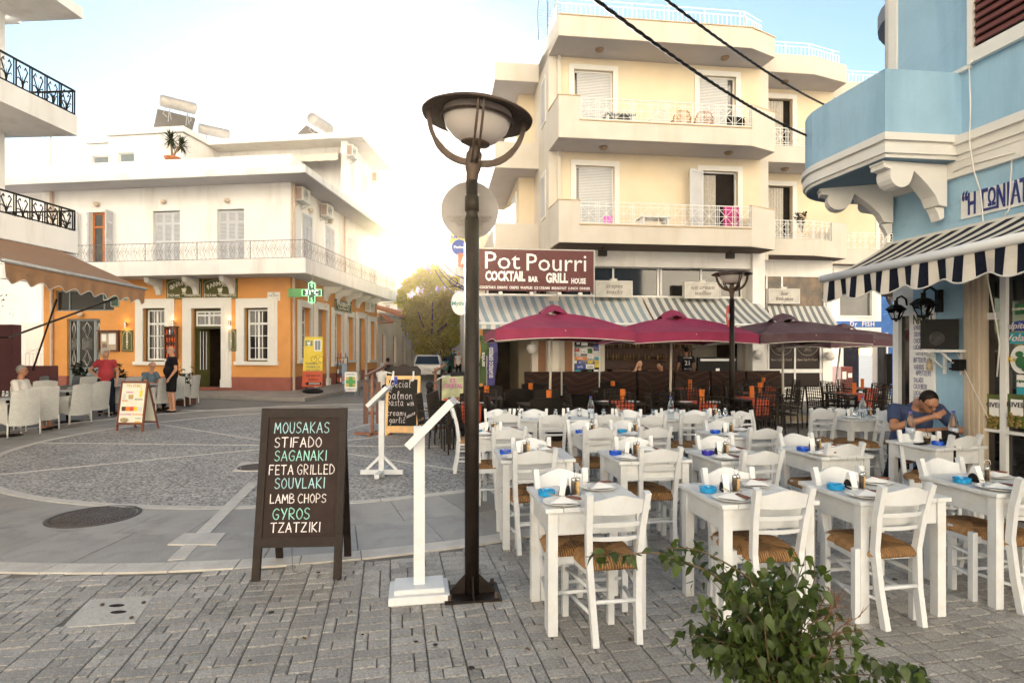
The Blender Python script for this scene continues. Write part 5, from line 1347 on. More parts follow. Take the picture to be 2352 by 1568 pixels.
m=MB(Matrix.Translation(p)@Matrix.Rotation(R(-20),4,'Z'));m.ell((0,0,.045),(.028,.05,.035));m.ell((-.005,-.03,.085),(.02,.022,.02));m.tube([(-.005,-.045,.085),(-.01,-.06,.08)],[.006,.002],5);m.tube([(0,.04,.04),(.0,.09,.02)],[.02,.012],6);m.build('body',mat('pigeon_grey',(.06,.055,.055),.6,var=.3,scale=40),t)
m=MB(Matrix.Translation(p));m.ell((-.018,-.01,.035),(.022,.035,.026));m.build('breast',PORC,t)
def cable(A,B,sag,r,lab,strands=3):
 t=thing('overhead_cable',A,0,lab,'cable');n=150
 for s_ in range(strands):
  m=MB();P=[]
  for i in range(n+1):
   k=i/n;p=A.lerp(B,k)+Vector((0,0,-sag*4*k*(1-k)));a=k*95+s_*2*math.pi/strands;P.append(p+Vector((math.cos(a)*r*.55,0,math.sin(a)*r*.75)))
  m.tube(P,r*.55,5);m.build('strand',BLACKP,t)
cable(at(1290,-60,3.4),at(1870,318,7.9),.10,.0125,'lower twisted black overhead cable ending behind the blue balcony')
cable(at(1440,-70,3.8),at(1910,248,8.4),.08,.0115,'upper twisted black overhead cable ending behind the blue balcony')
FARW=mat('street_house_plaster',(.60,.55,.47),.9,var=.06,scale=.8,bump=.1,bscale=20,stain=(.40,.33,.25),stains=.35,sscale=1.0)  # pale warm plaster of the houses down the street
u0,u1=SE+.4,SE+26
old=thing('old_row_house',SD.w(u0,0,0),0,'old white single-storey row house with tiled roof beyond the pharmacy','building')
hs=[]
for k in range(9):hs.append((u0+1.0+k*2.5,u0+1.75+k*2.5,.1 if k%2==0 else .9,2.7))
m=MB();wall(m,SD,u0,u1,0,4.0,.1,.3,hs);m.fbox(SD,u0,u1,-.02,.1,3.7,3.8);m.fbox(SD,u0,u1,-.08,.1,3.9,4.0);m.build('wall',FARW,old)
m=MB()
for h in hs:m.fbox(SD,h[0],h[1],.25,.3,h[2],h[3])
m.build('door',mat('terracotta_door',(.38,.15,.06),.6),old)
m=MB();m.add([SD.w(u0+3,-.15,4.0),SD.w(u1,-.15,4.0),SD.w(u1,3.5,5.2),SD.w(u0+3,3.5,5.2)],[(0,1,2,3)]);rf=m.build('roof',TILE,old)
m=MB()
for i in range(40):
 uu=u0+3+i*.55;m.tube([SD.w(uu,-.22,4.02),SD.w(uu,3.5,5.24)],.09,6)
o=m.build('roof_tile',TILE,rf);o['kind']='stuff'
m=MB();m.fbox(SD,u0+.0,u0+1.2,-.5,.1,3.35,3.4);m.add([SD.w(u0,-.55,3.4),SD.w(u0+1.2,-.55,3.4),SD.w(u0+1.2,.1,3.95),SD.w(u0,.1,3.95)],[(0,1,2,3)])
for i in range(7):m.tube([SD.w(u0+.08+i*.17,-.58,3.42),SD.w(u0+.08+i*.17,.1,3.98)],.05,6)
m.build('porch_roof',TILE,old)
fb=thing('far_house',at(925,806,62),0,'pale hazy house far down the street left of the tree','building')
def plainhouse(t,x0,x1,Y,ztop,depth,wins,mt=FARW,balc=None):
 a,b=at(x0,0,Y).x,at(x1,0,Y).x;fr=Frame((a,Y),0);hh=[]
 for(wx0,wy0,wx1,wy1)in wins:hh.append(fr.rect(wx0,wy0,wx1,wy1))
 m=MB();wall(m,fr,0,b-a,0,at(0,ztop,Y).z,0,.3,hh);m.fbox(fr,0,b-a,.3,depth,.1,at(0,ztop,Y).z-.2);m.build('wall',mt,t)
 for h in hh:m=MB();m.fbox(fr,h[0],h[1],.15,.2,h[2],h[3]);m.build('window',mat('far_window',(.30,.27,.24),.4),t)
 if balc:
  for(bx0,by,bx1)in balc:q=fr.rect(bx0,by,bx1,by+6);m=MB();m.fbox(fr,q[0],q[1],-1,0,q[2],q[3]);m.build('balcony',mt,t)
plainhouse(fb,862,988,75,574,10,[(885,700,895,725),(912,700,922,725),(885,660,895,680)],balc=[(880,690,930)])  # height and width added to block the low sun from the plaza
gb=thing('gabled_house',at(1040,806,52),0,'large pale house with arched window behind the street tree','building')
a,b=at(985,0,52).x,at(1130,0,52).x;fr=Frame((a,52),3)
zl,zr,zp=at(0,560,52).z,at(0,600,52).z,at(0,548,52).z
m=MB(fr.M);W_=b-a;m.vprism([(0,0),(W_,0),(W_,zr),(W_*.42,zp),(0,zl)],0,9);m.build('wall',FARW,gb)
m=MB(fr.M);h=fr.rect(1005,640,1020,682);m.box(h[0],h[1],-.03,.0,h[2],h[3]);m.vprism([((h[0]+h[1])/2+(h[1]-h[0])/2*math.cos(k*math.pi/10),h[3]+(h[1]-h[0])/2*math.sin(k*math.pi/10))for k in range(11)],-.03,0);h2=fr.rect(1046,615,1060,650);m.box(h2[0],h2[1],-.03,0,h2[2],h2[3]);m.build('window',MC['far_window'],gb)
rs=thing('street_side_house',at(1120,806,30),0,'cream house on the right side of the street behind the lamp post','building')
m=MB();m.prism([tuple(at(1046,0,50).xy),tuple(at(1078,0,27).xy),tuple(at(1200,0,27).xy),tuple(at(1180,0,50).xy)],0,7.0);m.build('wall',FARW,rs)
m=MB();q0=at(1052,0,44);q1=at(1060,0,38)
m.build('wall_shadow',FARW,rs)if False else None
up_=thing('utility_pole',gnd(974,855),0,'grey utility pole rising behind the street tree','pole')
a=gnd(974,855);T_=Vector((at(985,0,a.y).x,a.y,at(0,540,a.y).z));m=MB();m.tube([a,T_],[.22,.17],10);m.tube([T_,T_+Vector((0,0,.35))],[.05,.04],6);m.build('pole',mat('pole_wood',(.30,.26,.21),.9),up_)
for i,(ex,ey)in enumerate(((1068,640),(1068,660),(1066,665),(1067,690))):
 m=MB();e=at(ex,ey,24);s_=T_+Vector((0,0,-.2-.45*i));m.tube([s_.lerp(e,k/12)+Vector((0,0,-1.1*4*(k/12)*(1-k/12)*.5))for k in range(13)],.03,4);m.build('wire',BLACKP,up_)
def leafcloud(clumps,n,size,seed,squash=1.0):
 r=random.Random(seed);m=MB();tot=sum(c[3]**2 for c in clumps)
 for(cx,cy,cz,cr)in clumps:
  for _ in range(int(n*cr*cr/tot)):
   d=Vector((r.gauss(0,1),r.gauss(0,1),r.gauss(0,1))).normalized();q=cr*(r.random()**.45)
   p=Vector((cx,cy,cz))+Vector((d.x*q,d.y*q,d.z*q*squash))
   a=Vector((r.gauss(0,1),r.gauss(0,1),r.gauss(0,.6))).normalized();b=a.orthogonal().normalized();s_=size*r.uniform(.6,1.3)
   b=(b+Vector((0,0,-.5))).normalized();c_=a.cross(b).normalized()
   m.add([p,p+b*s_*.5+c_*s_*.33,p+b*s_*1.1,p+b*s_*.5-c_*s_*.33],[(0,1,2,3)])
 return m
LEAF=mat('tree_leaf',(.15,.16,.018),.55,var=.3,scale=3,rand=.5)  # yellow-green leaf colour stands in for backlight through the crown
N_,L_n,B_=nodes(LEAF);tr=N_.new('ShaderNodeBsdfTranslucent');tr.inputs[0].default_value=(.75,.62,.05,1);mxs=N_.new('ShaderNodeMixShader');mxs.inputs[0].default_value=.5
L_n.new(B_.outputs[0],mxs.inputs[1]);L_n.new(tr.outputs[0],mxs.inputs[2]);L_n.new(mxs.outputs[0],N_['Material Output'].inputs[0])
BARK=mat('bark',(.14,.10,.07),.9,var=.3,scale=6,bump=.6,bscale=20)
st=thing('street_tree',at(985,850,36),0,'broad leafy street tree with backlit glow put into its leaf colour, beside parked cars','tree')
bp=Vector((at(990,0,40).x,40,0));m=MB();m.tube([bp,bp+Vector((.1,0,1.2)),bp+Vector((0,0,2.6))],[.28,.2,.16],8)
lim=[]
for k in range(9):
 a=k*.7;e=bp+Vector((1.5*math.cos(a),1.2*math.sin(a),4.2+.8*math.sin(k*2.1)));m.tube([bp+Vector((0,0,1.8+.1*k)),bp+Vector((.7*math.cos(a),.6*math.sin(a),3)),e],[.12,.08,.03],6)
m.build('trunk',BARK,st)
cl=[];tr_=random.Random(11)
for(px,py,r_)in((985,755,1.2),(960,750,1.1),(1015,745,1.2),(985,700,1.3),(950,705,.9),(1020,695,1.1),(940,655,.55),(955,640,.5),(985,645,.8),(1010,640,.65),(1040,650,.6),(1035,720,.9),(1045,770,.8),(925,672,.45),(918,690,.4),(975,795,.9),(1020,795,.8),(935,730,.6),(968,622,.35),(1000,615,.35),(1052,690,.5)):
 p=at(px,py,40+tr_.uniform(-1,1));cl.append((p.x,p.y,p.z,r_))
m=leafcloud(cl,15000,.20,4,.9);o=m.build('crown',LEAF,st)
bt=thing('garden_tree',at(65,806,31),0,'dark green garden tree between the plum wall and orange pharmacy','tree')
bp=Vector((at(60,0,31).x,31,0));m=MB();m.tube([bp,bp+Vector((0,0,3))],[.2,.14],8);m.build('trunk',BARK,bt)
m=leafcloud([(at(x,0,31).x,31+dy,at(0,y,31).z,r_)for x,y,r_,dy in((40,690,1.1,0),(75,670,1.1,.5),(55,720,1.1,0),(95,700,.9,.3),(20,660,1.0,0),(85,735,.7,0),(60,645,.7,.4))],9000,.16,9);m.build('crown',mat('dark_leaf',(.018,.026,.006),.6,rand=.6),bt)
def car(loc,rz,paint,label,hatch=True,sc=1.0):
 t=thing('parked_car',loc,rz,label,'car','cars parked along the street');M=MATRIX[t.name]@Matrix.Scale(sc,4)
 L2,w=1.72,.76
 body=[(-1.72,.32),(-1.75,.55),(-1.70,.82),(-1.60,.92),(1.0,.90),(1.55,.74),(1.74,.58),(1.72,.30)]
 m=MB(M);n=len(body)
 def ring(yz,x):return[(x,y,z)for y,z in yz]
 secs=[(-w,.97),(-w*1.02,1.0),(w*1.02,1.0),(w,.97)]
 vs=[]
 for(x,k)in[(-w*.90,.93),(-w,1.0),(w,1.0),(w*.90,.93)]:
  vs+=[(x,y*(.985 if abs(x)<w else 1),.32+(z-.32)*k)for y,z in body]
 f=[]
 for s_ in range(3):
  for i in range(n-1):f.append((s_*n+i,(s_+1)*n+i,(s_+1)*n+i+1,s_*n+i+1))
  f.append((s_*n+n-1,(s_+1)*n+n-1,(s_+1)*n,s_*n))
 f.append(list(range(n))[::-1]);f.append([3*n+i for i in range(n)])
 m.add(vs,f,smooth=False)
 m.build('body',paint,t)
 m=MB(M);rw=w*.86
 bot=[(-1.62,.90),(.95,.88)];top=[(-1.36,1.36),(-1.15,1.42),(.05,1.42),(.30,1.38)]
 P=lambda s_,y,z,k:(s_*w*k,y,z)
 v=[]
 for s_ in(-1,1):v+=[P(s_,-1.62,.90,.97),P(s_,.95,.88,.97),P(s_,.30,1.37,.80),P(s_,-1.30,1.39,.80)]
 m.add(v,[(0,1,2,3),(7,6,5,4),(1,5,6,2),(4,0,3,7)]);gh=m.build('glasshouse',mat('car_glass',(.012,.012,.015),.08,spec=.8),t)
 m=MB(M);m.add([P(s_,y,z,.815)for s_ in(-1,1)for y,z in((-1.34,1.37),(.34,1.36),(.30,1.41),(-1.28,1.43))],[(0,1,2,3),(7,6,5,4),(3,2,6,7),(0,4,5,1),(1,5,6,2),(4,0,3,7)])
 for s_ in(-1,1):
  for(y0,y1)in((-1.63,-1.32),(-.42,-.40),(.97,.31)):
   m.beam([P(s_,y0,.89,.985),P(s_,y1,1.39,.82)],.07,.05)
 m.build('roof',paint,t)
 for s_ in(-1,1):
  m=MB(M);m.cbox((s_*w*.86,-1.73,.68),(.24,.06,.10),bev=.01);m.build('tail_light',mat('tail_light',(.45,.02,.01),.25),t)
  for y in(-1.1,1.12):
   Mw=M@Matrix.Translation((s_*(w-.08),y,.28))@Matrix.Rotation(R(90),4,'Y')
   m=MB(Mw);m.lathe([(.17,-.09),(.26,-.08),(.28,-.05),(.28,.05),(.26,.08),(.17,.09)],20);wh_=m.build('wheel',BLACKP,t)
   m=MB(Mw);m.lathe([(0,-.085),(.17,-.075),(.17,.075),(0,.085)],14);m.build('hub',GALV,wh_)
  m=MB(M);m.cbox((s_*(w+.06),.55,.95),(.12,.08,.10),bev=.02);m.build('mirror',paint,t)
 m=MB(M);m.cbox((0,-1.77,.42),(w*1.86,.10,.22),bev=.03);m.build('rear_bumper',paint if sc>.99 else BLACKP,t)
 m=MB(M);m.cbox((0,-1.775,.60),(.48,.02,.11));o=m.build('number_plate',PORC,t)
 if sc>.99:text(o,'PKN·2631',.10,None,M=M@Matrix.Translation((0,-1.79,.60))@Matrix.Rotation(R(90),4,'X'),m=INKD)
 return t
WCAR=mat('white_car_paint',(.62,.60,.56),.25,var=.03);TCAR=mat('teal_car_paint',(.10,.30,.27),.25,var=.05);SCAR=mat('silver_car_paint',(.42,.40,.37),.25)
c1=gnd(975,872);car((c1.x+.05,c1.y+1.6,0),R(4),WCAR,'small white hatchback seen from behind, parked behind the salmon board',sc=1.0)
c2=gnd(1022,858);car((c2.x,c2.y+.6,0),R(-14),TCAR,'teal hatchback parked behind the white one',sc=1.05)
c3=gnd(1045,851);car((c3.x,c3.y+4,0),R(0),SCAR,'pale van-like car mostly hidden behind the lamp post',sc=1.2)
RUSH=mat('rush_seat',(.29,.15,.055),.75,var=.25,scale=22,bump=.2,bscale=120)
N_,L_n,B_=nodes(RUSH)
tc=N_.new('ShaderNodeTexCoord');sx=N_.new('ShaderNodeSeparateXYZ');L_n.new(tc.outputs['Object'],sx.inputs[0])
ax=N_.new('ShaderNodeMath');ax.operation='ABSOLUTE';ay=N_.new('ShaderNodeMath');ay.operation='ABSOLUTE'
L_n.new(sx.outputs[0],ax.inputs[0]);L_n.new(sx.outputs[1],ay.inputs[0])
mn=N_.new('ShaderNodeMath');mn.operation='MINIMUM';L_n.new(ax.outputs[0],mn.inputs[0]);L_n.new(ay.outputs[0],mn.inputs[1])
nz=N_.new('ShaderNodeTexNoise');nz.inputs['Scale'].default_value=14;L_n.new(tc.outputs['Object'],nz.inputs['Vector'])
ma=N_.new('ShaderNodeMath');ma.operation='MULTIPLY_ADD';L_n.new(nz.outputs['Fac'],ma.inputs[0]);ma.inputs[1].default_value=.018;L_n.new(mn.outputs[0],ma.inputs[2])
m2=N_.new('ShaderNodeMath');m2.operation='MULTIPLY';L_n.new(ma.outputs[0],m2.inputs[0]);m2.inputs[1].default_value=420
sn=N_.new('ShaderNodeMath');sn.operation='SINE';L_n.new(m2.outputs[0],sn.inputs[0])
bp_=N_.new('ShaderNodeBump');bp_.inputs['Distance'].default_value=.004;bp_.inputs['Strength'].default_value=.9;L_n.new(sn.outputs[0],bp_.inputs['Height']);L_n.new(bp_.outputs[0],B_.inputs['Normal'])
gt_=N_.new('ShaderNodeMath');gt_.operation='GREATER_THAN';L_n.new(ax.outputs[0],gt_.inputs[0]);L_n.new(ay.outputs[0],gt_.inputs[1])
hs_=N_.new('ShaderNodeHueSaturation');L_n.new(B_.inputs['Base Color'].links[0].from_socket,hs_.inputs['Color'])
mrr=N_.new('ShaderNodeMapRange');mrr.inputs[3].default_value=.85;mrr.inputs[4].default_value=1.35;L_n.new(gt_.outputs[0],mrr.inputs[0])
mm_=N_.new('ShaderNodeMath');mm_.operation='MULTIPLY_ADD';L_n.new(sn.outputs[0],mm_.inputs[0]);mm_.inputs[1].default_value=.42;L_n.new(mrr.outputs[0],mm_.inputs[2])
L_n.new(mm_.outputs[0],hs_.inputs['Value']);L_n.new(hs_.outputs[0],B_.inputs['Base Color'])
TBL=mat('table_paint',(.60,.615,.63),.42,var=.05,scale=7,bump=.12,bscale=25,stain=(.46,.41,.34),stains=.45,sscale=8,rand=.05)
def make_chair():
 t=thing('tavern_chair',(0,0,0),0,'x','chair','white rush-seat tavern chairs')
 for s_ in(-1,1):
  m=MB();m.beam([(s_*.128,-.235,0),(s_*.135,-.195,.22),(s_*.148,-.175,.46),(s_*.160,-.205,.67),(s_*.170,-.257,.864)],.036,.042);m.build('rear_leg',WPAINT,t)
  m=MB();m.beam([(s_*.195,.185,0),(s_*.195,.185,.455)],.038,.038);m.build('front_leg',WPAINT,t)
  for z in(.30,.16):m=MB();m.tube([(s_*.193,.185,z),(s_*.138,-.19,z+.005)],.0115,8);m.build('side_stretcher',WPAINT,t)
  m=MB();m.beam([(s_*.193,.17,.405),(s_*.148,-.165,.405)],.022,.045);m.build('seat_rail',WPAINT,t)
 m=MB();m.tube([(-.13,-.20,.235),(.13,-.20,.235)],.013,8);m.build('back_stretcher',WPAINT,t)
 m=MB();m.tube([(-.19,.185,.21),(.19,.185,.21)],.012,8);m.build('front_stretcher',WPAINT,t)
 m=MB();m.beam([(-.19,.185,.405),(.19,.185,.405)],.022,.045);m.build('seat_rail',WPAINT,t)
 def rail(z0,z1,arch,bow,ybase,hw,th=.016,low=0.0):
  m=MB();n=14;v=[];f=[]
  for i in range(n+1):
   k=i/n*2-1;x=k*hw;y=ybase-bow*(1-k*k)
   za=z0-low*(1-abs(k)**1.6);zb=z1+arch*(math.cos(k*math.pi)+1)/2
   v+=[(x,y,za),(x,y-(zb-za)*.25,zb),(x,y+th-(zb-za)*.25,zb),(x,y+th,za)]
  for i in range(n):
   for j in range(4):
    q=(j+1)%4;f.append((i*4+j,(i+1)*4+j,(i+1)*4+q,i*4+q))
  f.append((0,1,2,3));f.append((n*4+3,n*4+2,n*4+1,n*4))
  m.add(v,f,smooth=False);return m
 rail(.742,.824,.035,.035,-.232,.158,low=.0).build('crest_rail',WPAINT,t)
 rail(.665,.690,.004,.030,-.205,.152).build('back_slat',WPAINT,t)
 rail(.580,.604,.002,.028,-.185,.147).build('back_slat',WPAINT,t)
 m=MB();n=16;top=[];v=[];f=[]
 def P(i,j):
  x=-1+2*i/n;y=-1+2*j/n;w=.207-(.046*(1-y)/2);e=max(abs(x),abs(y));
  z=.452+.016*(1-e**6)-.010*(1-abs(abs(x)-abs(y)))**6*(e)-(.022 if e>.99 else 0)
  return(x*w*(1.0 if e<.99 else 1.012),y*.19*(1.0 if e<.99 else 1.02),z)
 v=[P(i,j)for j in range(n+1)for i in range(n+1)]
 f=[(j*(n+1)+i,j*(n+1)+i+1,(j+1)*(n+1)+i+1,(j+1)*(n+1)+i)for j in range(n)for i in range(n)]
 b0=len(v);ring=[i for i in range(n+1)]+[j*(n+1)+n for j in range(1,n+1)]+[n*(n+1)+i for i in range(n-1,-1,-1)]+[j*(n+1)for j in range(n-1,0,-1)]
 for r_ in ring:v.append((v[r_][0]*.97,v[r_][1]*.97,.408))
 k=len(ring)
 for i in range(k):f.append((ring[(i+1)%k],ring[i],b0+i,b0+(i+1)%k))
 f.append([b0+i for i in range(k)][::-1])
 m.add(v,f,smooth=True);m.build('rush_seat',RUSH,t)
 return t
chair0=make_chair();used=[False]
YAW=R(9.5)
def put_chair(px,py,label,face=+1,z=.850,dy=0,rot=None):
 """px,py: middle of the back's top; face +1 sitter looks away from the camera, -1 looks at it"""
 Y=F*(H-z)/(py-HY);x=(px-CX)*Y/F;a=YAW+(0 if face>0 else math.pi)if rot is None else rot
 a+=rnd.uniform(-.04,.04)
 loc=(x-(.25*math.sin(a)),Y+.25*math.cos(a),0)
 lab='white rush-seat chair '+label
 if not used[0]:
  used[0]=True;chair0.location=loc;chair0.rotation_euler=(0,0,a);chair0['label']=lab;return chair0
 return copy_tree(chair0,loc=loc,rz=a,label=lab)
def make_table(w,d):
 t=thing('tavern_table',(0,0,0),0,'x','table','white plank-top tavern tables')
 for sx_ in(-1,1):
  for sy in(-1,1):
   m=MB();m.cbox((sx_*(w/2-.05),sy*(d/2-.05),.36),(.058,.058,.72),bev=.003);m.build('leg',TBL,t)
 m=MB()
 for s_ in(-1,1):m.box(-w/2+.08,w/2-.08,s_*(d/2-.045)-.011,s_*(d/2-.045)+.011,.585,.722);m.box(s_*(w/2-.045)-.011,s_*(w/2-.045)+.011,-d/2+.08,d/2-.08,.585,.722)
 m.build('apron',TBL,t)
 n=6;pw=w/n
 for i in range(n):
  m=MB();j=rnd.uniform(0,.003);x=-w/2+pw*(i+.5);m.cbox((x,rnd.uniform(-.002,.002),.736+rnd.uniform(-.0012,.0012)),(pw-.0045,d,.027),bev=.0022);m.build('plank',TBL,t)
 return t
TT={}
def put_table(w,d,c,rz,label):
 k=(round(w,2),round(d,2));lab='white plank-top table, '+label
 if k not in TT:
  t=make_table(w,d);TT[k]=t;t.location=(c.x,c.y,0);t.rotation_euler=(0,0,rz);t['label']=lab
  MATRIX[t.name]=Matrix.Translation((c.x,c.y,0))@Matrix.Rotation(rz,4,'Z');return t
 t=copy_tree(TT[k],loc=(c.x,c.y,0),rz=rz,label=lab);MATRIX[t.name]=Matrix.Translation((c.x,c.y,0))@Matrix.Rotation(rz,4,'Z');return t
plate0=thing('plate',(0,0,0),0,'x','plate','plates laid on the white tables')
m=MB();m.lathe([(0,.0),(.06,.0),(.075,.004),(.118,.016),(.120,.018),(.116,.0185),(.074,.0075),(0,.006)],32);m.build('dish',PORC,plate0)
nap0=thing('napkin',(0,0,0),0,'x','napkin','paper napkins on the plates')
def napmesh():
 m=MB();m.add([(-.10,-.055,.019),(.06,-.085,.020),(.10,.04,.021),(-.05,.075,.019),(-.01,.0,.045),(.05,-.01,.030)],[(0,1,4),(1,5,4),(1,2,5),(2,3,4),(2,4,5),(3,0,4)]);m.add([(-.075,-.04,.018),(.03,-.07,.019),(.075,.06,.019),(-.06,.05,.018)],[(0,1,2,3)]);return m
napmesh().build('sheet',mat('paper',(.78,.77,.75),.9),nap0)
cut0=thing('cutlery',(0,0,0),0,'x','cutlery','wooden-handled knife and fork pairs')
for(dy,k)in((0,'knife'),(.022,'fork')):
 m=MB();m.tube([(.02,dy,.034),(.11,dy-.03,.030)],[.008,.009],6,flat=.6);h_=m.build('handle',mat('cutlery_wood',(.16,.055,.035),.5,var=.2),cut0)
 m=MB()
 if k=='knife':m.beam([(.02,dy,.034),(-.08,dy+.03,.045)],.014,.002)
 else:
  m.beam([(.02,dy,.034),(-.04,dy+.02,.040)],.006,.002)
  for q in(-1,0,1):m.beam([(-.04,dy+.02+q*.003,.040),(-.085,dy+.035+q*.006,.047)],.0028,.002)
 m.build('blade' if k=='knife' else 'tines',STEEL,cut0)
def ashtray(mt,nm):
 t=thing('ashtray',(0,0,0),0,'x','ashtray','coloured glass ashtrays on the white tables');m=MB();n=24
 prof=[(.045,0),(.052,.004),(.055,.036),(.046,.037),(.042,.010),(0,.008)];v=[];f=[]
 for r_,z in prof:
  for j in range(n):
   a=2*math.pi*j/n;zz=z-(.010 if(j%8 in(0,))and z>.03 else 0);v.append((r_*math.cos(a),r_*math.sin(a),zz))
 for i in range(len(prof)-1):
  for j in range(n):q=(j+1)%n;f.append((i*n+j,i*n+q,(i+1)*n+q,(i+1)*n+j))
 f.append(list(range(n))[::-1]);m.add(v,f);m.build('bowl',mt,t);return t
ash={'b':ashtray(BLUEGL,''),'v':ashtray(PURPGL,''),'d':ashtray(mat('cobalt_glass',(.01,.08,.50),.12,spec=.8),'')}
hold0=thing('napkin_holder',(0,0,0),0,'x','napkin holder','napkin holders on the white tables')
for y in(-.022,.022):
 m=MB();m.vprism([(.052*math.cos(k*math.pi/10),.0+.062*math.sin(k*math.pi/10))for k in range(11)],y-.001,y+.001);m.build('side_plate',BLACKP,hold0)
m=MB();m.vprism([(-.055,.003),(.055,.003),(.022,.105),(-.008,.112)],-.019,.019);m.build('napkins',MC['paper'],hold0)
cru0=thing('cruet_stand',(0,0,0),0,'x','cruet stand','oil, salt and toothpick stands on the white tables')
m=MB();m.lathe([(.035,0),(.037,.004),(.035,.008),(0,.008)],16);m.tube([(0,0,.0),(0,0,.10),(.0,-.018,.13),(0,-.012,.155),(0,.012,.155),(0,.018,.13),(0,0,.10)],.0022,6);m.build('wire_stand',STEEL,cru0)
for i,(x,mt_)in enumerate(((-.017,mat('pepper',(.06,.04,.025),.6,var=.5,scale=200)),(.017,mat('toothpicks',(.55,.36,.16),.8,var=.3,scale=200)))):
 m=MB();m.lathe([(.013,0),(.014,.075),(.010,.08)],12,(x,0,.008));b_=m.build('jar',mt_,cru0)
 m=MB();m.lathe([(.015,.078),(.015,.098),(.006,.104),(0,.104)],12,(x,0,.008));m.build('lid',STEEL,b_)
gl0=thing('drinking_glass',(0,0,0),0,'x','glass','upturned drinking glasses on the back tables')
m=MB();m.lathe([(.032,0),(.026,.11),(.0,.112)],14);m.lathe([(.029,.002),(.023,.095),(.0,.097)],14);m.build('tumbler',CLEAR,gl0)
bo0=thing('water_bottle',(0,0,0),0,'x','bottle','clear plastic water bottles')
PETC=glass('water_plastic',(.80,.88,.92),.05)
m=MB();m.lathe([(.0,0),(.036,.004),(.042,.02),(.040,.05),(.042,.08),(.039,.11),(.042,.14),(.041,.18),(.030,.235),(.014,.27),(.013,.29)],18);m.build('body',PETC,bo0)
m=MB();m.lathe([(.0425,.085),(.0425,.135)],18);m.build('label_band',mat('bottle_label',(.45,.50,.60),.5,var=.4,scale=60),bo0)
m=MB();m.lathe([(.016,.285),(.017,.29),(.017,.305),(0,.306)],14);m.build('cap',mat('violet_cap',(.06,.05,.35),.4),bo0)
ZT_=.7505
def on(c,rz,dx,dy):return Vector((c.x+dx*math.cos(rz)-dy*math.sin(rz),c.y+dx*math.sin(rz)+dy*math.cos(rz),ZT_))
def put(src,loc,rz,label):return copy_tree(src,loc=loc,rz=rz,label=label)
def setting(c,rz,which,w,d,at_='b',order='',two=True):
 sx_=w/.66
 put(ash[at_],on(c,rz,-.25*sx_,.02),0,f'{dict(b="turquoise", v="violet", d="cobalt blue")[at_]} glass ashtray on {which}')
 for k,(dx,dy,nm)in enumerate(((-.20,-.19,'near left corner'),(.14,.14,'far side'))):
  if k and not two:break
  p=on(c,rz,dx*sx_,dy);a=rz+rnd.uniform(-.7,.7)
  put(plate0,p,0,f'white plate, {nm}, on {which}')
  put(nap0,p+Vector((.01,0,.0)),a,f'napkin on {nm} plate, {which}')
  put(cut0,p+Vector((.0,0,.004)),a+rnd.uniform(-1,.6),f'cutlery on {nm} plate, {which}')
 put(hold0,on(c,rz,-.13*sx_,.02),rz+R(70)+rnd.uniform(-.3,.3),f'napkin holder full of napkins on {which}')
 put(cru0,on(c,rz,-.06*sx_,.0),rz+R(20)+rnd.uniform(-.3,.3),f'oil and toothpick stand on {which}')
def tc_(bl,fl,fr):
 def g(p):Y=F*(H-.75)/(p[1]-HY);return Vector(((p[0]-CX)*Y/F,Y,0))
 a,b,c=g(bl),g(fl),g(fr);w=(c-b).length;d=(a-b).length
 u=(c-b).normalized();rz=math.atan2(u.y,u.x)*.5+YAW*.5
 n=Vector((-math.sin(rz),math.cos(rz),0));u=Vector((math.cos(rz),math.sin(rz),0))
 return b+u*w/2+n*d/2,w,d,rz
rows={'A':[((1206,1116),(1249,1169),(1510,1165),'front table nearest lamp post'),((1555,1109),(1655,1160),(1880,1150),'second front table'),((1836,1105),(1973,1152),(2179,1137),'third front table'),((2117,1091),(2286,1134),(2495,1122),'front table at right edge')],'B':[((1122,1030),(1150,1059),(1327,1056),'second-row table nearest lamp post'),((1375,1032.6),(1425,1061),(1590,1056),'second-row table behind second front table'),((1578.5,1032.6),(1656,1060),(1790,1053),'second-row table third from lamp post'),((1788,1025.7),(1879,1048.5),(2000,1043),'second-row table left of seated man')],'C':[((1078,985),(1090,1003),(1222,999),'third-row table nearest lamp post'),((1292,987.6),(1336,1004),(1441,1002),'third-row table second from lamp post'),((1405,986),(1443,1003),(1545,998.5),'third-row table third from lamp post'),((1618,988),(1661,1004),(1783,999),'third-row table at right end')],}
TC={}
for r_,L_ in rows.items():
 for i,(bl,fl,fr_,nm)in enumerate(L_):
  c,w,d,rz=tc_(bl,fl,fr_);w=min(max(w,.5),.68)if r_!='A' else .66;d=.59 if r_=='A' else .60
  if r_=='A':b_=F*(H-.75)/(fl[1]-HY);u=Vector((math.cos(YAW),math.sin(YAW),0));n=Vector((-math.sin(YAW),math.cos(YAW),0));c=Vector(((fl[0]-CX)*b_/F,b_,0))+u*w/2+n*d/2;rz=YAW
  w=round(w*25)/25
  put_table(w,d,c,rz,nm)
  TC[(r_,i)]=(c,w,d,rz,nm)
  setting(c,rz,nm,w,d,{('B',0):'d',('B',1):'d',('B',2):'v',('B',3):'d',('C',1):'d',('C',3):'d'}.get((r_,i),'b'))
names=['back-row table nearest lamp post','back-row table second from lamp post','middle back-row table','back-row table fourth from lamp post','right-hand back-row table']
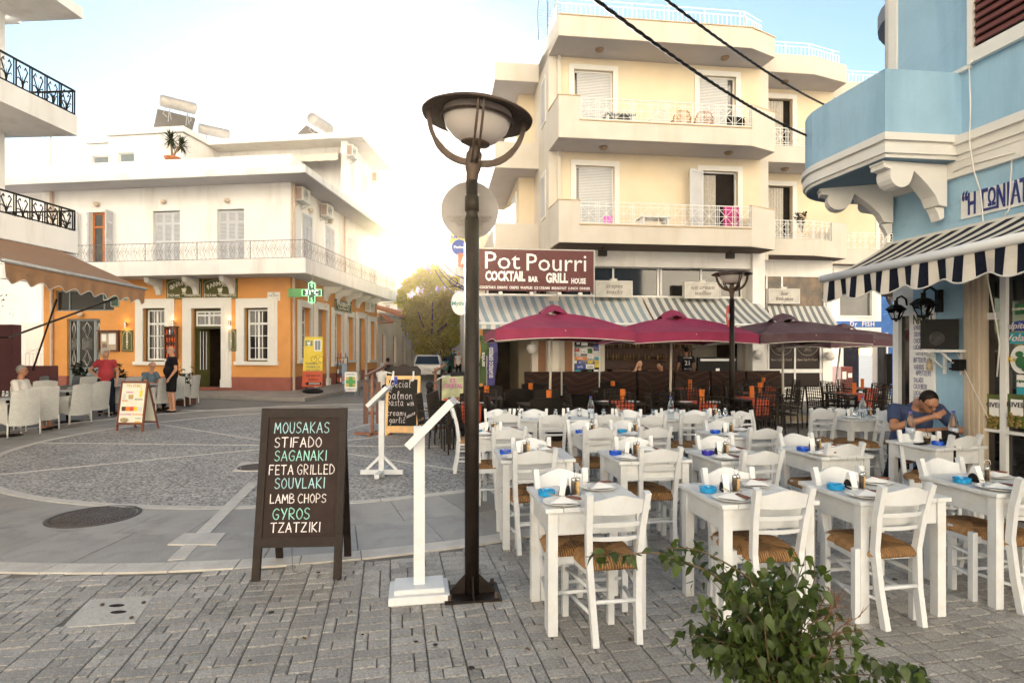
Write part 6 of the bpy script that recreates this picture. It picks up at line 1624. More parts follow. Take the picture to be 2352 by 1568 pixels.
for i in range(5):
 X=-.33+.685*(i+.5);Yc=7.83+.30+(X*.02);c=Vector((X,Yc,0));put_table(.68,.60,c,R(1.2),names[i])
 put(plate0,on(c,0,-.18,-.14),0,f'white plate at the near side of {names[i]}');put(nap0,on(c,0,-.18,-.14),rnd.uniform(0,3),f'paper napkin on the plate of {names[i]}')
 for k,(dx,dy)in enumerate(((-.1,.02),(.08,-.08),(.22,.1))):
  if rnd.random()<.85 or k==0:put(gl0,on(c,0,dx+rnd.uniform(-.03,.03),dy),0,f'{("left","middle","right")[k]} upturned glass on {names[i]}')
 put(hold0,on(c,0,.02,.10),R(80),f'napkin holder on {names[i]}')
 if i%2==0:put(cru0,on(c,0,.09,.12),R(10),f'toothpick stand on {names[i]}')
def bottle(px,py,Y,label,s=1.0):
 p=at(px,py,Y);p.z=ZT_;put(bo0,p,rnd.random()*3,label)
bottle(1357,950,7.95,'large water bottle on the middle back-row table');bottle(1541,950,7.9,'large water bottle on the fourth back-row table')
cN=((1881,952.6),(1958,964),(2060,960));c,w,d,rz=tc_(*cN);c20,rz20=c,rz
put_table(.76,.64,c,YAW,'by the blue corner behind the seated man')
for k,(dx,dy)in enumerate(((-.25,-.16),(.22,-.10),(-.1,.2))):put(plate0,on(c,YAW,dx,dy),0,f'{("left","right","back")[k]} plate on the table by the blue corner')
for k,(dx,dy)in enumerate(((-.28,.12),(-.05,-.02),(.12,.16),(.26,.14),(.02,.22))):put(gl0,on(c,YAW,dx,dy),0,f'{("far left","front","middle","far right","back")[k]} upturned glass on the table by the blue corner')
bottle(1981,990,7.95,'large water bottle on the table by the blue corner');put(hold0,on(c,YAW,-.15,0),1.2,'fan of white napkins on the table by the blue corner');put(cru0,on(c,YAW,.2,.02),0,'toothpick stand on the table by the blue corner')
cM,wM,dM,rM=tc_((2042,1011),(2141,1028),(2248,1021))
put_table(.62,.56,cM,rM,'where the man in blue sits')
TC['M']=(cM,.62,.56,rM,'')
bottle(2091,1000,5.98,'small water bottle beside the iced coffee of the man in blue');
p=at(2190,1000,6.0);p.z=ZT_;put(bo0,p,0,'small water bottle behind the black bag')
p=on(cM,rM,-.06,.03);t=thing('iced_coffee',p,0,'plastic cup of iced coffee with straw before the man in blue','drink');M=MATRIX[t.name]
m=MB(M);m.lathe([(.028,0),(.038,.10)],16);m.build('cup',CLEAR,t);m=MB(M);m.lathe([(0,.002),(.026,.002),(.030,.045),(0,.045)],14);m.build('coffee',mat('coffee',(.06,.025,.01),.2),t)
m=MB(M);m.lathe([(.030,.045),(.033,.06),(0,.062)],14);m.build('foam',mat('foam',(.6,.48,.33),.8),t);m=MB(M);m.tube([(.01,0,.05),(-.03,-.01,.17)],.003,6);m.build('straw',BLACKP,t)
t=thing('shoulder_bag',on(cM,rM,.17,.05),rM,'black shoulder bag lying on the table with its strap hanging down','bag');M=MATRIX[t.name]
m=MB(M);m.ell((0,0,.055),(.16,.10,.058),18,10);m.tube([(.155*math.cos(k*.2618),.098*math.sin(k*.2618),.085)for k in range(25)],.004,5);m.build('body',mat('bag_fabric',(.012,.011,.012),.7,var=.3,bump=.5,bscale=60),t)
m=MB(M);m.beam([(-.14,-.04,.04),(-.22,-.24,.012),(-.23,-.30,.0),(-.235,-.305,-.2),(-.22,-.31,-.52),(-.19,-.31,-.58)],.004,.035);m.build('strap',BLACKP,t)
t=thing('mobile_phone',on(cM,rM,-.22,-.05),.3,'dark phone lying near the iced coffee','phone');m=MB(MATRIX[t.name]);m.cbox((0,0,.006),(.13,.065,.010),bev=.002);m.build('case',BLACKP,t)
put(ash['d'],on(cM,rM,-.10,-.12),0,'cobalt blue ashtray before the man in blue')
names={k:v[4]for k,v in TC.items()if k!='M'}
for(x,y,k)in((1420,1137,('A',0)),(1801,1125,('A',1)),(2082,1118,('A',2)),(2392,1100,('A',3)),(1229,1034,('B',0)),(1518,1031,('B',1)),(1752,1036,('B',2)),(1941,1020,('B',3)),(1170,984,('C',0)),(1378,982,('C',1)),(1505,982,('C',2)),(1757,984,('C',3))):
 put_chair(x,y,'on the near side of '+names[k])
for(x,y,k)in((1287,1081,('A',0)),(1671,1078,('A',1)),(1923,1076,('A',2)),(2160,1056,('A',3)),(1219,1008,('B',0)),(1454,1005,('B',1)),(1641,1003,('B',2)),(1827,998,('B',3)),(1115,972,('C',0)),(1336,967,('C',1)),(1434,967,('C',2)),(1652,967,('C',3))):
 put_chair(x,y,'on the far side of '+names[k],-1)
bk=['nearest the lamp post','second from the lamp post','in the middle','fourth from the lamp post','at the right end','beyond the right end']
for i,(x,y)in enumerate(((1163,950),(1270,953),(1399,952),(1497,955),(1594,952),(1675,956))):put_chair(x,y,f'on the near side of the back row, {bk[i]}',1,rot=R(3))
for i,(x,y)in enumerate(((1143,941),(1227,941),(1332,939),(1443,942),(1535,944),(1598,943))):put_chair(x,y,f'on the far side of the back row, {bk[i]}',-1,rot=R(182))
put_chair(1705,945,'turned askew past the right end of the back row',1,rot=R(-152))
put_chair(2218,1001,'empty on the near side of the seated man\'s table',1,rot=R(14))
put_chair(1893,944,'nearest left at the table by the blue corner',1,rot=R(2))
put_chair(1888,938.6,'far left beyond the table by the blue corner',-1,rot=R(188));put_chair(1931,938.6,'far middle beyond the table by the blue corner',-1,rot=R(190))
put_chair(2030,948,'sideways at the right of the table by the blue corner',1,rot=R(72))
put_chair(2049,941,'behind the seated man at the blue corner',-1,rot=R(150))
put_chair(1041,941,'seen in profile left of the lamp post',1,rot=R(-84))
put_chair(2110,992,'the man in blue sits on',-1,rot=R(165))
def street_lamp(c,zr,label,r=.37,base=True,tilt=0.0,pole_r=.049):
 t=thing('street_lamp',c,0,label,'street lamp');M=MATRIX[t.name];TM=M@Matrix.Translation((0,0,zr-.45))@Matrix.Rotation(tilt,4,'Y')@Matrix.Translation((0,0,.45-zr))
 m=MB(M)
 if base:
  m.tube([(0,0,.0),(0,0,zr-.72)],pole_r,16,cap=True,smooth=True)
  m.tube([(0,0,zr-.72),(0,0,zr-.68),(0,0,zr-.40)],[pole_r,pole_r*.80,pole_r*.80],16);m.tube([(0,0,zr-.66),(0,0,zr-.56)],[pole_r*.98,pole_r*.98],16)
  m.build('post',BLACK,t)
 else:m.tube([(0,0,0),(0,0,zr-.5)],pole_r,12);m.build('post',BLACK,t)
 m=MB(TM);m.lathe([(.036,zr-.5),(.040,zr-.44),(.043,zr-.40),(.055,zr-.37),(.055,zr-.27),(.04,zr-.25),(.04,zr-.20)],18);m.lathe([(.03,zr-.22),(.10,zr-.205),(.10,zr-.19),(.03,zr-.185)],20);m.build('neck',RUST,t)
 m=MB(TM);m.lathe([(r*.60,zr+.012),(r*.8,zr-.005),(r*1.01,zr-.03),(r*1.02,zr-.018),(r*.85,zr+.015),(r*.5,zr+.04),(0,zr+.05)],48);m.build('hood',RUST,t)
 m=MB(TM);m.lathe([(.09,zr-.20),(.15,zr-.165),(.21,zr-.10),(.232,zr-.03),(.235,zr+.0),(.225,zr+.03)],36);m.build('globe',GLASSW,t)
 m=MB(TM);m.tube([(.245*math.cos(k*math.pi/24),.245*math.sin(k*math.pi/24),zr-.045)for k in range(49)],.009,8);m.build('guard_ring',RUST,t)
 for k in range(4):
  a=k*math.pi/2+R(8);ca,sa=math.cos(a),math.sin(a);P=[]
  for j in range(11):
   q=j/10*math.pi/2;P.append((ca*(.05+(r*.88-.05)*math.sin(q)),sa*(.05+(r*.88-.05)*math.sin(q)),zr-.33+.315*(1-math.cos(q))))
  m=MB(TM)
  if k%2==0:m.beam(P,.030,.042)
  else:
   for s_ in(-.018,.018):m.beam([(p[0]-sa*s_,p[1]+ca*s_,p[2])for p in P],.014,.034)
  m.build('arm',RUST,t)
 if base:
  m=MB(M@Matrix.Rotation(R(9),4,'Z'));m.box(-.19,.19,-.13,.17,0,.016);m.build('base_plate',BLACK,t)
  for k in range(4):
   a=k*math.pi/2+R(9);m=MB(M@Matrix.Rotation(a,4,'Z'));m.vprism([(pole_r*.9,.016),(.16,.016),(.16,.03),(pole_r*.9,.15)],-.005,.005);m.build('gusset',BLACK,t)
  for sx_ in(-.155,.155):
   for sy in(-.10,.14):m=MB(M@Matrix.Rotation(R(9),4,'Z'));m.lathe([(.014,.016),(.014,.05),(0,.052)],6,(sx_,sy,0),smooth=False);m.build('bolt',RUST,t)
 return t
lp=street_lamp((-.273,4.03,0),3.27,'tall dark street lamp post with saucer-shaped head in the foreground',tilt=R(5))
l2=street_lamp(((1681-CX)*11.5/F,11.5,0),3.17,'street lamp among the umbrellas with a red oval sign',base=False,pole_r=.05)
l3=street_lamp(((2063-CX)*15/F,15.0,0),3.1,'street lamp half hidden behind the blue corner',base=False,pole_r=.05)
c=at(1078.5,483.5,4.12);t=thing('round_sign_back',c,0,'grey back of a round traffic sign behind the lamp post','sign')
m=MB(Matrix.Translation(c)@Matrix.Rotation(R(90),4,'X'));m.lathe([(0,0),(.195,0),(.2015,.004),(.2015,-.008),(0,-.008)],48);m.build('disc',mat('sign_back_grey',(.25,.23,.22),.5,metal=.1,var=.08,scale=8),t)
TXT=mat('stencil_grey',(.20,.16,.14),.7)
for s_,z,x in(('ΓΙΑ ΚΑΘΕ ΖΗΜΙΑ ΠΙΝΑΚΙΔΩΝ',-.05,0),('ΠΡΟΒΛΕΠΕΤΑΙ ΦΥΛΑΚΙΣΗ',-.075,0),('ΜΕΧΡΙ (2) ΧΡΟΝΙΑ',-.10,0)):
 text(t,s_,.026,None,M=Matrix.Translation(c+Vector((x,-.009,z)))@Matrix.Rotation(R(90),4,'X'),m=TXT,ext=.0005,sx=.85)
m=MB();m.beam([c+Vector((.02,-.02,.1)),c+Vector((.02,.0,.1))],.09,.03);m.beam([c+Vector((.02,-.02,-.1)),c+Vector((.02,.0,-.1))],.09,.03);m.build('clamp',GALV,t)
c=at(1673.5,726,11.4);t=thing('red_oval_sign',c,0,'narrow red oval sign fixed to the lamp post between umbrellas','sign');fr=Frame(c[:2],60)
m=MB(fr.M);m.vprism([(.21*math.cos(k*math.pi/16),c.z+.21*math.sin(k*math.pi/16))for k in range(32)],0,.01);m.build('disc',RED,t)
m=MB(fr.M);m.box(-.13,.13,-.006,0,c.z-.02,c.z+.05);m.box(-.05,.05,-.006,0,c.z-.07,c.z-.03);m.build('white_patch',PORC,t)
def aboard(name,label,fl,fr_,htop,lean,depth,frame_m,face_m,wf,foot,cat='menu board',back=True):
 """fl, fr_: feet of the front panel on the ground; leans back by lean"""
 fl=Vector(fl);fr_=Vector(fr_);u=(fr_-fl).normalized();w=(fr_-fl).length;n=Vector((-u.y,u.x,0))
 t=thing(name,(fl+fr_)/2,0,label,cat)
 a=math.atan2(lean,htop)
 Mf=Matrix.Translation(fl)@Matrix(((u.x,n.x,0,0),(u.y,n.y,0,0),(0,0,1,0),(0,0,0,1)))@Matrix.Rotation(-a,4,'X')
 L_=htop/math.cos(a)
 m=MB(Mf);m.box(0,wf,-.012,.022,0,L_);m.box(w-wf,w,-.012,.022,0,L_);m.box(wf,w-wf,-.0115,.0215,L_-wf*1.3,L_-.002);m.box(wf,w-wf,-.0115,.0215,foot,foot+wf*1.3)
 m.build('frame',frame_m,t)
 m=MB(Mf);m.box(wf-.002,w-wf+.002,-.002,.012,foot+wf*1.3-.002,L_-wf*1.3+.002);m.build('board',face_m,t)
 if back:
  Mb=Matrix.Translation(fl+n*depth)@Matrix(((u.x,n.x,0,0),(u.y,n.y,0,0),(0,0,1,0),(0,0,0,1)))@Matrix.Rotation(math.atan2(depth-lean-.03,htop),4,'X')
  m=MB(Mb);m.box(.02,wf+.02,0,.02,0,L_*.99);m.box(w-wf-.02,w-.02,0,.02,0,L_*.99);m.box(wf+.02,w-wf-.02,0,.018,foot,foot+wf);m.build('rear_leg_frame',frame_m,t)
  m=MB(Mb);m.box(wf+.02,w-wf-.02,.004,.012,foot+wf,L_*.97);m.build('rear_board',face_m,t)
 return t,Mf,w,L_
g0,g1=gnd(578,1334),gnd(783,1329)
t,Mf,w,L_=aboard('menu_chalkboard','large dark chalkboard listing MOUSAKAS to TZATZIKI in white and blue chalk',g0,g1,1.225,.22,.46,DKWOOD,CHALK,.055,.23)
def ray_on(Mf,px,py):
 inv=Mf.inverted();o=inv@Vector((0,0,H));d=(inv.to_3x3()@Vector(((px-CX)/F,1,-(py-HY)/F)));k=-o.y/d.y;p=o+d*k;return p.x,p.z
CB=Mf@Matrix.Translation((0,-.0035,0))
inks={'b':MB(),'w':MB(),'g':MB()}
V3=lambda zx,zy:((850+zx/2.613)*.6638,(1100+zy/2.613)*.6638)
L2=lambda zx,zy:((800+zx/2.369)*.6638,(1700+zy/2.369)*.6638)
for s_,c0,c1,top,bot,ink,V_ in(('MOUSAKAS',262,752,945,1040,'b',V3),('STIFADO',262,680,1080,1168,'w',V3),('SAGANAKI',262,728,1200,1290,'g',V3),('FETA GRILLED',212,800,1330,1415,'w',V3),('SOUVLAKI',262,710,1448,1540,'b',V3),('LAMB CHOPS',318,775,25,95,'w',L2),('GYROS',340,640,140,228,'g',L2),('TZATZIKI',322,725,258,335,'w',L2)):
 xa,zb=ray_on(Mf,*V_(c0,bot));xb,_=ray_on(Mf,*V_(c1,bot));_,zt=ray_on(Mf,*V_(c0,top));h_=zt-zb
 st_=rnd.getstate();tmp=MB();x1=hand(tmp,s_,0,0,h_,.008,CB);rnd.setstate(st_)
 sc=(xb-xa)/(x1-h_*.2);hand(inks[ink],s_,0,zb,h_,.0070,CB@Matrix.Translation((xa,0,0))@Matrix.Diagonal((sc,1,1,1)))
for k,mt_ in(('b',CHB),('w',CHW),('g',CHG)):inks[k].build('lettering',mt_,t)
m=MB();a_=Mf@Vector((w*.42,.01,.25));m.tube([a_,a_+Vector((.0,.02,-.2)),a_+Vector((.03,.05,-.235)),a_+Vector((.07,.1,-.237))],.0022,4);m.build('chain',IRON,t)
def lectern(name,label,base_c,kind,top_a,top_b,Y,hw):
 t=thing(name,base_c,0,label,'menu stand');M=MATRIX[t.name]
 a=at(*top_a,Y);b=at(*top_b,Y);mid=(a+b)/2;d=(b-a).normalized();n=Vector((-d.z,0,d.x))
 if kind=='block':
  m=MB(M@Matrix.Rotation(YAW,4,'Z'));m.cbox((0,0,.028),(.40,.30,.056),bev=.006);m.cbox((0,0,.072),(.33,.23,.034),bev=.006);m.build('base',WPAINT,t)
  m=MB(M@Matrix.Rotation(YAW,4,'Z'));m.cbox((0,0,.08+(mid.z-.11)/2),(.074,.055,mid.z-.11),bev=.004);m.build('post',WPAINT,t)
 else:
  m=MB(M);m.box(-.28,.28,-.025,.025,.03,.09);m.box(-.03,.03,-.3,.3,.03,.085);m.beam([(-.2,0,.09),(-.02,0,.27)],.035);m.beam([(.2,0,.09),(.02,0,.27)],.035);m.build('base',WPAINT,t)
  m=MB(M);m.box(-.035,.035,-.035,.035,0,mid.z-.06);m.build('post',WPAINT,t)
 L_=(b-a).length/2;X=Matrix(((d.x,0,n.x,mid.x),(0,1,0,mid.y),(d.z,0,n.z,mid.z),(0,0,0,1)))
 m=MB(X);m.box(-L_,L_,-hw,hw,-.03,-.01);m.box(-L_,L_,-hw,-hw+.02,-.01,.022);m.box(-L_,L_,hw-.02,hw,-.01,.022);m.box(-L_,-L_+.02,-hw+.02,hw-.02,-.01,.02);m.box(L_-.05,L_,-hw+.02,hw-.02,-.01,.02);m.build('tray',WPAINT,t)
 m=MB(X);m.box(-L_+.03,L_-.06,-hw+.03,hw-.03,-.009,.004);m.build('menu_page',PORC,t)
 return t
lectern('menu_lectern','white wooden menu lectern on a square stepped base beside the lamp post',(-.63,4.02,0),'block',(943,1018),(1041,918),4.02,.15)
lectern('menu_lectern','smaller white menu lectern on a cross foot before the salmon board',((877-CX)*7.85/F,7.85,0),'cross',(848,930),(893,887),7.85,.16)
def brown_stand(c,top_a,top_b,label,paddles=True):
 t=thing('wooden_menu_stand',c,0,label,'menu stand');M=MATRIX[t.name];a=at(*top_a,c[1]);b=at(*top_b,c[1]);mid=(a+b)/2
 m=MB(M);m.beam([(0,0,0),(0,0,mid.z)],.055);m.beam([(-.35,0,.03),(.4,0,.03)],.05,.05);m.beam([(0,-.3,.03),(0,.3,.03)],.05,.05);m.build('post',mat('stained_wood',(.20,.07,.03),.4,var=.2),t)
 if paddles:
  for s_ in(-.13,.12):m=MB(M);m.box(s_-.045,s_+.045,-.01,.01,.22,1.05);m.build('side_panel',BRWOOD,t)
  m=MB(M);m.box(-.1,.1,-.008,.008,.4,.45);m.box(-.1,.1,-.008,.008,.85,.9);m.build('rung',BRWOOD,t)
 d=(b-a).normalized();n=Vector((-d.z,0,d.x));L_=(b-a).length/2;X=Matrix(((d.x,0,n.x,mid.x),(0,1,0,mid.y),(d.z,0,n.z,mid.z),(0,0,0,1)))
 m=MB(X);m.box(-L_,L_,-.22,.22,-.015,.015);m.build('tray',BRWOOD,t);m=MB(X);m.box(-L_+.03,L_-.03,-.2,.2,.015,.019);m.build('menu_page',PORC,t)
brown_stand(gnd(855,998),(843,862),(884,842),'brown wooden menu stand with two hanging panels left of the salmon board')
brown_stand(gnd(1000,985),(996,855),(1028,835),'slim brown menu stand behind the salmon board',False)
g0,g1=gnd(883,1000),gnd(962,1001)
t,Mf,w,L_=aboard('specials_board','pine framed blackboard with Special Salmon Pasta in white chalk',g0,g1,1.17,.15,.5,PINE,SLATE,.055,.12)
m=MB(Mf);pr=[(.0,L_-.01),(.0,L_+.12),(.08,L_+.20),(.22,L_+.19),(w/2,L_+.24),(w-.22,L_+.19),(w-.08,L_+.20),(w,L_+.12),(w,L_-.01)];m.vprism(pr,.002,.018);m.build('crest',DKWOOD,t)
m=MB(Mf)
for x in(.14,w-.14):m.box(x-.015,x+.015,-.03,-.014,L_-.09,L_+.09)
m.build('clothes_peg',WPAINT,t)
m=MB(Mf);m.vprism([(-.14,0),(.02,0),(.12,.06),(w-.12,.06),(w-.02,0),(w+.14,0),(w+.02,.10),(w-.02,.14),(.02,.14),(-.02,.10)],-.02,-.013);m.build('foot_rail',PINE,t)
hm=MB();CB=Mf@Matrix.Translation((0,-.0035,0))
for s_,zx,zy,hz,zx1 in(('Special',1285,625,60,1500),('Salmon',1283,730,60,1515),('pasta',1280,790,52,1435),('with',1462,790,34,1525),('creamy',1280,880,45,1455),('garlic',1298,945,45,1450),('sause',1455,905,30,1535),('*',1490,575,34,1527)):
 xa,zb=ray_on(Mf,*V3(zx,zy));_,zt=ray_on(Mf,*V3(zx,zy-hz));xb,_=ray_on(Mf,*V3(zx1,zy));h_=(zt-zb)*1.15
 tmp=MB();st_=rnd.getstate();x1=hand(tmp,s_,0,0,h_,.007,CB);rnd.setstate(st_)
 hand(hm,s_,0,zb,h_,.0095,CB@Matrix.Translation((xa,0,0))@Matrix.Diagonal(((xb-xa)/x1,1,1,1)),slope=(.35 if s_=='sause' else 0))
hm.build('lettering',CHW,t)
o=text(t,'FROZEN\nORGASM',.055,None,M=Mf@Matrix.Translation((w*.36,.03,.10))@Matrix.Rotation(R(90),4,'X'),m=mat('yellow_print',(.55,.48,.2),.6),bold=.01);text(t,'ICE\nFRAPPUCCINO',.055,None,M=Mf@Matrix.Translation((w*.72,.03,.10))@Matrix.Rotation(R(90),4,'X'),m=RED,bold=.01,sx=.7)
t=thing('clip_lamp',at(905,870,7.8),0,'bendy clip-on lamp with blue head over the small white lectern','lamp');m=MB();m.tube([at(893,890,7.8),at(903,858,7.8),at(895,856,7.8),at(882,853,7.8)],.006,6);m.build('stem',PORC,t);m=MB();m.tube([at(909,865,7.8),at(909,882,7.8)],.022,10);m.build('head',mat('lamp_blue',(.03,.05,.35),.4),t)
m=MB();
t=thing('reading_lamp',at(1040,865,7.0),0,'black and steel lamp arm reaching out left behind the lamp post','lamp');m.tube([at(1072,858,6.5),at(1035,860,6.5)],.024,10);m.build('handle',BLACKP,t);m=MB();m.tube([at(1035,860,6.5),at(1010,868,6.5),at(998,880,6.5)],.008,8);m.build('arm',STEEL,t);m=MB();m.ell(at(987,886,6.5),(.045,.03,.05));m.build('shade',BLACKP,t)
g0,g1=gnd(266,989),gnd(328,990)
t,Mf,w,L_=aboard('drinks_board','white TO STEKI drinks and cocktails board in a brown frame',g0,g1,1.03,.16,.5,mat('redbrown_frame',(.16,.05,.028),.45,var=.2),mat('poster_white',(.74,.73,.62),.5,var=.06),.035,.13)
B=Mf@Matrix.Translation((0,-.006,0))@Matrix.Rotation(R(90),4,'X')
PK=mat('print_pink',(.55,.10,.40),.6);OR=mat('print_orange',(.75,.22,.03),.6);YL=mat('print_yellow',(.75,.60,.05),.6);GY=mat('print_olive',(.22,.22,.12),.6);GO=mat('print_gold',(.55,.38,.10),.6)
for s_,x,z,sz,mt_ in(('TO STEKI',.5,.90,.085,GO),('DRINKS',.36,.77,.05,PK),('RETSINA',.73,.63,.05,GY),('OUZO',.22,.60,.05,OR),('COCKTAILS',.29,.33,.048,PK),('COCKTAILS',.73,.33,.048,OR),('TOAST',.78,.25,.045,GY),('GREEK SALAD',.34,.145,.04,mat('print_blue',(.05,.12,.3),.6))):
 text(t,s_,sz,None,M=B@Matrix.Translation((w*x,L_*z,0)),m=mt_,ext=.0008,bold=.02,sx=min(1,.46*w/(len(s_)*sz*.62))if s_=='COCKTAILS' else .95)
def blob(x,z,rx,rz_,mt_,nm='picture',T=None):
 m=MB(Mf);m.vprism([(w*x+rx*math.cos(k*math.pi/8),L_*z+rz_*math.sin(k*math.pi/8))for k in range(16)],-.0045,-.002);m.build(nm,mt_,T or t)
def rectp(x,z,rx,rz_,mt_):m=MB(Mf);m.vprism([(w*x-rx,L_*z-rz_),(w*x+rx,L_*z-rz_),(w*x+rx*1.15,L_*z+rz_),(w*x-rx*1.15,L_*z+rz_)],-.0045,-.002);m.build('picture',mt_,t)
rectp(.78,.74,.03,.07,YL);rectp(.78,.84,.012,.03,YL);rectp(.42,.68,.05,.045,mat('print_amber',(.45,.33,.15),.6));rectp(.17,.69,.022,.06,mat('print_pale',(.6,.62,.6),.6))
for i,mt_ in enumerate((BRWOOD,OR,mat('print_red',(.6,.08,.04),.6),YL,mat('print_pale',(.6,.62,.6),.6))):rectp(.2+.15*i,.44,.042,.045,mt_)
blob(.27,.215,.10,.048,mat('print_salad',(.35,.28,.15),.6,var=.7,scale=40));blob(.77,.17,.075,.035,mat('print_toast',(.6,.38,.10),.6,var=.4,scale=30))
c=gnd(716,903,.1);t=thing('roll_up_banner',(c.x,c.y,.1),0,'yellow and red roll-up banner pointing to the pharmacy entrance','banner');fr=Frame((c.x,c.y),-6)
q=fr.rect(695,773.5,741,887);
m=MB(fr.M);m.vprism([(q[0]-.02,q[2]),(q[1]-.02,q[2]),(q[1]+.02,q[3]),(q[0]+.08,q[3])],0,.01);m.build('banner',mat('banner_yellow',(.72,.55,.06),.6,var=.06,scale=2),t)
m=MB(fr.M);zq=q[2]+(q[3]-q[2])*.31;m.vprism([(q[0]-.022,q[2]-.01),(q[1]-.018,q[2]-.01),(q[1]-.01,zq),(q[0]+.005,zq)],-.004,-.001);m.build('red_field',mat('banner_red',(.55,.09,.04),.6),t)
m=MB(fr.M);m.ell(((q[0]+q[1])/2,0,.18),(.42,.16,.10),18,6);m.beam([((q[0]+q[1])/2-.25,0,.2),((q[0]+q[1])/2-.25,0,q[2])],.02);m.beam([((q[0]+q[1])/2+.25,0,.2),((q[0]+q[1])/2+.25,0,q[2])],.02);m.build('base',BLACKP,t)
um=(q[0]+q[1])/2+.0;H_=q[3]-q[2]
for s_,k,sz,mt_ in(('PHARMACY',.46,.12,GY),('FARMACIA',.39,.12,GY),('APOTHEKE',.32,.12,GY),('Servizio in',.22,.14,BRWOOD),('Italiano',.145,.14,BRWOOD),('ENTRANCE',.055,.085,PORC)):
 if s_=='ENTRANCE':m=MB(fr.M);z_=q[2]+H_*.055;m.vprism([(um-.30,z_),(um-.18,z_-.07),(um-.18,z_-.05),(um+.33,z_-.05),(um+.33,z_+.05),(um-.18,z_+.05),(um-.18,z_+.07)],-.007,-.004);m.build('arrow',BLACKP,t)
 text(t,s_,sz,None,M=facing(fr,um+(.07 if s_=='ENTRANCE' else .02),-.009,q[2]+H_*k),m=mt_,shear=.2 if sz==.12 else 0,bold=.01,sx=.95)
m=MB(fr.M);m.box(um-.28,um-.0,-.006,0,q[3]-.33,q[3]-.13);e_=m.build('green_panel',mat('panel_green',(.16,.22,.16),.6),t);mortar(e_,fr,um-.14,-.012,q[3]-.23,.8)
m=MB(fr.M);m.box(um+.06,um+.34,-.006,0,q[3]-.52,q[3]-.10);o=m.build('window_picture',PORC,t);m=MB(fr.M);m.box(um+.10,um+.19,-.009,-.006,q[3]-.48,q[3]-.14);m.box(um+.21,um+.30,-.009,-.006,q[3]-.48,q[3]-.14);m.build('window_dark',GREYFR,o)
m=MB(fr.M)
for dx in(.0,.28):m.tube([(um+.05+dx+.11*math.cos(k*.3142),-.006,q[2]+H_*.545+.11*math.sin(k*.3142))for k in range(21)],.006,4)
m.beam([(um+.05,-.006,q[2]+H_*.545),(um+.16,-.006,q[2]+H_*.64),(um+.30,-.006,q[2]+H_*.64)],.01);m.build('bicycle_print',BRWOOD,t)
c=gnd(809,909);fr=Frame((c.x,c.y),-10);q=fr.rect(791.5,854,820,899)
t=thing('pavement_sign',(c.x,c.y,0),0,'white rounded pavement sign with green and yellow pharmacy cross','sign')
m=MB(fr.M);rr=.06;P=[(q[0]+rr if sx_<0 else q[1]-rr,q[2]+rr if sz_<0 else q[3]-rr,sx_,sz_)for sx_,sz_ in((1,-1),(1,1),(-1,1),(-1,-1))];poly=[]
for k,(px_,pz_,a,b)in enumerate(P):
 for j in range(5):an=-math.pi/2+k*math.pi/2+j*math.pi/8;poly.append((px_+rr*math.cos(an),pz_+rr*math.sin(an)))
m.vprism(poly,0,.02);m.build('panel',PORC,t)
m=MB(fr.M);m.beam([(q[1]+.03,.15,0),(q[1]+.03,.12,q[3]+.02),(q[0]-.0,.12,q[3]+.02)],.025);m.beam([(q[0]+.03,-.1,0),(q[0]+.03,0,q[2]+.1)],.02);m.beam([(q[1]-.03,-.1,0),(q[1]-.03,0,q[2]+.1)],.02);m.build('frame',STEEL,t)
um,zm=(q[0]+q[1])/2,(q[2]+q[3])/2;GR_=mat('cross_green',(.10,.35,.10),.6)
m=MB(fr.M);[m.box(um+a_*.13-.05,um+a_*.13+.05,-.004,0,zm+b_*.13-.05,zm+b_*.13+.05)for a_ in(-1,1)for b_ in(-1,1)];m.build('yellow_square',mat('print_ochre',(.6,.4,.05),.6),t)
m=MB(fr.M);m.box(um-.075,um+.075,-.005,0,zm-.19,zm+.19);m.box(um-.19,um-.075,-.005,0,zm-.07,zm+.07);m.box(um+.075,um+.19,-.005,0,zm-.07,zm+.07);m.build('green_cross',GR_,t)
text(t,'ΦΑΡΜΑΚΕΙΟ',.06,None,M=facing(fr,um,-.004,q[3]-.09),m=INKD);text(t,'ΤΣΑΚΙΡΟΓΛΟΥ',.055,None,M=facing(fr,um,-.004,q[2]+.08),m=INKD,sx=.9)
c=SD.w(4.2,-.55,.1);t=thing('display_rack',c,0,'black display rack of sun lotion bottles on the pharmacy pavement','rack');m=MB(Matrix.Translation(c))
for sx_ in(-.25,.25):m.beam([(sx_,0,.05),(sx_*.9,.1,1.3)],.03);
for z in(.1,.5,.9,1.25):m.cbox((0,.02,z),(.5,.3,.02))
m.build('frame',BLACKP,t)
for z in(.11,.51,.91,1.26):
 for k in range(4):m=MB(Matrix.Translation(c));m.lathe([(.035,0),(.035,.17),(.014,.2),(.014,.24)],8,(-.18+k*.12,.0,z));m.build('bottle',[MC['orange_bottle'],PORC,MC['blue_bottle'],GREYF][(k+int(z*3))%4],t)
m=MB(Matrix.Translation(c));m.box(.05,.3,-.2,-.18,.05,1.0);o=m.build('side_panel',mat('panel_blue',(.25,.33,.42),.6),t);text(o,'PIZ\nBUIN',.12,None,M=Matrix.Translation(c+Vector((.175,-.205,.3)))@Matrix.Rotation(R(90),4,'X'),m=RED,bold=.03)
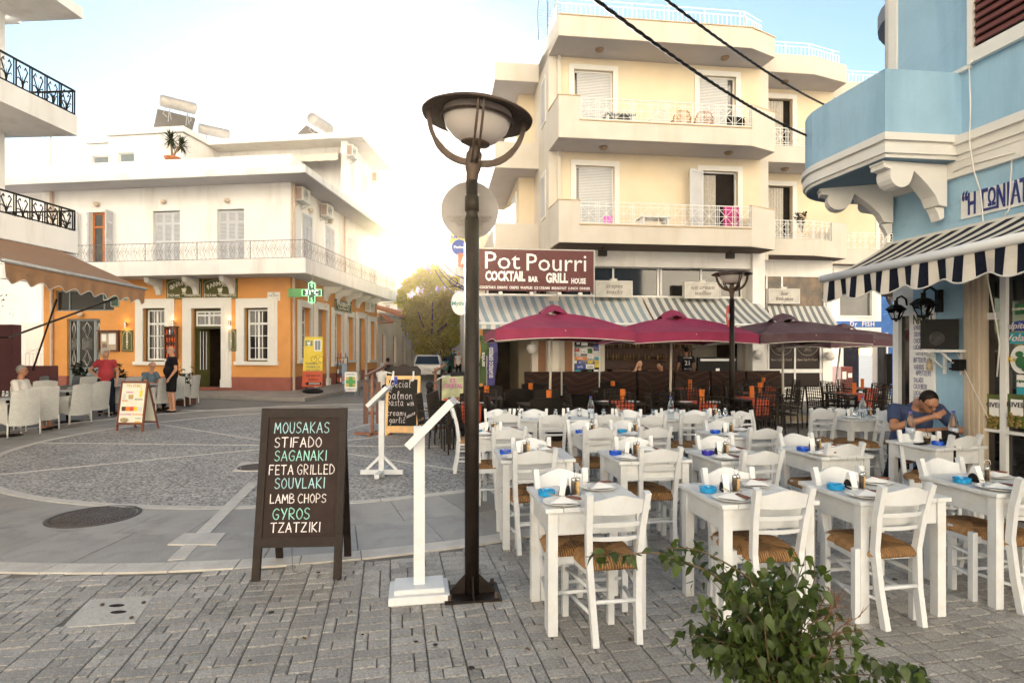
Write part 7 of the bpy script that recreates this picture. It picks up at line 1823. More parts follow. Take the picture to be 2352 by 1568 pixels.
def cross_sign(c,rz,lab,lit,dep=.14,k=.155,arm=None):
 t=thing('pharmacy_cross',c,0,lab,'cross sign');M=Matrix.Translation(c)@Matrix.Rotation(rz,4,'Z')
 pl=[(-k,-3*k),(k,-3*k),(k,-k),(3*k,-k),(3*k,k),(k,k),(k,3*k),(-k,3*k),(-k,k),(-3*k,k),(-3*k,-k),(-k,-k)]
 m=MB(M);m.vprism(pl,-dep/2,dep/2);m.build('housing',mat('cross_case',(.02,.06,.03),.4),t)
 GE=mat('cross_led',(.4,1,.5),.5,emit=(.35,1,.45),estr=.30);G2=mat('cross_side_green',(.10,.30,.10),.4)
 m=MB(M);e=[]
 for i in range(12):
  a,b=pl[i],pl[(i+1)%12];m.beam([(a[0]*.95,-dep/2-.006,a[1]*.95),(b[0]*.95,-dep/2-.006,b[1]*.95)],.018 if lit else .008,.012)
 m.build('led_border' if lit else 'edge',GE if lit else PORC,t)
 if lit:
  WE=mat('led_digits',(.8,1,.85),.5,emit=(.7,1,.75),estr=.40);text(t,'31°C',.24,None,M=M@Matrix.Translation((0,-dep/2-.01,0))@Matrix.Rotation(R(90),4,'X'),m=WE,bold=.01)
  m=MB(M)
  for s_ in(-1,1):m.tube([(.05*math.sin(q*1.3),-dep/2-.008,s_*.31+(-.11+q*.022))for q in range(11)],.008,4);m.beam([(0,-dep/2-.008,s_*.31-.12),(0,-dep/2-.008,s_*.31+.12)],.008);m.beam([(-.06,-dep/2-.008,s_*.31+s_*.1),(.06,-dep/2-.008,s_*.31+s_*.1)],.012)
  m.build('led_emblem',GE,t);m=MB(M);m.box(-.9,-3*k,-dep/2+.02,dep/2-.02,-.16,.16);m.build('arm',G2,t);m=MB(M);m.beam([(0,0,3*k),(0,0,3*k+.35)],.015);m.build('hanger',GALV,t)
 else:m=MB(M);m.vprism(pl,dep/2,dep/2+.1);m.build('side_band',G2,t)
cross_sign(at(717.5,672.5,22.5),R(0),'lit green pharmacy cross reading 31 degrees under the balcony',True,k=.128)
cross_sign(at(264,682,21.5),R(28),'unlit dark pharmacy cross with green sides near the awning tip',False,k=.12)
SF_=Frame(YF.w(0,-.25,0)[:2],7.05);q=SF_.hit(1070,615)[0],SF_.hit(1363.5,620)[0],SF_.hit(1363.5,669.6)[1],SF_.hit(1363.5,577)[1]
ps=thing('bar_sign',SF_.w(q[0],0,q[2]),0,'long maroon signboard reading Pot Pourri cocktail bar grill house','sign')
m=MB();m.fbox(SF_,q[0],q[1],0,.06,q[2],q[3]);m.build('panel',mat('maroon_panel',(.105,.020,.020),.55,var=.12,scale=2.5),ps)
m=MB();m.fbox(SF_,q[0],q[1]+.03,-.01,.08,q[3],q[3]+.03);m.fbox(SF_,q[1],q[1]+.03,-.008,.08,q[2]-.35,q[3]);m.fbox(SF_,q[0],q[1]+.03,-.01,.05,q[2]-.14,q[2]-.09);m.build('frame',GALV,ps)
def pt(s_,px0,px1,py,hpx,bold,mt_=PORC,sp=1.0):
 ua,z=SF_.hit(px0,py);ub_,_=SF_.hit(px1,py);hz=hpx*17/F;o=text(ps,s_,hz/.72,None,M=facing(SF_,0,-.006,0),m=mt_,align='LEFT',bold=bold,spacing=sp)
 xs=[v.co.x for v in o.data.vertices];
 Mi=MATRIX[ps.name];Q=SF_.M.inverted()@Mi;o.data.transform(Q);xs=[v.co.x for v in o.data.vertices];zs_=[v.co.z for v in o.data.vertices];a=min(xs);b=max(xs);zl=min(zs_)
 o.data.transform(Q.inverted()@Matrix.Translation((ua,0,z))@Matrix.Diagonal(((ub_-ua)/(b-a),1,1,1))@Matrix.Translation((-a,0,-zl)))
X_=lambda z_:1062+z_*.254
Yq=lambda z_:398.3+z_*.254
pt('Pot',X_(205),X_(522),Yq(862),40,.0);pt('Pourri',X_(580),X_(1120),Yq(880),40,.0)
pt('COCKTAIL',X_(207),X_(568),Yq(972),21,.045);pt('BAR',X_(598),X_(684),Yq(980),12,.04);pt('GRILL',X_(755),X_(955),Yq(990),21,.045);pt('HOUSE',X_(985),X_(1116),Yq(998),12,.04)
pt('COCKTAILS  DRINKS  CREPES  WAFFLES  ICE CREAMS  BREAKFAST  LUNCH  DINNER',X_(156),X_(1155),Yq(1040),5.8,.02)
m=MB();FL_=mat('swirl_print',(.15,.04,.05),.6)
for(cx_,cz_,s_)in((1120,600,1),(1150,640,-1),(1250,590,1),(1300,645,1),(1230,650,-1)):
 u,z=SF_.hit(cx_,cz_);m.tube([SF_.w(u+s_*(.05+.03*k)*math.cos(k*.55),-.002,z+(.05+.03*k)*math.sin(k*.55))for k in range(14)],.010,4)
o=m.build('swirl',FL_,ps);o['kind']='stuff'
for px in(1147,1217,1280,1327):
 u=SF_.hit(px,670)[0];m=MB(SF_.M);m.cbox((u,-.30,q[2]-.10),(.10,.08,.08),bev=.01);m.beam([(u,-.25,q[2]-.10),(u,.0,q[2]-.10)],.02);m.build('spot_lamp',TRIM,ps)
for(px0,py0,px1,py1,s_,dd,lab)in((1370,646.7,1450.6,680,'crepes\nsnacks',1.0,'white neon light box for crepes and snacks above the striped awning'),(1574.5,650,1652.5,683,'ice cream\nwaffles',1.0,'white neon light box for ice cream and waffles left of the column'),(1767.7,664.8,1835,695,'Beer\nfresh juices',2.0,'white neon light box for beer and juices before the reflecting window')):
 u0,u1,z0,z1=YF.rect(px0,py0,px1,py1,dd);t=thing('light_box',YF.w(u0,dd,z0),0,lab,'light box')
 m=MB();m.fbox(YF,u0,u1,dd,dd+.18,z0,z1);m.build('box',mat('lightbox_face',(.48,.46,.42),.5,var=.15),t);m=MB();g=.03
 m.fbox(YF,u0-g,u0,dd-.015,dd+.19,z0-g,z1+g);m.fbox(YF,u1,u1+g,dd-.015,dd+.19,z0-g,z1+g);m.fbox(YF,u0,u1,dd-.014,dd+.19,z1,z1+g);m.fbox(YF,u0,u1,dd-.014,dd+.19,z0-g,z0);m.fbox(YF,(u0+u1)/2-.1,(u0+u1)/2+.1,dd,dd+.16,z1+g,z1+g+.06);m.build('frame',LTBL,t)
 text(t,s_,.20,None,M=facing(YF,(u0+u1)/2,dd-.01,(z0+z1)/2),m=mat('unlit_neon',(.22,.19,.17),.4),shear=.25,ext=.006,sx=min(1,(u1-u0)*.85/(len(s_.split(chr(10))[1])*.11)))
def baraw(px0,px1,zb,zf,dback,dfront,n,lab,mats,dr=.16):
 ub0=YF.hit(px0[0],680,dback)[0];ub1=YF.hit(px0[1],680,dback)[0];uf0=YF.hit(px1[0],742,dfront)[0];uf1=YF.hit(px1[1],742,dfront)[0]
 return awning('bar_awning',lab,YF.w(ub0,dback,zb),YF.w(ub1,dback,zb),YF.w(uf0,dfront,zf),YF.w(uf1,dfront,zf),dr,n,mats,.5,.05,.012,sag=.05,barr=.035,barm=WMETAL)
zb_=YF.hit(1400,681,1.2)[1];zf_=YF.hit(1400,744,-.35)[1]
BLS=mat('blue_grey_stripe',(.26,.33,.36),.85,var=.06);GRS=mat('grey_stripe',(.17,.185,.19),.85,var=.06)
baraw((1062,1473),(1085,1506),zb_,zf_,1.45,-.35,41,'blue-grey and white striped awning under the maroon signboard',[LTBL,BLS])
baraw((1478,1735),(1510,1800),zb_,zf_,1.45,-.35,29,'grey and white striped awning left of the white column',[LTBL,GRS])
baraw((1762,1900),(1780,1935),zb_-.15,zf_-.1,2.2,.9,19,'far grey striped awning before the reflecting window',[LTBL,GRS])
u=YF.hit(1187,790,1.55)[0]
t=thing('arched_awning',YF.w(u,1.5,1.9),0,'small brown and cream quarter-round awning over the doorway','awning');m=MB();cr=mat('cream_stripe',(.5,.4,.28),.8);br=mat('brown_stripe',(.20,.09,.04),.8)
for i in range(10):
 m.mi=i%2;a0,a1=math.pi*i/10,math.pi*(i+1)/10
 for j in range(4):
  e0,e1=j*math.pi/8,(j+1)*math.pi/8
  P=lambda a,e:YF.w(u+.75*math.cos(a)*math.sin(e)if False else u+.62*math.cos(a)*(1),1.5-.75*math.sin(e)*math.sin(a)**.3,2.0+.62*math.sin(a)*math.cos(e))
  m.quad(P(a0,e0),P(a1,e0),P(a1,e1),P(a0,e1))
m.build('canopy',[cr,br],t)
st_w=(YF.hit(1316,800,GW)[0],YF.hit(1380,800,GW)[0])
m=MB();g=.05;m.fbox(YF,st_w[0],st_w[0]+g,GW+.03,GW+.1,.75,2.45);m.fbox(YF,st_w[1]-g,st_w[1],GW+.03,GW+.1,.75,2.45);sw=m.build('window_frame',WMETAL,yb);m=MB();m.fbox(YF,st_w[0]+g,st_w[1]-g,GW+.05,GW+.06,.75,2.45);m.build('pane',DKGLASS,sw)
sr2=random.Random(21);cols=[PORC,SB,mat('sticker_orange',(.65,.2,.03),.5),mat('sticker_red',(.5,.04,.04),.5),ST,SY,SG,PORC,INKD]
nm_=['VISA','TUI','','FISCHER','IPH','arke','VING','apollo','','Aeolos','','VISA']
k=0
for(zx0,zy0,zx1,zy1,s_,mt_,tm)in((1240,575,1275,600,'VISA',PORC,SB),(1290,580,1360,612,'',PORC,None),(1425,605,1495,632,'',SB,None),(1205,645,1235,680,'',cols[3],None),(1240,645,1270,680,'',cols[3],None),(1285,665,1330,690,'',PORC,None),(1425,638,1478,670,'TUI',SB,RED),(1360,645,1410,695,'',SG,None),(1290,700,1350,725,'FISCHER',INKD,PORC),(1360,715,1422,750,'I.P.H',PORC,SB),(1428,700,1495,733,'arke',PORC,RED),(1203,735,1350,768,'VING',cols[2],PORC),(1440,735,1490,768,'',ST,None),(1435,772,1495,793,'',SY,None),(1212,775,1240,805,'',PORC,None),(1250,775,1305,805,'apollo',SB,PORC),(1360,775,1410,805,'',SY,None),(1222,812,1335,868,'apollo',SB,PORC),(1340,815,1432,865,'Aeolos',PORC,INKD),(1437,800,1490,850,'',SY,None),(1222,875,1282,905,'',ST,None),(1425,872,1478,898,'',PORC,None),(1360,878,1402,915,'',SG,None)):
 u0,u1,z0,z1=YF.rect(1062+zx0*.2117,663.8+zy0*.2117,1062+zx1*.2117,663.8+zy1*.2117,GW+.045)
 m=MB();m.fbox(YF,u0,u1,GW+.040,GW+.048,z0,z1);o=m.build('sticker',mt_,yb)
 if s_:text(o,s_,(z1-z0)*.75,None,M=facing(YF,(u0+u1)/2,GW+.037,(z0+z1)/2),m=tm or PORC,bold=.01,sx=min(1,(u1-u0)*.9/(len(s_)*(z1-z0)*.5)),ext=.001)
for px,mt_ in((1100,ORANGE_PL),(1245,mat('brown_pilaster',(.25,.12,.06),.7)),(1306,MC['brown_pilaster'])):
 u=YF.hit(px,800,GW-.02)[0];m=MB();m.fbox(YF,u-.12,u+.12,GW-.03,GW,0,2.6);m.build('pilaster',mt_,yb)
for i,(px,py,dd)in enumerate(((1270,800,GW),(1222,800,GW),(1742,813,DW),(1908,817,2.2))):
 u,z=YF.hit(px,py,dd-.2);t=thing('wall_pot',YF.w(u,dd-.2,z),0,['white urn lamp on the cream wall right of the arched awning','pale urn lamp beside the arched awning','pale urn lamp on the white column','pale urn lamp under the far striped awning'][i],'wall urn','urn-shaped wall lamps of the bar')
 m=MB(YF.M);m.lathe([(.05,-.16),(.10,-.15),(.165,-.02),(.165,.05),(.13,.10),(.14,.12),(.12,.125),(.0,.12)],16,(u,dd-.17,z));m.tube([(u+.05*math.cos(k*.4),dd-.17,z+.13+.05*math.sin(k*.4))for k in range(9)],.012,5);m.build('urn',TRIM,t)
u0,u1,z0,z1=YF.rect(1603,820,1692,900,.8);t=thing('television',YF.w(u0,.8,z0),0,'large old television seen from the back under the umbrellas','television');m=MB();m.fbox(YF,u0,u1,.8,.9,z0+.35,z1);m.vprism([(u0+.1,z0+.45),(u1-.1,z0+.45),(u1-.15,z1-.1),(u0+.15,z1-.1)],.9,1.2,M=YF.M);m.build('case',BLACKP,t);m=MB();m.fbox(YF,(u0+u1)/2-.15,(u0+u1)/2+.15,.8,.95,z0-.1,z0+.35);m.build('stand',BLACKP,t);m=MB();m.fbox(YF,(u0+u1)/2-.05,(u0+u1)/2+.07,.795,.8,z1-.45,z1-.35);m.build('label_sticker',PORC,t);m=MB();m.fbox(YF,u0+.08,u1-.05,.79,.8,z1-.12,z1-.05);m.build('vent',GREYSH,t)
u0,u1,z0,z1=YF.rect(1610,888,1710,893,.3);t=thing('service_table',YF.w(u0,.3,0),0,'long white-topped service table behind the back chairs','table');m=MB();m.fbox(YF,u0,u1,.1,.7,z0,z0+.04);m.build('tabletop',TRIM,t);
for a_ in(u0+.1,u1-.1):m=MB();m.fbox(YF,a_-.03,a_+.03,.35,.42,0,z0);m.build('leg',BLACK,t)
u0,u1,z0,z1=YF.rect(1800,888,1925,893,1.6);t=thing('service_counter',YF.w(u0,1.6,0),0,'white counter below the dark bistro window','counter');m=MB();m.fbox(YF,u0,u1,1.6,1.95,z0,z0+.05);m.build('countertop',TRIM,t);m=MB();m.fbox(YF,u0+.05,u1-.05,1.65,1.9,0,z0);m.build('body',WHITE_PL,t)
u0,u1,z0,z1=YF.rect(1932,842,1958,900,2.4);t=thing('red_cabinet',YF.w(u0,2.4,0),0,'tall dark red cabinet with two notices beside the fish shop','cabinet');m=MB();m.fbox(YF,u0,u1,2.4,2.9,0,z1);m.build('body',mat('dark_red',(.16,.02,.015),.5),t)
for(a,b,c_,d_)in((.1,.45,.6,.85),(.6,.95,.66,.8)):m=MB();m.fbox(YF,u0+(u1-u0)*a,u0+(u1-u0)*b,2.392,2.4,z1*c_,z1*d_);m.build('notice',PORC,t)
c=at(2040,886,13.2);t=thing('high_table',(c.x,13.2,0),0,'small high round table carrying a black screen by the blue shop','table');m=MB(MATRIX[t.name]);m.lathe([(0,c.z-.03),(.26,c.z-.03),(.26,c.z),(0,c.z)],20);m.build('tabletop',BRWOOD,t);m=MB(MATRIX[t.name]);m.tube([(0,0,0),(0,0,c.z-.03)],.04,10);m.build('pedestal',GALV,t)
t=thing('black_screen',(c.x,13.2,c.z),0,'tall black screen turned edge-on upon the high round table','screen');m=MB(Matrix.Translation(c)@Matrix.Rotation(R(62),4,'Z'));m.box(-.32,.32,-.05,.05,.06,.72);m.box(-.1,.1,-.1,.1,0,.02);m.box(-.03,.03,-.03,.03,.02,.06);m.build('case',BLACKP,t)
t=thing('hanging_sign',at(1055,568,19),0,'round blue sign with yellow panel partly behind the lamp post','sign');c=at(1055,568,19)
m=MB(Matrix.Translation(c));m.vprism([(.25*math.cos(k*.3),.25*math.sin(k*.3))for k in range(21)],-.03,.03);m.build('disc',SB,t);m=MB(Matrix.Translation(c));m.vprism([(-.32,.12),(.32,.18),(.32,.48),(-.28,.46)],.03,.07);o=m.build('yellow_panel',mat('sign_yellow',(.75,.5,.1),.5),t);text(o,'AMSTEL',.18,None,M=Matrix.Translation(c+Vector((.0,.02,.33)))@Matrix.Rotation(R(90),4,'X'),m=SB,bold=.02);text(t,'Fischer',.12,None,M=Matrix.Translation(c+Vector((0,-.035,0)))@Matrix.Rotation(R(90),4,'X'),m=PORC,bold=.01)
c=at(1062,598,19);t=thing('red_coffee_sign',c,0,'small red coffee sign with white italic letters behind the lamp post','sign');m=MB(Matrix.Translation(c));m.box(-.14,.5,-.04,.04,-.22,.22);m.build('panel',mat('coffee_red',(.6,.06,.03),.4),t);text(t,'illy',.36,None,M=Matrix.Translation(c+Vector((.13,-.045,-.02)))@Matrix.Rotation(R(90),4,'X'),m=PORC,shear=.3,bold=.01)
c=at(1057,696,18);t=thing('oval_beer_sign',c,0,'white oval beer sign hanging left of the lamp post','sign');m=MB(Matrix.Translation(c));m.vprism([(.27*math.cos(k*.2618),.36*math.sin(k*.2618))for k in range(24)],-.04,.04);m.build('disc',PORC,t);text(t,'Mythos',.17,None,M=Matrix.Translation(c+Vector((0,-.045,-.02)))@Matrix.Rotation(R(90),4,'X'),m=mat('beer_green',(.1,.35,.25),.5),bold=.03);m=MB(Matrix.Translation(c));m.beam([(-.35,0,.5),(.9,0,.5)],.025);m.tube([(-.2+.12*math.cos(k*.5),0,.65+.12*math.sin(k*.5))for k in range(14)],.012,4);m.beam([(0,0,.36),(0,0,.5)],.015);m.build('iron_bracket',BLACK,t)
g0,g1=gnd(1010,978),gnd(1068,978)
t,Mf,w,L_=aboard('cocktail_board','dark framed cocktail poster board left of the lamp post',g0,g1,1.17,.08,.4,DKWOOD,mat('poster_fade',(.50,.52,.30),.5,var=.5,scale=3),.04,.1)
text(t,'ICE\nCOCKTAIL',.13,None,M=Mf@Matrix.Translation((w/2,-.01,L_*.80))@Matrix.Rotation(R(90),4,'X'),m=PK,bold=.03,sx=.7)
for x in(.3,.6):
 m=MB(Mf);m.vprism([(w*x-.10,L_*.52),(w*x+.10,L_*.52),(w*x+.012,L_*.38),(w*x+.012,L_*.22),(w*x+.05,L_*.2),(w*x-.05,L_*.2),(w*x-.012,L_*.22),(w*x-.012,L_*.38)],-.006,-.002);m.build('glass_print',mat('print_red',(.6,.08,.04),.6),t)
for(x0,y0,x1,y1,mt_,s_,lab)in((1100,770,1120,880,mat('flag_green',(.05,.09,.02),.7),'service','drooping olive green beach flag behind the lamp post'),(1118,775,1140,890,mat('flag_purple',(.06,.05,.20),.7),'SEGAFREDO ESPRESSO','purple beach flag with white lettering beside the umbrella')):
 c=at((x0+x1)/2,y1,14);t=thing('beach_flag',(c.x,14,0),0,lab,'flag');m=MB();n=10;tp=at(x0,y0,14).z;bt_=at(x0,y1,14).z;wx=(x1-x0)*14/F
 for i in range(n):
  for j in range(4):
   P=lambda a,b:Vector((c.x-wx/2+wx*b+.04*math.sin(a*5),14+.05*math.sin(a*9+b*3),tp+(bt_-tp)*a))
   m.add([P(i/n,j/4),P((i+1)/n,j/4),P((i+1)/n,(j+1)/4),P(i/n,(j+1)/4)],[(0,1,2,3)],smooth=True)
 m.build('cloth',mt_,t);m=MB();m.tube([(c.x-wx/2,14,0),(c.x-wx/2,14,tp+.05)],.015,6);m.build('pole',GALV,t)
 text(t,s_,.13,None,M=Matrix.Translation((c.x,13.92,(tp+bt_)/2))@Matrix.Rotation(R(90),4,'X')@Matrix.Rotation(R(90),4,'Z'),m=PORC,bold=.01,sx=.55 if len(s_)>8 else .9)
def umbrella(c,zp,ze,half,rz,fab,label,zval=.20,base=None,lean=0.0):
 t=thing('umbrella',c,rz,label,'umbrella','large square cafe umbrellas');M=MATRIX[t.name]
 ztop=zp-.16;K_=8;m=MB(M)
 cs=[(-half,-half),(half,-half),(half,half),(-half,half)]
 def rim(i,s_):
  a,b=cs[i],cs[(i+1)%4];q=s_;x=a[0]+(b[0]-a[0])*q;y=a[1]+(b[1]-a[1])*q;pin=.035*math.sin(math.pi*q);return Vector((x*(1-pin),y*(1-pin),ze+.05*math.sin(math.pi*q)*.8))
 def P(i,s_,r_):
  e=rim(i,s_);a=Vector((0,0,ztop));p=a.lerp(e,r_);p.z+=(-.045*math.sin(math.pi*r_)*math.sin(math.pi*s_))+.07*math.sin(math.pi*r_)*(1-math.sin(math.pi*s_));return p
 for i in range(4):
  for j in range(12):
   for k in range(K_):
    f0,f1,r0,r1=j/12,(j+1)/12,.12+.88*k/K_,.12+.88*(k+1)/K_
    m.add([P(i,f0,r1),P(i,f1,r1),P(i,f1,r0),P(i,f0,r0)],[(0,1,2,3)],smooth=True)
 can=m.build('canopy',fab,t)
 m=MB(M)
 for i in range(4):
  for j in range(12):
   f0,f1=j/12,(j+1)/12
   w0=zval*(1-.10*math.sin(math.pi*f0))*(1 if 0<f0<1 else .9);w1=zval*(1-.10*math.sin(math.pi*f1))
   a,b=rim(i,f0),rim(i,f1);m.add([a+Vector((0,0,-w0)),b+Vector((0,0,-w1)),b,a],[(0,1,2,3)],smooth=True)
 m.build('valance',fab,t)
 m=MB(M)
 for i in range(4):m.tube([rim(i,j/12)+Vector((0,0,-zval*(1-.10*math.sin(math.pi*j/12))))for j in range(13)],.008,5)
 m.build('white_piping',OFFW,t)
 m=MB(M);n=24;v=[]
 for k,(r_,z)in enumerate(((.0,zp),(.15,zp-.045),(.34,ztop-.02))):
  for j in range(n):
   a=2*math.pi*j/n+math.pi/4;sq=1/max(abs(math.cos(a)),abs(math.sin(a)))*.8;rr_=r_*sq;v.append((rr_*math.cos(a),rr_*math.sin(a),z+(.035*math.cos(4*a-math.pi)*-1 if k==2 else 0)))
 f=[(i*n+j,i*n+(j+1)%n,(i+1)*n+(j+1)%n,(i+1)*n+j)for i in range(2)for j in range(n)];m.add(v,f,smooth=True);m.build('vent_cap',fab,t)
 m=MB(M);m.tube([(-lean,0,.1),(0,0,zp-.08)],.025,12);m.build('pole',mat('cream_pole',(.52,.47,.40),.45),t)
 m=MB(M)
 for i in range(4):
  for(x,y)in(cs[i],((cs[i][0]+cs[(i+1)%4][0])/2,(cs[i][1]+cs[(i+1)%4][1])/2)):
   m.beam([(0,0,ztop-.07),(x*.97,y*.97,ze-.01)],.018,.022);m.beam([(0,0,ze-.12),(x*.5,y*.5,(ztop+ze)/2-.06)],.016,.02)
 m.build('rib',mat('pale_rib',(.40,.34,.27),.5),t)
 if base:
  m=MB(M);m.box(-.42,.42,-.42,.42,.06,.085);m.build('trolley',GALV,t)
  for s_ in(-1,1):
   for q_ in(-1,1):mm2=MB(M);mm2.cbox((s_*.2,q_*.2,.155),(.385,.385,.13),bev=.012);mm2.build('slab',mat('sand_block',(.42,.34,.25),.9,var=.15,bump=.4),t);mm2=MB(M);mm2.tube([(s_*.38,q_*.38-.02,.03),(s_*.38,q_*.38+.02,.03)],.03,10);mm2.build('castor',BLACKP,t)
  m=MB(M);m.tube([(-lean,0,.1),(-lean*.8,0,.45)],.034,10);m.build('socket',RUST,t)
 return t
umbrella((.82,11.95,0),2.60,2.04,1.28,R(7),CRIMSON,'crimson umbrella nearest the lamp post with white piping',lean=.08)
umbrella((3.47,12.85,0),2.56,2.00,1.28,R(7),CRIMSON,'crimson umbrella in the middle beside the second street lamp',lean=.05)
umbrella((6.22,13.6,0),2.53,2.00,1.26,R(7),PURPLE,'faded purple umbrella on a slab-weighted trolley',base=True,lean=.0)
umbrella((9.50,17.0,0),2.46,1.93,1.28,R(7),PURPLE,'purple umbrella farthest right before the fish shop',lean=.3)
def lattice_chair():
 t=thing('dark_cafe_chair',(0,0,0),0,'x','chair','dark open-weave chairs of the cocktail bar');m=MB()
 for s_ in(-1,1):
  m.beam([(s_*.21,.2,0),(s_*.22,.2,.62)],.022);m.beam([(s_*.22,-.22,0),(s_*.22,-.2,.45),(s_*.22,-.26,.92)],.022);m.beam([(s_*.23,.21,.63),(s_*.23,-.2,.64)],.03,.02)
 m.build('frame',BLACK,t)
 m=MB();m.box(-.22,.22,-.2,.22,.42,.45);m.build('seat',WICKD,t)
 m=MB();n=7
 for i in range(n+1):x=-.2+.4*i/n;m.beam([(x,-.205,.50),(x,-.26,.92)],.012)
 for j in range(8):z=.50+.42*j/7;y=-.205-.055*j/7;m.beam([(-.21,y,z),(.21,y,z)],.012)
 m.build('back_lattice',BLACK,t)
 m=MB()
 for s_ in(-1,1):
  for j in range(3):m.beam([(s_*.22,.2,.5+j*.045),(s_*.22,-.2,.5+j*.045)],.008)
 m.build('arm_lattice',BLACK,t);return t
def wick_arm(mt,nm,grp,cat='chair'):
 """woven armchair; sitter looks +y"""
 t=thing(nm,(0,0,0),0,'x',cat,grp)
 def shell(pts0,pts1,th):
  m=MB();n=len(pts0);v=[]
  for p in pts0:v.append(p)
  for p in pts1:v.append(p)
  cx_=sum(p[0]for p in pts0)/n;
  for p in pts0+pts1:v.append((p[0]*(1-th),p[1]+(th*.25 if p[1]<0 else 0),p[2]))
  f=[]
  for i in range(n-1):f+=[(i,i+1,n+i+1,n+i),(2*n+i+1,2*n+i,3*n+i,3*n+i+1),(n+i,n+i+1,3*n+i+1,3*n+i),(i+1,i,2*n+i,2*n+i+1)]
  f+=[(0,n,3*n,2*n),(n-1,2*n+n-1,3*n+n-1,n+n-1)];m.add(v,f,smooth=False);return m
 K_=8;bot=[];mid=[];top=[]
 for i in range(K_+1):
  k=i/K_*2-1;x=k*.28;y=-.27-.05*(1-k*k);top.append((x*.96,y-.08,.90+.03*(1-k*k)));mid.append((x,y,.22+.02*(k*k)))
 shell(mid,top,.12).build('backrest',mt,t)
 for s_ in(-1,1):
  a0=[(s_*.28,-.27,.24),(s_*.30,-.1,.30),(s_*.31,.12,.30),(s_*.31,.28,.22)];a1=[(s_*.30,-.27,.66),(s_*.31,-.1,.64),(s_*.32,.12,.63),(s_*.315,.29,.61)]
  shell(a0,a1,.14).build('armrest',mt,t)
  m=MB();m.beam([(s_*.29,-.27,.665),(s_*.30,-.1,.648),(s_*.305,.12,.638),(s_*.30,.29,.62)],.06,.025);m.build('arm_cap',mt,t)
  for y in(.27,-.27):
   m=MB();m.tube([(s_*.29,y*1.03,.0),(s_*.285,y,.32)],.016,8);L9=m.build('leg',mt,t);m=MB();m.tube([(s_*.29,y*1.03,.0),(s_*.29,y*1.03,.045)],.0175,8);m.build('steel_foot',STEEL,L9)
 m=MB();m.box(-.28,.28,-.26,.29,.38,.44);m.box(-.27,.27,.27,.295,.24,.38);m.build('seat',mt,t)
 return t
WEAVE=mat('white_wicker',(.78,.77,.73),.55,var=.05,scale=6)
def weave(m_):
 N,L,b=nodes(m_);br=N.new('ShaderNodeTexBrick');tc=N.new('ShaderNodeTexCoord');sx=N.new('ShaderNodeSeparateXYZ');cb=N.new('ShaderNodeCombineXYZ');ad=N.new('ShaderNodeMath');ad.operation='ADD'
 L.new(tc.outputs['Object'],sx.inputs[0]);L.new(sx.outputs[0],ad.inputs[0]);L.new(sx.outputs[1],ad.inputs[1]);L.new(ad.outputs[0],cb.inputs[0]);L.new(sx.outputs[2],cb.inputs[1]);L.new(cb.outputs[0],br.inputs['Vector'])
 br.inputs['Scale'].default_value=1;br.inputs['Brick Width'].default_value=.042;br.inputs['Row Height'].default_value=.017;br.inputs['Mortar Size'].default_value=.003;br.inputs['Mortar Smooth'].default_value=.6
 br.inputs['Color1'].default_value=(1,1,1,1);br.inputs['Color2'].default_value=(.86,.86,.86,1);br.inputs['Mortar'].default_value=(.42,.42,.42,1)
 mx=N.new('ShaderNodeMix');mx.data_type='RGBA';mx.blend_type='MULTIPLY';mx.inputs[0].default_value=1
 L.new(b.inputs['Base Color'].links[0].from_socket,mx.inputs[6]);L.new(br.outputs['Color'],mx.inputs[7]);L.new(mx.outputs[2],b.inputs['Base Color'])
 bp=N.new('ShaderNodeBump');bp.inputs['Strength'].default_value=.8;bp.inputs['Distance'].default_value=.008;L.new(br.outputs['Fac'],bp.inputs['Height']);bp.invert=True;L.new(bp.outputs[0],b.inputs['Normal'])
weave(WEAVE);weave(WICKD)
GW2=mat('grey_wicker',(.30,.31,.31),.55,var=.05,scale=6);weave(GW2)
dk=lattice_chair();dw_=wick_arm(WICKD,'dark_wicker_armchair','dark wicker armchairs of the cocktail bar')
dt=thing('dark_cafe_table',(0,0,0),0,'x','table','dark tables with red runners under the umbrellas')
m=MB();m.box(-.4,.4,-.38,.38,.72,.75);m.build('tabletop',mat('dark_tabletop',(.022,.016,.013),.35),dt)
for sx_ in(-1,1):
 for sy in(-1,1):m=MB();m.box(sx_*.36-.02,sx_*.36+.02,sy*.34-.02,sy*.34+.02,0,.72);m.build('leg',BLACK,dt)
rn=thing('red_table_runner',(0,0,0),0,'x','tablecloth','red cloth runners on the dark tables');m=MB();m.box(-.17,.17,-.38,.38,.7505,.754);m.add([(-.17,-.384,.754),(.17,-.384,.754),(.16,-.40,.47),(-.14,-.41,.44),(.17,-.389,.754),(-.17,-.389,.754),(-.14,-.415,.44),(.16,-.405,.47)],[(0,1,2,3),(4,5,6,7)]);m.build('cloth',REDCL,rn)
ml=thing('orange_menu_card',(0,0,0),0,'x','card','orange menu cards standing on the dark tables');m=MB();m.lathe([(.045,0),(.05,.22)],4,(0,0,.754),smooth=False);m.build('card',mat('orange_card',(.50,.12,.005),.6),ml)
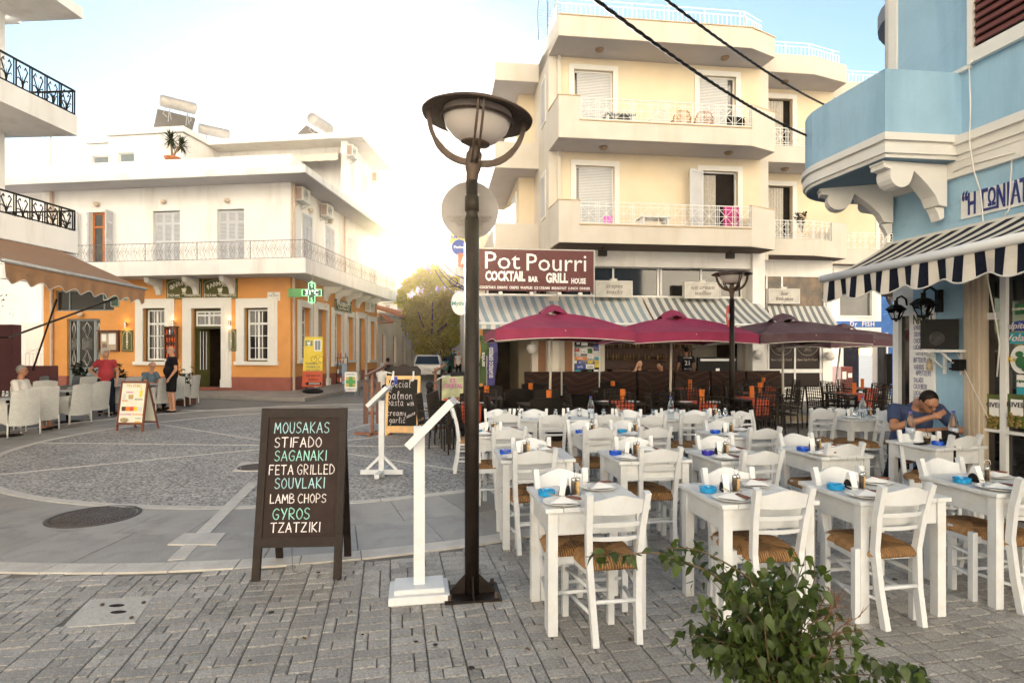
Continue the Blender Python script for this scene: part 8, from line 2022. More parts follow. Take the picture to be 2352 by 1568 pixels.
pos=[(-.72,10.35,5,'nearest, behind lamp post'),(.55,10.3,12,'under first umbrella left edge'),(1.9,10.6,8,'between first two umbrellas'),(3.3,10.5,6,'before middle umbrella pole'),(.3,12.6,4,'behind the first umbrella pole'),(2.2,13.4,3,'behind the first two umbrellas'),(4.6,11.5,10,'beside the second street lamp'),(5.3,12.8,7,'left of the trolley umbrella'),(7.3,12.7,7,'right of the trolley umbrella'),(4.2,14.2,5,'before the television'),(6.4,15.2,8,'behind the trolley umbrella'),(8.6,14.6,8,'before the white counter'),(9.0,11.8,8,'near the blue corner'),(-.6,11.6,5,'left of the first umbrella pole')]
def cp(src,x,y,rz,lab):return copy_tree(src,loc=(x,y,0),rz=R(rz),label=lab)
first={}
for i,(x,y,rz,nm)in enumerate(pos):
 cp(dt,x,y,rz,'dark table '+nm);cp(rn,x,y,rz,'red runner on the dark table '+nm)
 cp(ml,x+.1,y+.1,rz,'orange card on the dark table '+nm)
 c_,s_=math.cos(R(rz)),math.sin(R(rz))
 kind=[dk,dw_][i in(1,4,5,13)]
 for j,(dx,dy,a)in enumerate(((-.2,-.62,0),(.25,.62,180),(-.66,.02,-90),(.66,-.05,90))):
  if j>=(4 if i in(7,8,2,6,10)else 3):continue
  cp(kind,x+dx*c_-dy*s_,y+dx*s_+dy*c_,rz+a+rnd.uniform(-12,12),('dark wicker armchair ' if kind is dw_ else 'dark lattice chair ')+['at near side of','at far side of','at the left of','at the right of'][j]+' dark table '+nm)
 k_=2 if i in(0,2,3)else 0
 for q_ in range(k_):copy_tree(plate0,loc=(x-.25+.5*q_,y-.1,.755),rz=0,label=f'{("left","right")[q_]} plate on the dark table {nm}')
 if i==0:
  for q_ in range(2):cp(dk,x-.45,y-.1+.7*q_,-95,f'{("nearer","farther")[q_]} dark lattice chair in profile left of the lamp post')
BN=mat('patterned_bench',(.025,.009,.006),.7,var=.2);N,L,b=nodes(BN);wv=N.new('ShaderNodeTexWave');wv.wave_type='RINGS';wv.inputs['Scale'].default_value=2.4;wv.inputs['Distortion'].default_value=14;wv.inputs['Detail'].default_value=.5;wv.inputs['Detail Scale'].default_value=.6
tc=N.new('ShaderNodeTexCoord');L.new(tc.outputs['Object'],wv.inputs['Vector']);mr=N.new('ShaderNodeMapRange');mr.inputs[1].default_value=.72;mr.inputs[2].default_value=.8;L.new(wv.outputs['Fac'],mr.inputs[0]);mx=N.new('ShaderNodeMix');mx.data_type='RGBA';L.new(mr.outputs[0],mx.inputs[0]);L.new(b.inputs['Base Color'].links[0].from_socket,mx.inputs[6]);mx.inputs[7].default_value=(.045,.022,.012,1);L.new(mx.outputs[2],b.inputs['Base Color'])
for i in range(7):
 u=-1.2+i*1.02;t=thing('lounge_bench',YF.w(u,-1.5,0),0,['leftmost','second from left','third from left','middle','third from right','second from right','rightmost'][i]+' dark bench with zigzag patterned back before the bar','bench','patterned benches along the bar');m=MB();m.fbox(YF,u,u+.95,-1.5,-1.38,.1,1.12);m.build('backrest',BN,t);m=MB();m.fbox(YF,u,u+.95,-1.38,-.8,.1,.45);m.build('seat',BN,t)
ww=wick_arm(WEAVE,'wicker_armchair','pale wicker armchairs of the left cafe');wg=wick_arm(GW2,'grey_wicker_armchair','grey wicker armchairs of the left cafe')
def pw(src,px,py,rz,lab):
 g=gnd(px,py);cp(src,g.x,g.y,rz,lab)
for px,py,rz,lab,s_ in((33,1002,72,'nearest, cut by the left picture edge',ww),(84,988,60,'second nearest, turned away beside the left edge',ww),(160,975,82,'side-on in front of the coffee table',ww),(205,962,84,'just behind the side-on chair, back to the board',ww),(244,945,88,'pale, hidden by the drinks board top',ww),(356,944,80,'between the drinks board and the man in black',ww),(389,938,180,'low behind the man in black',ww),(425,930,95,'at the right end next to the plant',ww),(88,962,-165,'facing the camera behind the nearest pair',ww),(196,940,195,'facing the camera left of the woman',ww),(216,938,190,'facing the camera just left of the woman',ww),(12,985,-60,'under the seated man in white',ww),(300,942,190,'facing the camera behind the drinks board',ww),(70,938,150,'left of the far pair',wg),(148,936,100,'of the far middle pair, nearer',wg),(175,934,95,'of the far middle pair, farther',wg),(18,930,175,'at the far left',wg)):
 pw(s_,px,py,rz,('pale' if s_ is ww else 'grey')+' wicker armchair '+lab)
rt=thing('round_cafe_table',(0,0,0),0,'x','table','round grey tables of the left cafe')
m=MB();m.lathe([(0,.715),(.34,.715),(.35,.725),(.35,.74),(0,.742)],32);m.build('tabletop',mat('grey_tabletop',(.33,.34,.34),.3),rt);m=MB();m.tube([(0,0,.02),(0,0,.715)],.03,10);m.lathe([(.24,0),(.24,.015),(.03,.04)],24);m.build('pedestal',BLACK,rt)
for px,py,lab in((155,896,'with a coffee cup in front of the white wicker chairs'),(18,914,'with glasses at the left picture edge'),(108,871,'far back by the potted plant'),(262,885,'left of the drinks board top'),(375,881,'between the seated and standing men')):
 Y=F*(H-.74)/(py-HY);cp(rt,(px-CX)*Y/F,Y,0,'round grey cafe table '+lab)
Y=F*(H-.74)/(893-HY);p=Vector(((132-CX)*Y/F,Y,.742));t=thing('coffee_cup',p,0,'white coffee cup on its saucer on a round table','cup');m=MB(Matrix.Translation(p));m.lathe([(.0,0),(.07,.004),(.075,.01)],16);m.lathe([(.025,.008),(.042,.065),(.038,.065),(.022,.012)],16);m.build('cup',PORC,t)
for k,(px,py,lab)in enumerate(((130,890,'tall glass behind the coffee cup'),(8,910,'left glass on the table at the picture edge'),(17,911,'right glass on the table at the picture edge'))):Y=F*(H-.74)/(py-HY);copy_tree(gl0,loc=((px-CX)*Y/F,Y,.742),rz=0,label=lab)
def retire(o):
 for k in KIDS.get(o.name,[]):retire(k)
 bpy.data.objects.remove(o)
for o in[dk,dw_,dt,rn,ml,ww,wg,rt,plate0,nap0,cut0,hold0,cru0,gl0,bo0]+list(ash.values()):retire(o)
m=MB();m.box(-305,305,-305,305,-9,215);hz=m.build('haze',None);hz['kind']='stuff';hz.data.materials.clear()  # warm haze volume added to make the glow round the sun
hm_=bpy.data.materials.new('haze');hm_.use_nodes=True;hm_.node_tree.nodes.remove(hm_.node_tree.nodes['Principled BSDF'])
pv_=hm_.node_tree.nodes.new('ShaderNodeVolumePrincipled');pv_.inputs['Color'].default_value=(1,.80,.55,1);pv_.inputs['Density'].default_value=.00014;pv_.inputs['Anisotropy'].default_value=.92
hm_.node_tree.links.new(pv_.outputs[0],hm_.node_tree.nodes['Material Output'].inputs['Volume']);hz.data.materials.append(hm_)
def blob_mesh(parts,vox,name,mats,parent,smooth=6,relax=True):
 """parts: tapered capsules (a, b, ra, rb) or ellipsoids ('e', c, r[, euler]); fused into ONE continuous skin"""
 m=MB()
 for p in parts:
  if p[0]=='e':
   M=Matrix.Translation(Vector(p[1]));
   if len(p)>3:
    from mathutils import Euler
    M=M@Euler(p[3]).to_matrix().to_4x4()
   m.ell((0,0,0),p[2],14,10,M=M)
  else:
   a,b,ra,rb=Vector(p[0]),Vector(p[1]),p[2],p[3];fl_=p[4]if len(p)>4 else False
   d=(b-a).normalized();n=5
   P=[a+d*(-ra*math.cos(k*math.pi/2/n))for k in range(n)]+[a,b]+[b+d*(rb*math.sin(k*math.pi/2/n))for k in range(1,n+1)]
   r_=[max(.001,ra*math.sin(k*math.pi/2/n))for k in range(n)]+[ra,rb]+[max(.001,rb*math.cos(k*math.pi/2/n))for k in range(1,n+1)]
   if fl_:P,r_=[a,b],[ra,rb]
   m.tube(P,r_,14)
 me=m.mesh('tmp',mats);o=bpy.data.objects.new('tmp',me);COL.objects.link(o)
 md=o.modifiers.new('r','REMESH');md.mode='VOXEL';md.voxel_size=vox
 if smooth:sm=o.modifiers.new('s','SMOOTH');sm.factor=.5;sm.iterations=smooth
 me2=bpy.data.meshes.new_from_object(o.evaluated_get(bpy.context.evaluated_depsgraph_get()));bpy.data.objects.remove(o)
 me2.polygons.foreach_set('use_smooth',[True]*len(me2.polygons));me2.materials.clear();me2.materials.append(mats)
 q=bpy.data.objects.new(name,me2);COL.objects.link(q);setparent(q,parent);return q
def V(*a):return Vector(a)
def person(loc,rz,label,J,skin,hair,top,bottom,vox=.014,sleeve=.55,shorts=None,extra=None,fat=1.0,glasses=False,look=(0,0),shoes=None,hairp='short',sx=1.0,group=None):
 """J: joints in local space, the person faces -y"""
 t=thing('person',loc,rz,label,'person',group)
 hd,nk,ch,pv=J['head'],J['neck'],J['chest'],J['pelvis']
 ry,rx=look;HM=Matrix.Translation(hd)@Matrix.Rotation(ry,4,'Z')@Matrix.Rotation(rx,4,'X')
 h=lambda x,y,z:HM@V(x,y,z);e3=HM.to_euler()
 P=[('e',hd,(.078,.098,.108),e3),('e',h(0,-.045,-.055),(.052,.052,.055),e3),(nk,hd+V(0,.01,-.04),.056*fat,.052)]
 P+=[(h(0,-.092,.012),h(0,-.112,-.018),.010,.016),(h(-.016,-.092,-.062),h(.016,-.092,-.062),.010,.010),(h(-.035,-.082,.030),h(.035,-.082,.030),.012,.012)]
 for s_ in(-1,1):P+=[('e',h(s_*.078,.008,-.005),(.010,.020,.032),e3),('e',h(s_*.03,-.086,.012),(.015,.012,.010),e3)]
 shs=[(J['shL'],J['elL'],J['haL']),(J['shR'],J['elR'],J['haR'])]
 P+=[(ch,nk,.12*fat,.06),(pv,ch,.14*fat,.14*fat)]
 for a,b,c in shs:
  P+=[(ch+V(0,0,.06),a,.08,.062),(a,b,.052,.042),(b,c,.043,.028)]
  d=(c-b).normalized();f_=J.get('fing',V(0,-.2,-1)).normalized()if False else d
  pc=c+d*.045;up=d.orthogonal().normalized();si=d.cross(up);P.append(('e',pc,(.030,.030,.040)))
  for k in range(4):o_=up*(k-1.5)*.017;P+=[(pc+o_+d*.02,pc+o_*1.1+d*(.075-.006*abs(k-1.2))+si*.015,.0095,.008),(pc+o_*1.1+d*(.072)+si*.015,pc+o_*1.05+d*.095+si*.035,.008,.007)]
  P.append((pc-up*.025,pc-up*.055+d*.035+si*.01,.011,.009))
 for s_ in 'LR':
  hp,kn,ft=J['hp'+s_],J['kn'+s_],J['ft'+s_]
  P+=[(hp,kn,.082*fat,.056),(kn,kn.lerp(ft,.35),.054,.056),(kn.lerp(ft,.35),ft,.056,.036),(ft+V(0,.03,-.03),ft+J.get('toe',V(0,-.15,-.055)),.034,.026)]
 body=blob_mesh(P,vox,'body',skin,t)
 g=.014;T=[(pv+V(0,0,.02),ch,.150*fat,.150*fat),(ch,ch+V(0,.0,.09),.150*fat,.11),(ch+V(0,0,.1),nk,.105,.062,True)]
 if fat>1.05:T.append(('e',pv.lerp(ch,.45)+V(0,-.045,0),(.17*fat,.15*fat,.18)))
 for a,b,c in shs:T+=[(ch+V(0,0,.07),a,.090,.074),(a,a.lerp(b,sleeve),.068,.064,True),('e',a,(.072,.072,.07))]
 blob_mesh(T,vox,'shirt',top,t)
 T=[('e',pv,(.165*fat,.135*fat,.12))]
 for s_ in 'LR':
  hp,kn,ft=J['hp'+s_],J['kn'+s_],J['ft'+s_]
  if shorts:T+=[(hp,hp.lerp(kn,shorts),.098*fat,.088,True),('e',hp,(.098*fat,)*3)]
  else:T+=[(hp,kn,.096*fat,.070),(kn,ft+V(0,0,.02),.070,.058)]
 blob_mesh(T,vox,'trousers',bottom,t)
 T=[]
 for s_ in 'LR':
  ft=J['ft'+s_];T+=[(ft+V(0,.045,-.055),ft+J.get('toe',V(0,-.16,-.058))+V(0,0,0),.032,.034)]
 blob_mesh(T,max(vox*.8,.01),'shoes',shoes or BLACKP,t,3)
 if hairp:
  T=[]
  if hairp=='short':T=[('e',h(0,.018,.022),(.084,.098,.102),e3)]
  if hairp=='bun':T=[('e',h(0,.025,.04),(.105,.115,.108),e3),('e',h(0,.06,-.03),(.085,.07,.08),e3),(h(-.06,-.05,.07),h(.05,-.06,.075),.03,.03)]
  if hairp=='fringe':T=[('e',h(0,.045,-.01),(.083,.068,.068),e3)]
  if hairp=='long':T=[('e',h(0,.02,.025),(.09,.10,.10),e3),(h(0,.07,0),h(0,.10,-.22),.07,.05)]
  hr=blob_mesh(T,.010,'hair',hair,t,3)
  if hairp in('short','bun','long'):
   inv=(HM).inverted();me=hr.data
   for v in me.vertices:
    q=inv@v.co
    if q.y<-.035 and q.z<.062:q.y=-.035+(q.y+.035)*.1;v.co=HM@q
 m=MB(HM)
 for s_ in(-1,1):m.ell((s_*.03,-.098,.012),(.008,.006,.005),8,6)
 m.build('eyes',BLACKP,t,local=True)
 if glasses:
  m=MB(HM)
  for s_ in(-1,1):m.tube([(s_*.032+.024*math.cos(k*.524),-.108,.010+.016*math.sin(k*.524))for k in range(13)],.0022,5);m.beam([(s_*.056,-.106,.015),(s_*.08,.0,.015)],.003)
  m.build('glasses',BLACKP,t,local=True)
 return t
def stand(h=1.75,w=.19,el=None,ha=None):
 k=h/1.75;J=dict(head=V(0,-.02,1.635)*k,neck=V(0,.015,1.47)*k,chest=V(0,0,1.27)*k,pelvis=V(0,0,.95)*k,shL=V(-w,.01,1.40)*k,shR=V(w,.01,1.40)*k,elL=V(-w-.07,.04,1.12)*k,elR=V(w+.07,.04,1.12)*k,haL=V(-w-.08,-.06,.87)*k,haR=V(w+.08,-.06,.87)*k,hpL=V(-.09,0,.92)*k,hpR=V(.09,0,.92)*k,knL=V(-.11,-.01,.50)*k,knR=V(.11,-.01,.50)*k,ftL=V(-.12,.02,.085),ftR=V(.12,.02,.085))
 return J
def sit(seat=.45,lean=0.0,w=.19):
 return dict(head=V(0,-.06-lean,seat+.80),neck=V(0,-.02-lean*.8,seat+.62),chest=V(0,0-lean*.5,seat+.42),pelvis=V(0,0,seat+.12),shL=V(-w,-.01-lean*.7,seat+.55),shR=V(w,-.01-lean*.7,seat+.55),elL=V(-w-.05,-.1-lean,seat+.30),elR=V(w+.05,-.1-lean,seat+.30),haL=V(-.12,-.32-lean,seat+.28),haR=V(.12,-.32-lean,seat+.28),hpL=V(-.10,-.02,seat+.08),hpR=V(.10,-.02,seat+.08),knL=V(-.13,-.44,seat+.06),knR=V(.13,-.44,seat+.06),ftL=V(-.14,-.46,.085),ftR=V(.14,-.46,.085))
GREYH=mat('grey_hair',(.22,.21,.20),.7,var=.3,scale=60,bump=.5,bscale=90);BLOND=mat('ash_blond_hair',(.52,.49,.42),.6,var=.3,scale=50,bump=.5,bscale=90);DKH=mat('dark_hair',(.010,.006,.004),.6,var=.3,scale=60)
JEAN=mat('dark_jeans',(.008,.012,.028),.85,var=.2,scale=20);BLSH=mat('black_cloth',(.006,.0055,.008),.85,var=.2);CORAL=mat('coral_shirt',(.36,.03,.04),.8,var=.08,bump=.2,bscale=12);GBSH=mat('grey_blue_shirt',(.10,.15,.18),.8,var=.08,bump=.2,bscale=12);WSH=mat('white_shirt',(.60,.57,.54),.8,var=.05,bump=.25,bscale=12);BLU=mat('blue_tshirt',(.028,.045,.11),.85,var=.10,scale=6,bump=.35,bscale=9)
g=gnd(243,953.5);J=stand(1.72,.17);J['elL']=V(-.36,.10,1.16);J['haL']=V(-.17,-.06,1.02);J['elR']=V(.25,.1,1.12)
person(g,R(28),'blond woman in coral shirt and dark jeans standing with hand on hip',J,SKIN,BLOND,CORAL,JEAN,hairp='bun',sleeve=.5,look=(R(35),0),fat=1.06)
g=gnd(394,946);J=stand(1.80,.19);J['haR']=V(.20,-.12,.93);J['elR']=V(.27,.02,1.16)
person(g,R(-42),'bald man with glasses in black polo shirt and shorts standing',J,SKIN,GREYH,BLSH,BLSH,shorts=.92,hairp='fringe',glasses=True,look=(R(16),0),sleeve=.62,fat=1.08)
g=gnd(318,942);J=sit(.45,.14);J['haR']=V(.2,-.5,.76)
person((g.x,g.y+.4,0),R(72),'balding man in grey-blue shirt leaning over the table',J,SKIN,GREYH,GBSH,JEAN,hairp='fringe',look=(0,R(30)),sleeve=.6,fat=1.22)
g=gnd(33,992);J=sit(.45,-.04)
person((g.x-.15,g.y+.35,0),R(102),'grey-haired man in white shirt and glasses seated at the left edge',J,SKIN2,GREYH,WSH,JEAN,hairp='short',glasses=True,sleeve=.9,shorts=.8,fat=1.12)
c=V((2093-CX)*6.45/F,6.45,.03)
J=dict(head=V(.02,-.27,1.10),neck=V(.01,-.13,1.07),chest=V(0,-.04,.87),pelvis=V(0,.08,.56),shL=V(-.225,-.09,1.00),shR=V(.225,-.09,1.00),elL=V(-.33,-.27,.83),elR=V(.33,-.25,.80),haL=V(-.05,-.41,.955),haR=V(-.20,-.42,.81),hpL=V(-.12,.02,.53),hpR=V(.10,.02,.53),knL=V(-.34,-.32,.53),knR=V(-.08,-.46,.54),ftL=V(-.30,-.05,.085),ftR=V(-.32,-.36,.09))
person(c,R(-4),'heavy man in blue T-shirt hunched over the table, hand at mouth',J,SKIN2,DKH,BLU,JEAN,vox=.009,hairp='short',glasses=True,look=(0,R(32)),sleeve=.66,fat=1.2)
g=gnd(1053,870);person((g.x,g.y,0),0,'woman in white vest walking up between the parked cars',stand(1.66,.16),SKIN,BLOND,WSH,BLSH,vox=.03,hairp='bun',sleeve=.12)
g=gnd(1062,866);person((g.x+.2,g.y+1,0),0,'man in purple top walking behind the woman in white vest',stand(1.80),SKIN,GREYH,mat('mauve_cloth',(.15,.10,.22),.8),BLSH,vox=.03)
g=at(877,845,20.5);person((g.x,20.5,0),R(150),'grey-haired person seated low behind the specials board',sit(.35),SKIN,GREYH,WSH,JEAN,vox=.02)
g=at(891,830,26);person((g.x,26,0),R(200),'dark-haired person sitting beside the white car',sit(.45),SKIN2,DKH,BLSH,JEAN,vox=.025)
J=sit(.5);J['haL']=V(-.09,-.10,1.22);J['elL']=V(-.2,-.22,1.0)
g=at(1468,850,17.4);person((g.x,17.4,0),0,'dark-haired woman in black top seated in the bar with hand at cheek',J,SKIN,DKH,BLSH,BLSH,vox=.016,hairp='long',sleeve=.1)
g=at(1576,850,19.3);t=person((g.x,19.3,0),R(180),'man seen from behind in dark football shirt numbered 21',stand(1.80),SKIN2,DKH,mat('navy_shirt',(.02,.018,.025),.8),mat('khaki',(.14,.10,.06),.8),vox=.02)
for s_,z,sz in(('POTPOURRI',1.44,.05),('21',1.27,.20),('STAVROS',1.08,.055)):text(t,s_,sz,(0,.165,z),(R(90),0,R(180)),m=PORC,bold=.02)
J=sit(.45);g=at(1520,868,16.2);person((g.x,16.2,0),R(-60),'person in dark clothes at a table before the bar',J,SKIN2,DKH,BLSH,BLSH,vox=.02)
BLF=mat('bougainvillea_leaf',(.040,.064,.011),.55,var=.3,scale=8,rand=.55,stain=(.12,.10,.01),stains=.2,sscale=25)
N_,L_n,B_=nodes(BLF);tr=N_.new('ShaderNodeBsdfTranslucent');tr.inputs[0].default_value=(.09,.15,.010,1);mxs=N_.new('ShaderNodeMixShader');mxs.inputs[0].default_value=.25
L_n.new(B_.outputs[0],mxs.inputs[1]);L_n.new(tr.outputs[0],mxs.inputs[2]);L_n.new(mxs.outputs[0],N_['Material Output'].inputs[0])
def leafmesh(fold,curl,s=1.0):
 m=MB();P=[(0,0),(.26,.22),(.34,.48),(.20,.78),(0,1.12)];v=[]
 for(x,y)in P:
  z=-curl*y*y*.5;v+=[(-x*s,y*s,(z+fold*x)*s),(0,y*s,z*s),(x*s,y*s,(z+fold*x)*s)]
 f=[]
 for i in range(4):f+=[(i*3,i*3+1,i*3+4,i*3+3),(i*3+1,i*3+2,i*3+5,i*3+4)]
 m.add(v,f,smooth=True);return m
LMS=[leafmesh(.35,.5),leafmesh(.15,.9),leafmesh(.6,.3),leafmesh(.25,-.3)]
lmesh=[q.mesh('leaf',BLF)for q in LMS]
YB=2.25
bt=thing('potted_bougainvillea',at(1800,1700,YB),0,'leafy bougainvillea shrub in the foreground, bottom right','shrub');BM=MATRIX[bt.name].inverted()
sg=MB();st2=MB();lv=[];br_=random.Random(17)
base=at(1800,1640,YB)
def branch(P,n,spread,dens,rad=.004,dry=False):
 pts=[Vector(p)for p in P];cm=[]
 for i in range(len(pts)-1):
  p0=pts[max(i-1,0)];p1=pts[i];p2=pts[i+1];p3=pts[min(i+2,len(pts)-1)]
  for j in range(6):
   k=j/6;cm.append(.5*((2*p1)+(p2-p0)*k+(2*p0-5*p1+4*p2-p3)*k*k+(3*p1-p0-3*p2+p3)*k**3))
 cm.append(pts[-1]);L_=len(cm);(st2 if dry else sg).tube(cm,[rad*(1-.75*i/L_)for i in range(L_)],5)
 if dry:return cm
 for _ in range(n):
  i=int(br_.uniform(.0,1)**.8*(L_-1));p=cm[i];o_=Vector((br_.gauss(0,spread),br_.gauss(0,spread),br_.gauss(0,spread*.8)))
  lv.append((p+o_,br_.uniform(.034,.060)))
 return cm
A=lambda x,y,dy=0.0:at(x,y,YB+dy)
branch([base,A(1760,1480),A(1700,1380),A(1640,1320),A(1560,1285),A(1500,1268),A(1420,1275),A(1345,1278)],62,.012,1,.006)
branch([base,A(1780,1450),A(1740,1350),A(1680,1300),A(1600,1262),A(1530,1258)],50,.022,1,.006)
for k in range(27):
 ex,ey=br_.uniform(1590,1900),br_.uniform(1280,1480)
 branch([base,A(1790+br_.uniform(-60,60),1520,br_.uniform(-.1,.1)),A((1790+ex)/2,(1500+ey)/2,br_.uniform(-.15,.15)),A(ex,ey,br_.uniform(-.2,.2))],46,.045,1)
for k in range(9):
 ex,ey=br_.uniform(1570,1680),br_.uniform(1430,1560);branch([base,A(1700,1500),A(ex,ey,br_.uniform(-.1,.1))],26,.035,1)
branch([base,A(1880,1530),A(1960,1510),A(2050,1535),A(2140,1562)],85,.022,1);branch([base,A(1900,1560),A(2020,1550),A(2120,1575)],70,.03,1)
branch([base,A(1860,1500),A(1940,1480),A(1975,1475)],24,.02,1);branch([base,A(1850,1400),A(1870,1330),A(1868,1290)],46,.022,1);branch([base,A(1900,1440),A(1965,1440),A(2000,1480)],12,.03,1)
for q in((1870,1480,1900,1420,1925,1375),(1880,1500,1930,1440,1975,1415),(1850,1470,1880,1400,1905,1350),(1890,1530,1920,1460,1960,1450),(1860,1460,1900,1400,1950,1395),(1870,1500,1905,1470,1925,1400)):
 cm=branch([base,A(*q[:2]),A(*q[2:4]),A(*q[4:])],0,0,0,.004,True)
 for j in range(10):p=cm[br_.randrange(len(cm)//2,len(cm))];st2.tube([p,p+Vector((br_.uniform(-.05,.06),br_.uniform(-.03,.03),br_.uniform(-.01,.06)))],[.002,.0008],4)
sg.build('stem',mat('green_brown_stem',(.11,.075,.035),.7),bt);st2.build('dry_twig',mat('dry_twig',(.16,.075,.035),.8),bt)
lv.sort(key=lambda q:-q[1]);rest=MB()
def leafM(p,s):
 return Matrix.Translation(p)@Matrix.Rotation(br_.uniform(0,6.28),4,'Z')@Matrix.Rotation(br_.gauss(-.75,.55),4,'X')@Matrix.Rotation(br_.gauss(0,.6),4,'Y')@Matrix.Scale(s,4)
for i,(p,s)in enumerate(lv):
 M=leafM(p,s*.95)
 if i<300:o=bpy.data.objects.new('leaf',br_.choice(lmesh));COL.objects.link(o);setparent(o,bt);o.matrix_local=BM@M
 else:q=br_.choice(LMS);rest.add(q.v,q.f,True,M)
o=rest.build('leaf',BLF,bt);o['kind']='stuff'
m=MB();bz_=base+Vector((.06,0,-.05));m.lathe([(.11,-.42),(.16,-.0),(.175,.0),(.175,.04),(.16,.04),(.15,.0),(0,-.01)],20,bz_);m.build('pot',PORC,bt)
m=MB();m.add([A(1782,1490),A(1830,1500),A(1822,1560),A(1790,1590)],[(0,1,2,3)]);m.box(A(1792,0).x,A(1812,0).x,YB-.01,YB+.01,A(0,1620).z,A(0,1490).z);m.build('white_stake',PORC,bt)
print('leaves',len(lv))
def bush(c,h,r,n,size,label,name='potted_plant',pot=True,seed=3):
 t=thing(name,c,0,label,'plant');rr=random.Random(seed);st=MB();lf_=MB()
 for k in range(9):
  a=rr.uniform(0,6.28);q=Vector((math.cos(a)*r*rr.uniform(.2,1),math.sin(a)*r*rr.uniform(.2,1),h*rr.uniform(.7,1)));b0=Vector((0,0,.3 if pot else 0));P=[c+b0,c+b0.lerp(q,.5)+Vector((0,0,.1)),c+q];st.tube(P,[.012,.008,.004],5)
  for _ in range(n//9):
   k_=rr.uniform(.25,1);p=P[0].lerp(P[1],k_*2)if k_<.5 else P[1].lerp(P[2],k_*2-1);u=rr.choice(LMS);lf_.add(u.v,u.f,True,Matrix.Translation(p)@Matrix.Rotation(rr.uniform(0,6.28),4,'Z')@Matrix.Rotation(rr.uniform(-.3,1.1),4,'X')@Matrix.Scale(size*rr.uniform(.7,1.2),4))
 st.build('stem',BARK,t);o=lf_.build('leaf',MC['dark_leaf'],t);o['kind']='stuff'
 if pot:m=MB(Matrix.Translation(c));m.box(-.2,.2,-.2,.2,0,.38);m.build('planter',BRWOOD,t)
bush(gnd(118,925)+V(0,1.2,0),1.25,.45,260,.13,'dark-leaved shrub behind the grey wicker chairs');bush(gnd(178,925)+V(0,1.0,0),1.35,.4,200,.13,'second dark-leaved shrub right of the first behind wicker chairs',seed=8)
bush(gnd(273,925),1.30,.28,150,.13,'glossy shrub right of the standing woman',seed=5);bush(gnd(427,930),1.25,.4,110,.13,'leggy plant in a wooden planter right of the man in black',seed=6)
bush(at(1842,535,19.6),.7,.35,160,.10,'green plant on the yellow balcony behind the railing','balcony_plant',False,7)
def patio_chair(c,rz,mt,label,arch=True):
 t=thing('patio_chair',c,rz,label,'chair');M=MATRIX[t.name];m=MB(M)
 for sx_ in(-.22,.22):
  for sy in(-.2,.2):m.tube([(sx_,sy,0),(sx_,sy,.42)],.018,6)
 m.tube([(-.26,.22,.42),(-.27,.26,.7),(-.15,.28,.88),(.15,.28,.88),(.27,.26,.7),(.26,.22,.42)],.02,6);m.tube([(-.26,.24,.62),(-.27,-.2,.62)],.02,6);m.tube([(.26,.24,.62),(.27,-.2,.62)],.02,6);m.build('frame',mt,t)
 m=MB(M)
 for k in range(9):x=-.22+k*.055;m.beam([(x,.25,.42),(x,.28,.86)],.014);
 for k in range(5):m.beam([(-.24,.26,.48+k*.08),(.24,.26,.48+k*.08)],.012)
 m.box(-.24,.24,-.22,.24,.40,.43);m.build('woven_seat',mt,t)
RAT=mat('rattan',(.45,.22,.07),.5,var=.2)
u=YF.hit(1560,280,.6)[0]
patio_chair(YF.w(u,.62,Z['b2']+.2),R(187),RAT,'left of two rattan chairs on the upper balcony');patio_chair(YF.w(YF.hit(1612,280,.6)[0],.62,Z['b2']+.2),R(180),RAT,'right of two rattan chairs on the upper balcony');patio_chair(YF.w(YF.hit(1508,270,.6)[0],.62,Z['b2']+.2),R(200),WMETAL,'white plastic chair left of the rattan chairs')
for(px,z,d,lab,mt_)in((1420,Z['b2']+.2,.6,'dark-topped table on the upper yellow balcony',GREYFR),(1500,Z['b1']+.2,.6,'white table on the lower yellow balcony',WMETAL)):
 u=YF.hit(px,270,d)[0];t=thing('patio_table',YF.w(u,d,z),R(7),lab,'table');M=MATRIX[t.name];m=MB(M);m.box(-.45,.45,-.3,.3,.66,.70);m.build('tabletop',mt_,t)
 for sx_ in(-.38,.38):m=MB(M);m.box(sx_-.03,sx_+.03,-.25,.25,0,.66);m.build('leg',WMETAL,t)
for(px,py,z,w_,h_,mt_,lab,nm)in((1690,270,Z['b2']+.2,.55,.85,BLACKP,'black barbecue on the right of the upper balcony','barbecue'),(1681,500,Z['b1']+.5,.5,.8,mat('magenta_towel',(.50,.02,.20),.8),'magenta towel drying at the lower balcony door','towel'),(1398,500,Z['b1']+.4,.25,.5,mat('beach_towel',(.55,.12,.42),.8,var=.9,scale=2),'striped beach towel hanging on the lower balcony','towel')):
 u=YF.hit(px,py,.5)[0];m=MB()
 for i in range(8):
  a=u-w_/2+w_*i/8;b_=u-w_/2+w_*(i+1)/8;yy=lambda q:.5+.03*math.sin(q*22);m.add([YF.w(a,yy(a),z+.06),YF.w(b_,yy(b_),z+.06),YF.w(b_,yy(b_),z+h_),YF.w(a,yy(a),z+h_),YF.w(a,yy(a)+.06,z+.06),YF.w(b_,yy(b_)+.06,z+.06),YF.w(b_,yy(b_)+.06,z+h_),YF.w(a,yy(a)+.06,z+h_)],[(0,1,2,3),(7,6,5,4),(3,2,6,7),(0,4,5,1)])
 tag(m.build(nm,mt_),lab,nm)
a=at(1258,70,18.5);t=thing('roof_aerial',a,0,'tall television aerial with mesh reflector on the yellow block roof','aerial');m=MB();m.tube([a+V(0,0,-1.6),a+V(0,0,.9)],.022,6);m.build('mast',GALV,t);m=MB()
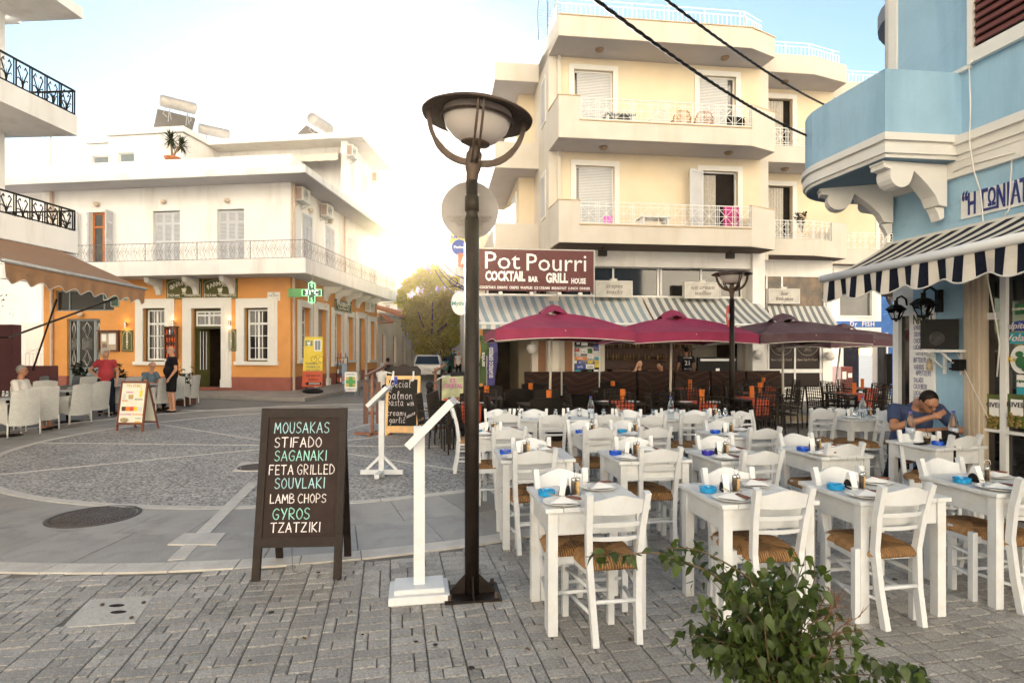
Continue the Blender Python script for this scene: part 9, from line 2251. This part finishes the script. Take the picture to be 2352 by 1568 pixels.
for k in range(12):z=a.z-.15+k*.09;m.tube([(a.x-.3,18.5,z),(a.x-.1,18.6,z),(a.x+.3,18.6,z),(a.x+.5,18.5,z)],.006,4)
for s_ in(-.28,.25):m.tube([(a.x+s_,18.5,a.z-.3),(a.x+s_*1.15,18.5,a.z+.5),(a.x+s_,18.5,a.z+.95)],.012,4)
m.build('reflector',GREYFR,t)
def split_loose(o):
 me=o.data;n=len(me.vertices);pa=list(range(n))
 def fd(i):
  while pa[i]!=i:pa[i]=pa[pa[i]];i=pa[i]
  return i
 key={}
 for v in me.vertices:
  k=(round(v.co.x,4),round(v.co.y,4),round(v.co.z,4));j=key.setdefault(k,v.index);pa[fd(v.index)]=fd(j)
 for p in me.polygons:
  a=fd(p.vertices[0])
  for q in p.vertices[1:]:pa[fd(q)]=a
 gr={}
 for p in me.polygons:gr.setdefault(fd(p.vertices[0]),[]).append(p.index)
 if not 1<len(gr)<=40:return
 for i,fs in enumerate(gr.values()):
  vi={};F_=[]
  for f in fs:F_.append([vi.setdefault(v,len(vi))for v in me.polygons[f].vertices])
  m2=bpy.data.meshes.new(o.name);m2.from_pydata([tuple(me.vertices[v].co)for v in vi],[],F_);m2.materials.append(me.materials[0]);m2.update()
  if i==0:new0=m2;continue
  q=bpy.data.objects.new(o.name.split('.')[0],m2);COL.objects.link(q);q.parent=o.parent;q.matrix_local=o.matrix_local.copy()
 o.data=new0
for o in list(bpy.data.objects):
 if o.type=='MESH' and o.parent is not None and o.name.split('.')[0]in('balcony_slab','soffit','parapet','window_surround','stucco_surround','wing_balcony','downpipe','frame','window_frame','roof_slab','rooftop_wall','louvred_shutter','door','hole','bolt','pilaster','coping','white_column','step','clamp','clothes_peg','side_wall','window','yellow_square','front_stretcher','rung','lettering_x','balcony')and o.get('kind')is None and o.data.users==1:split_loose(o)
m=MB();g_=MB();lr=random.Random(31)
for _ in range(70):
 y=lr.uniform(3.1,9);x=lr.uniform(-.6*y,.8*y)
 if(V(x,y,0)-C0).length<RO+.3 or x>4.4:continue
 M=Matrix.Translation((x,y,.004))@Matrix.Rotation(lr.uniform(0,6.28),4,'Z')
 if lr.random()<.3:q=lr.choice(LMS);m.add(q.v,q.f,True,M@Matrix.Scale(.035,4))
 else:g_.lathe([(lr.uniform(.008,.02),0),(.006,.003),(0,.003)],7,M=M)
o=m.build('fallen_leaves',mat('dry_leaf',(.12,.07,.02),.8,rand=.4));tag(o,'small dry leaves scattered on the grey setts','leaves',kind='stuff')
o=g_.build('chewing_gum_spots',mat('gum',(.03,.028,.026),.8));tag(o,'dark flattened gum spots on the grey setts','spots',kind='stuff')
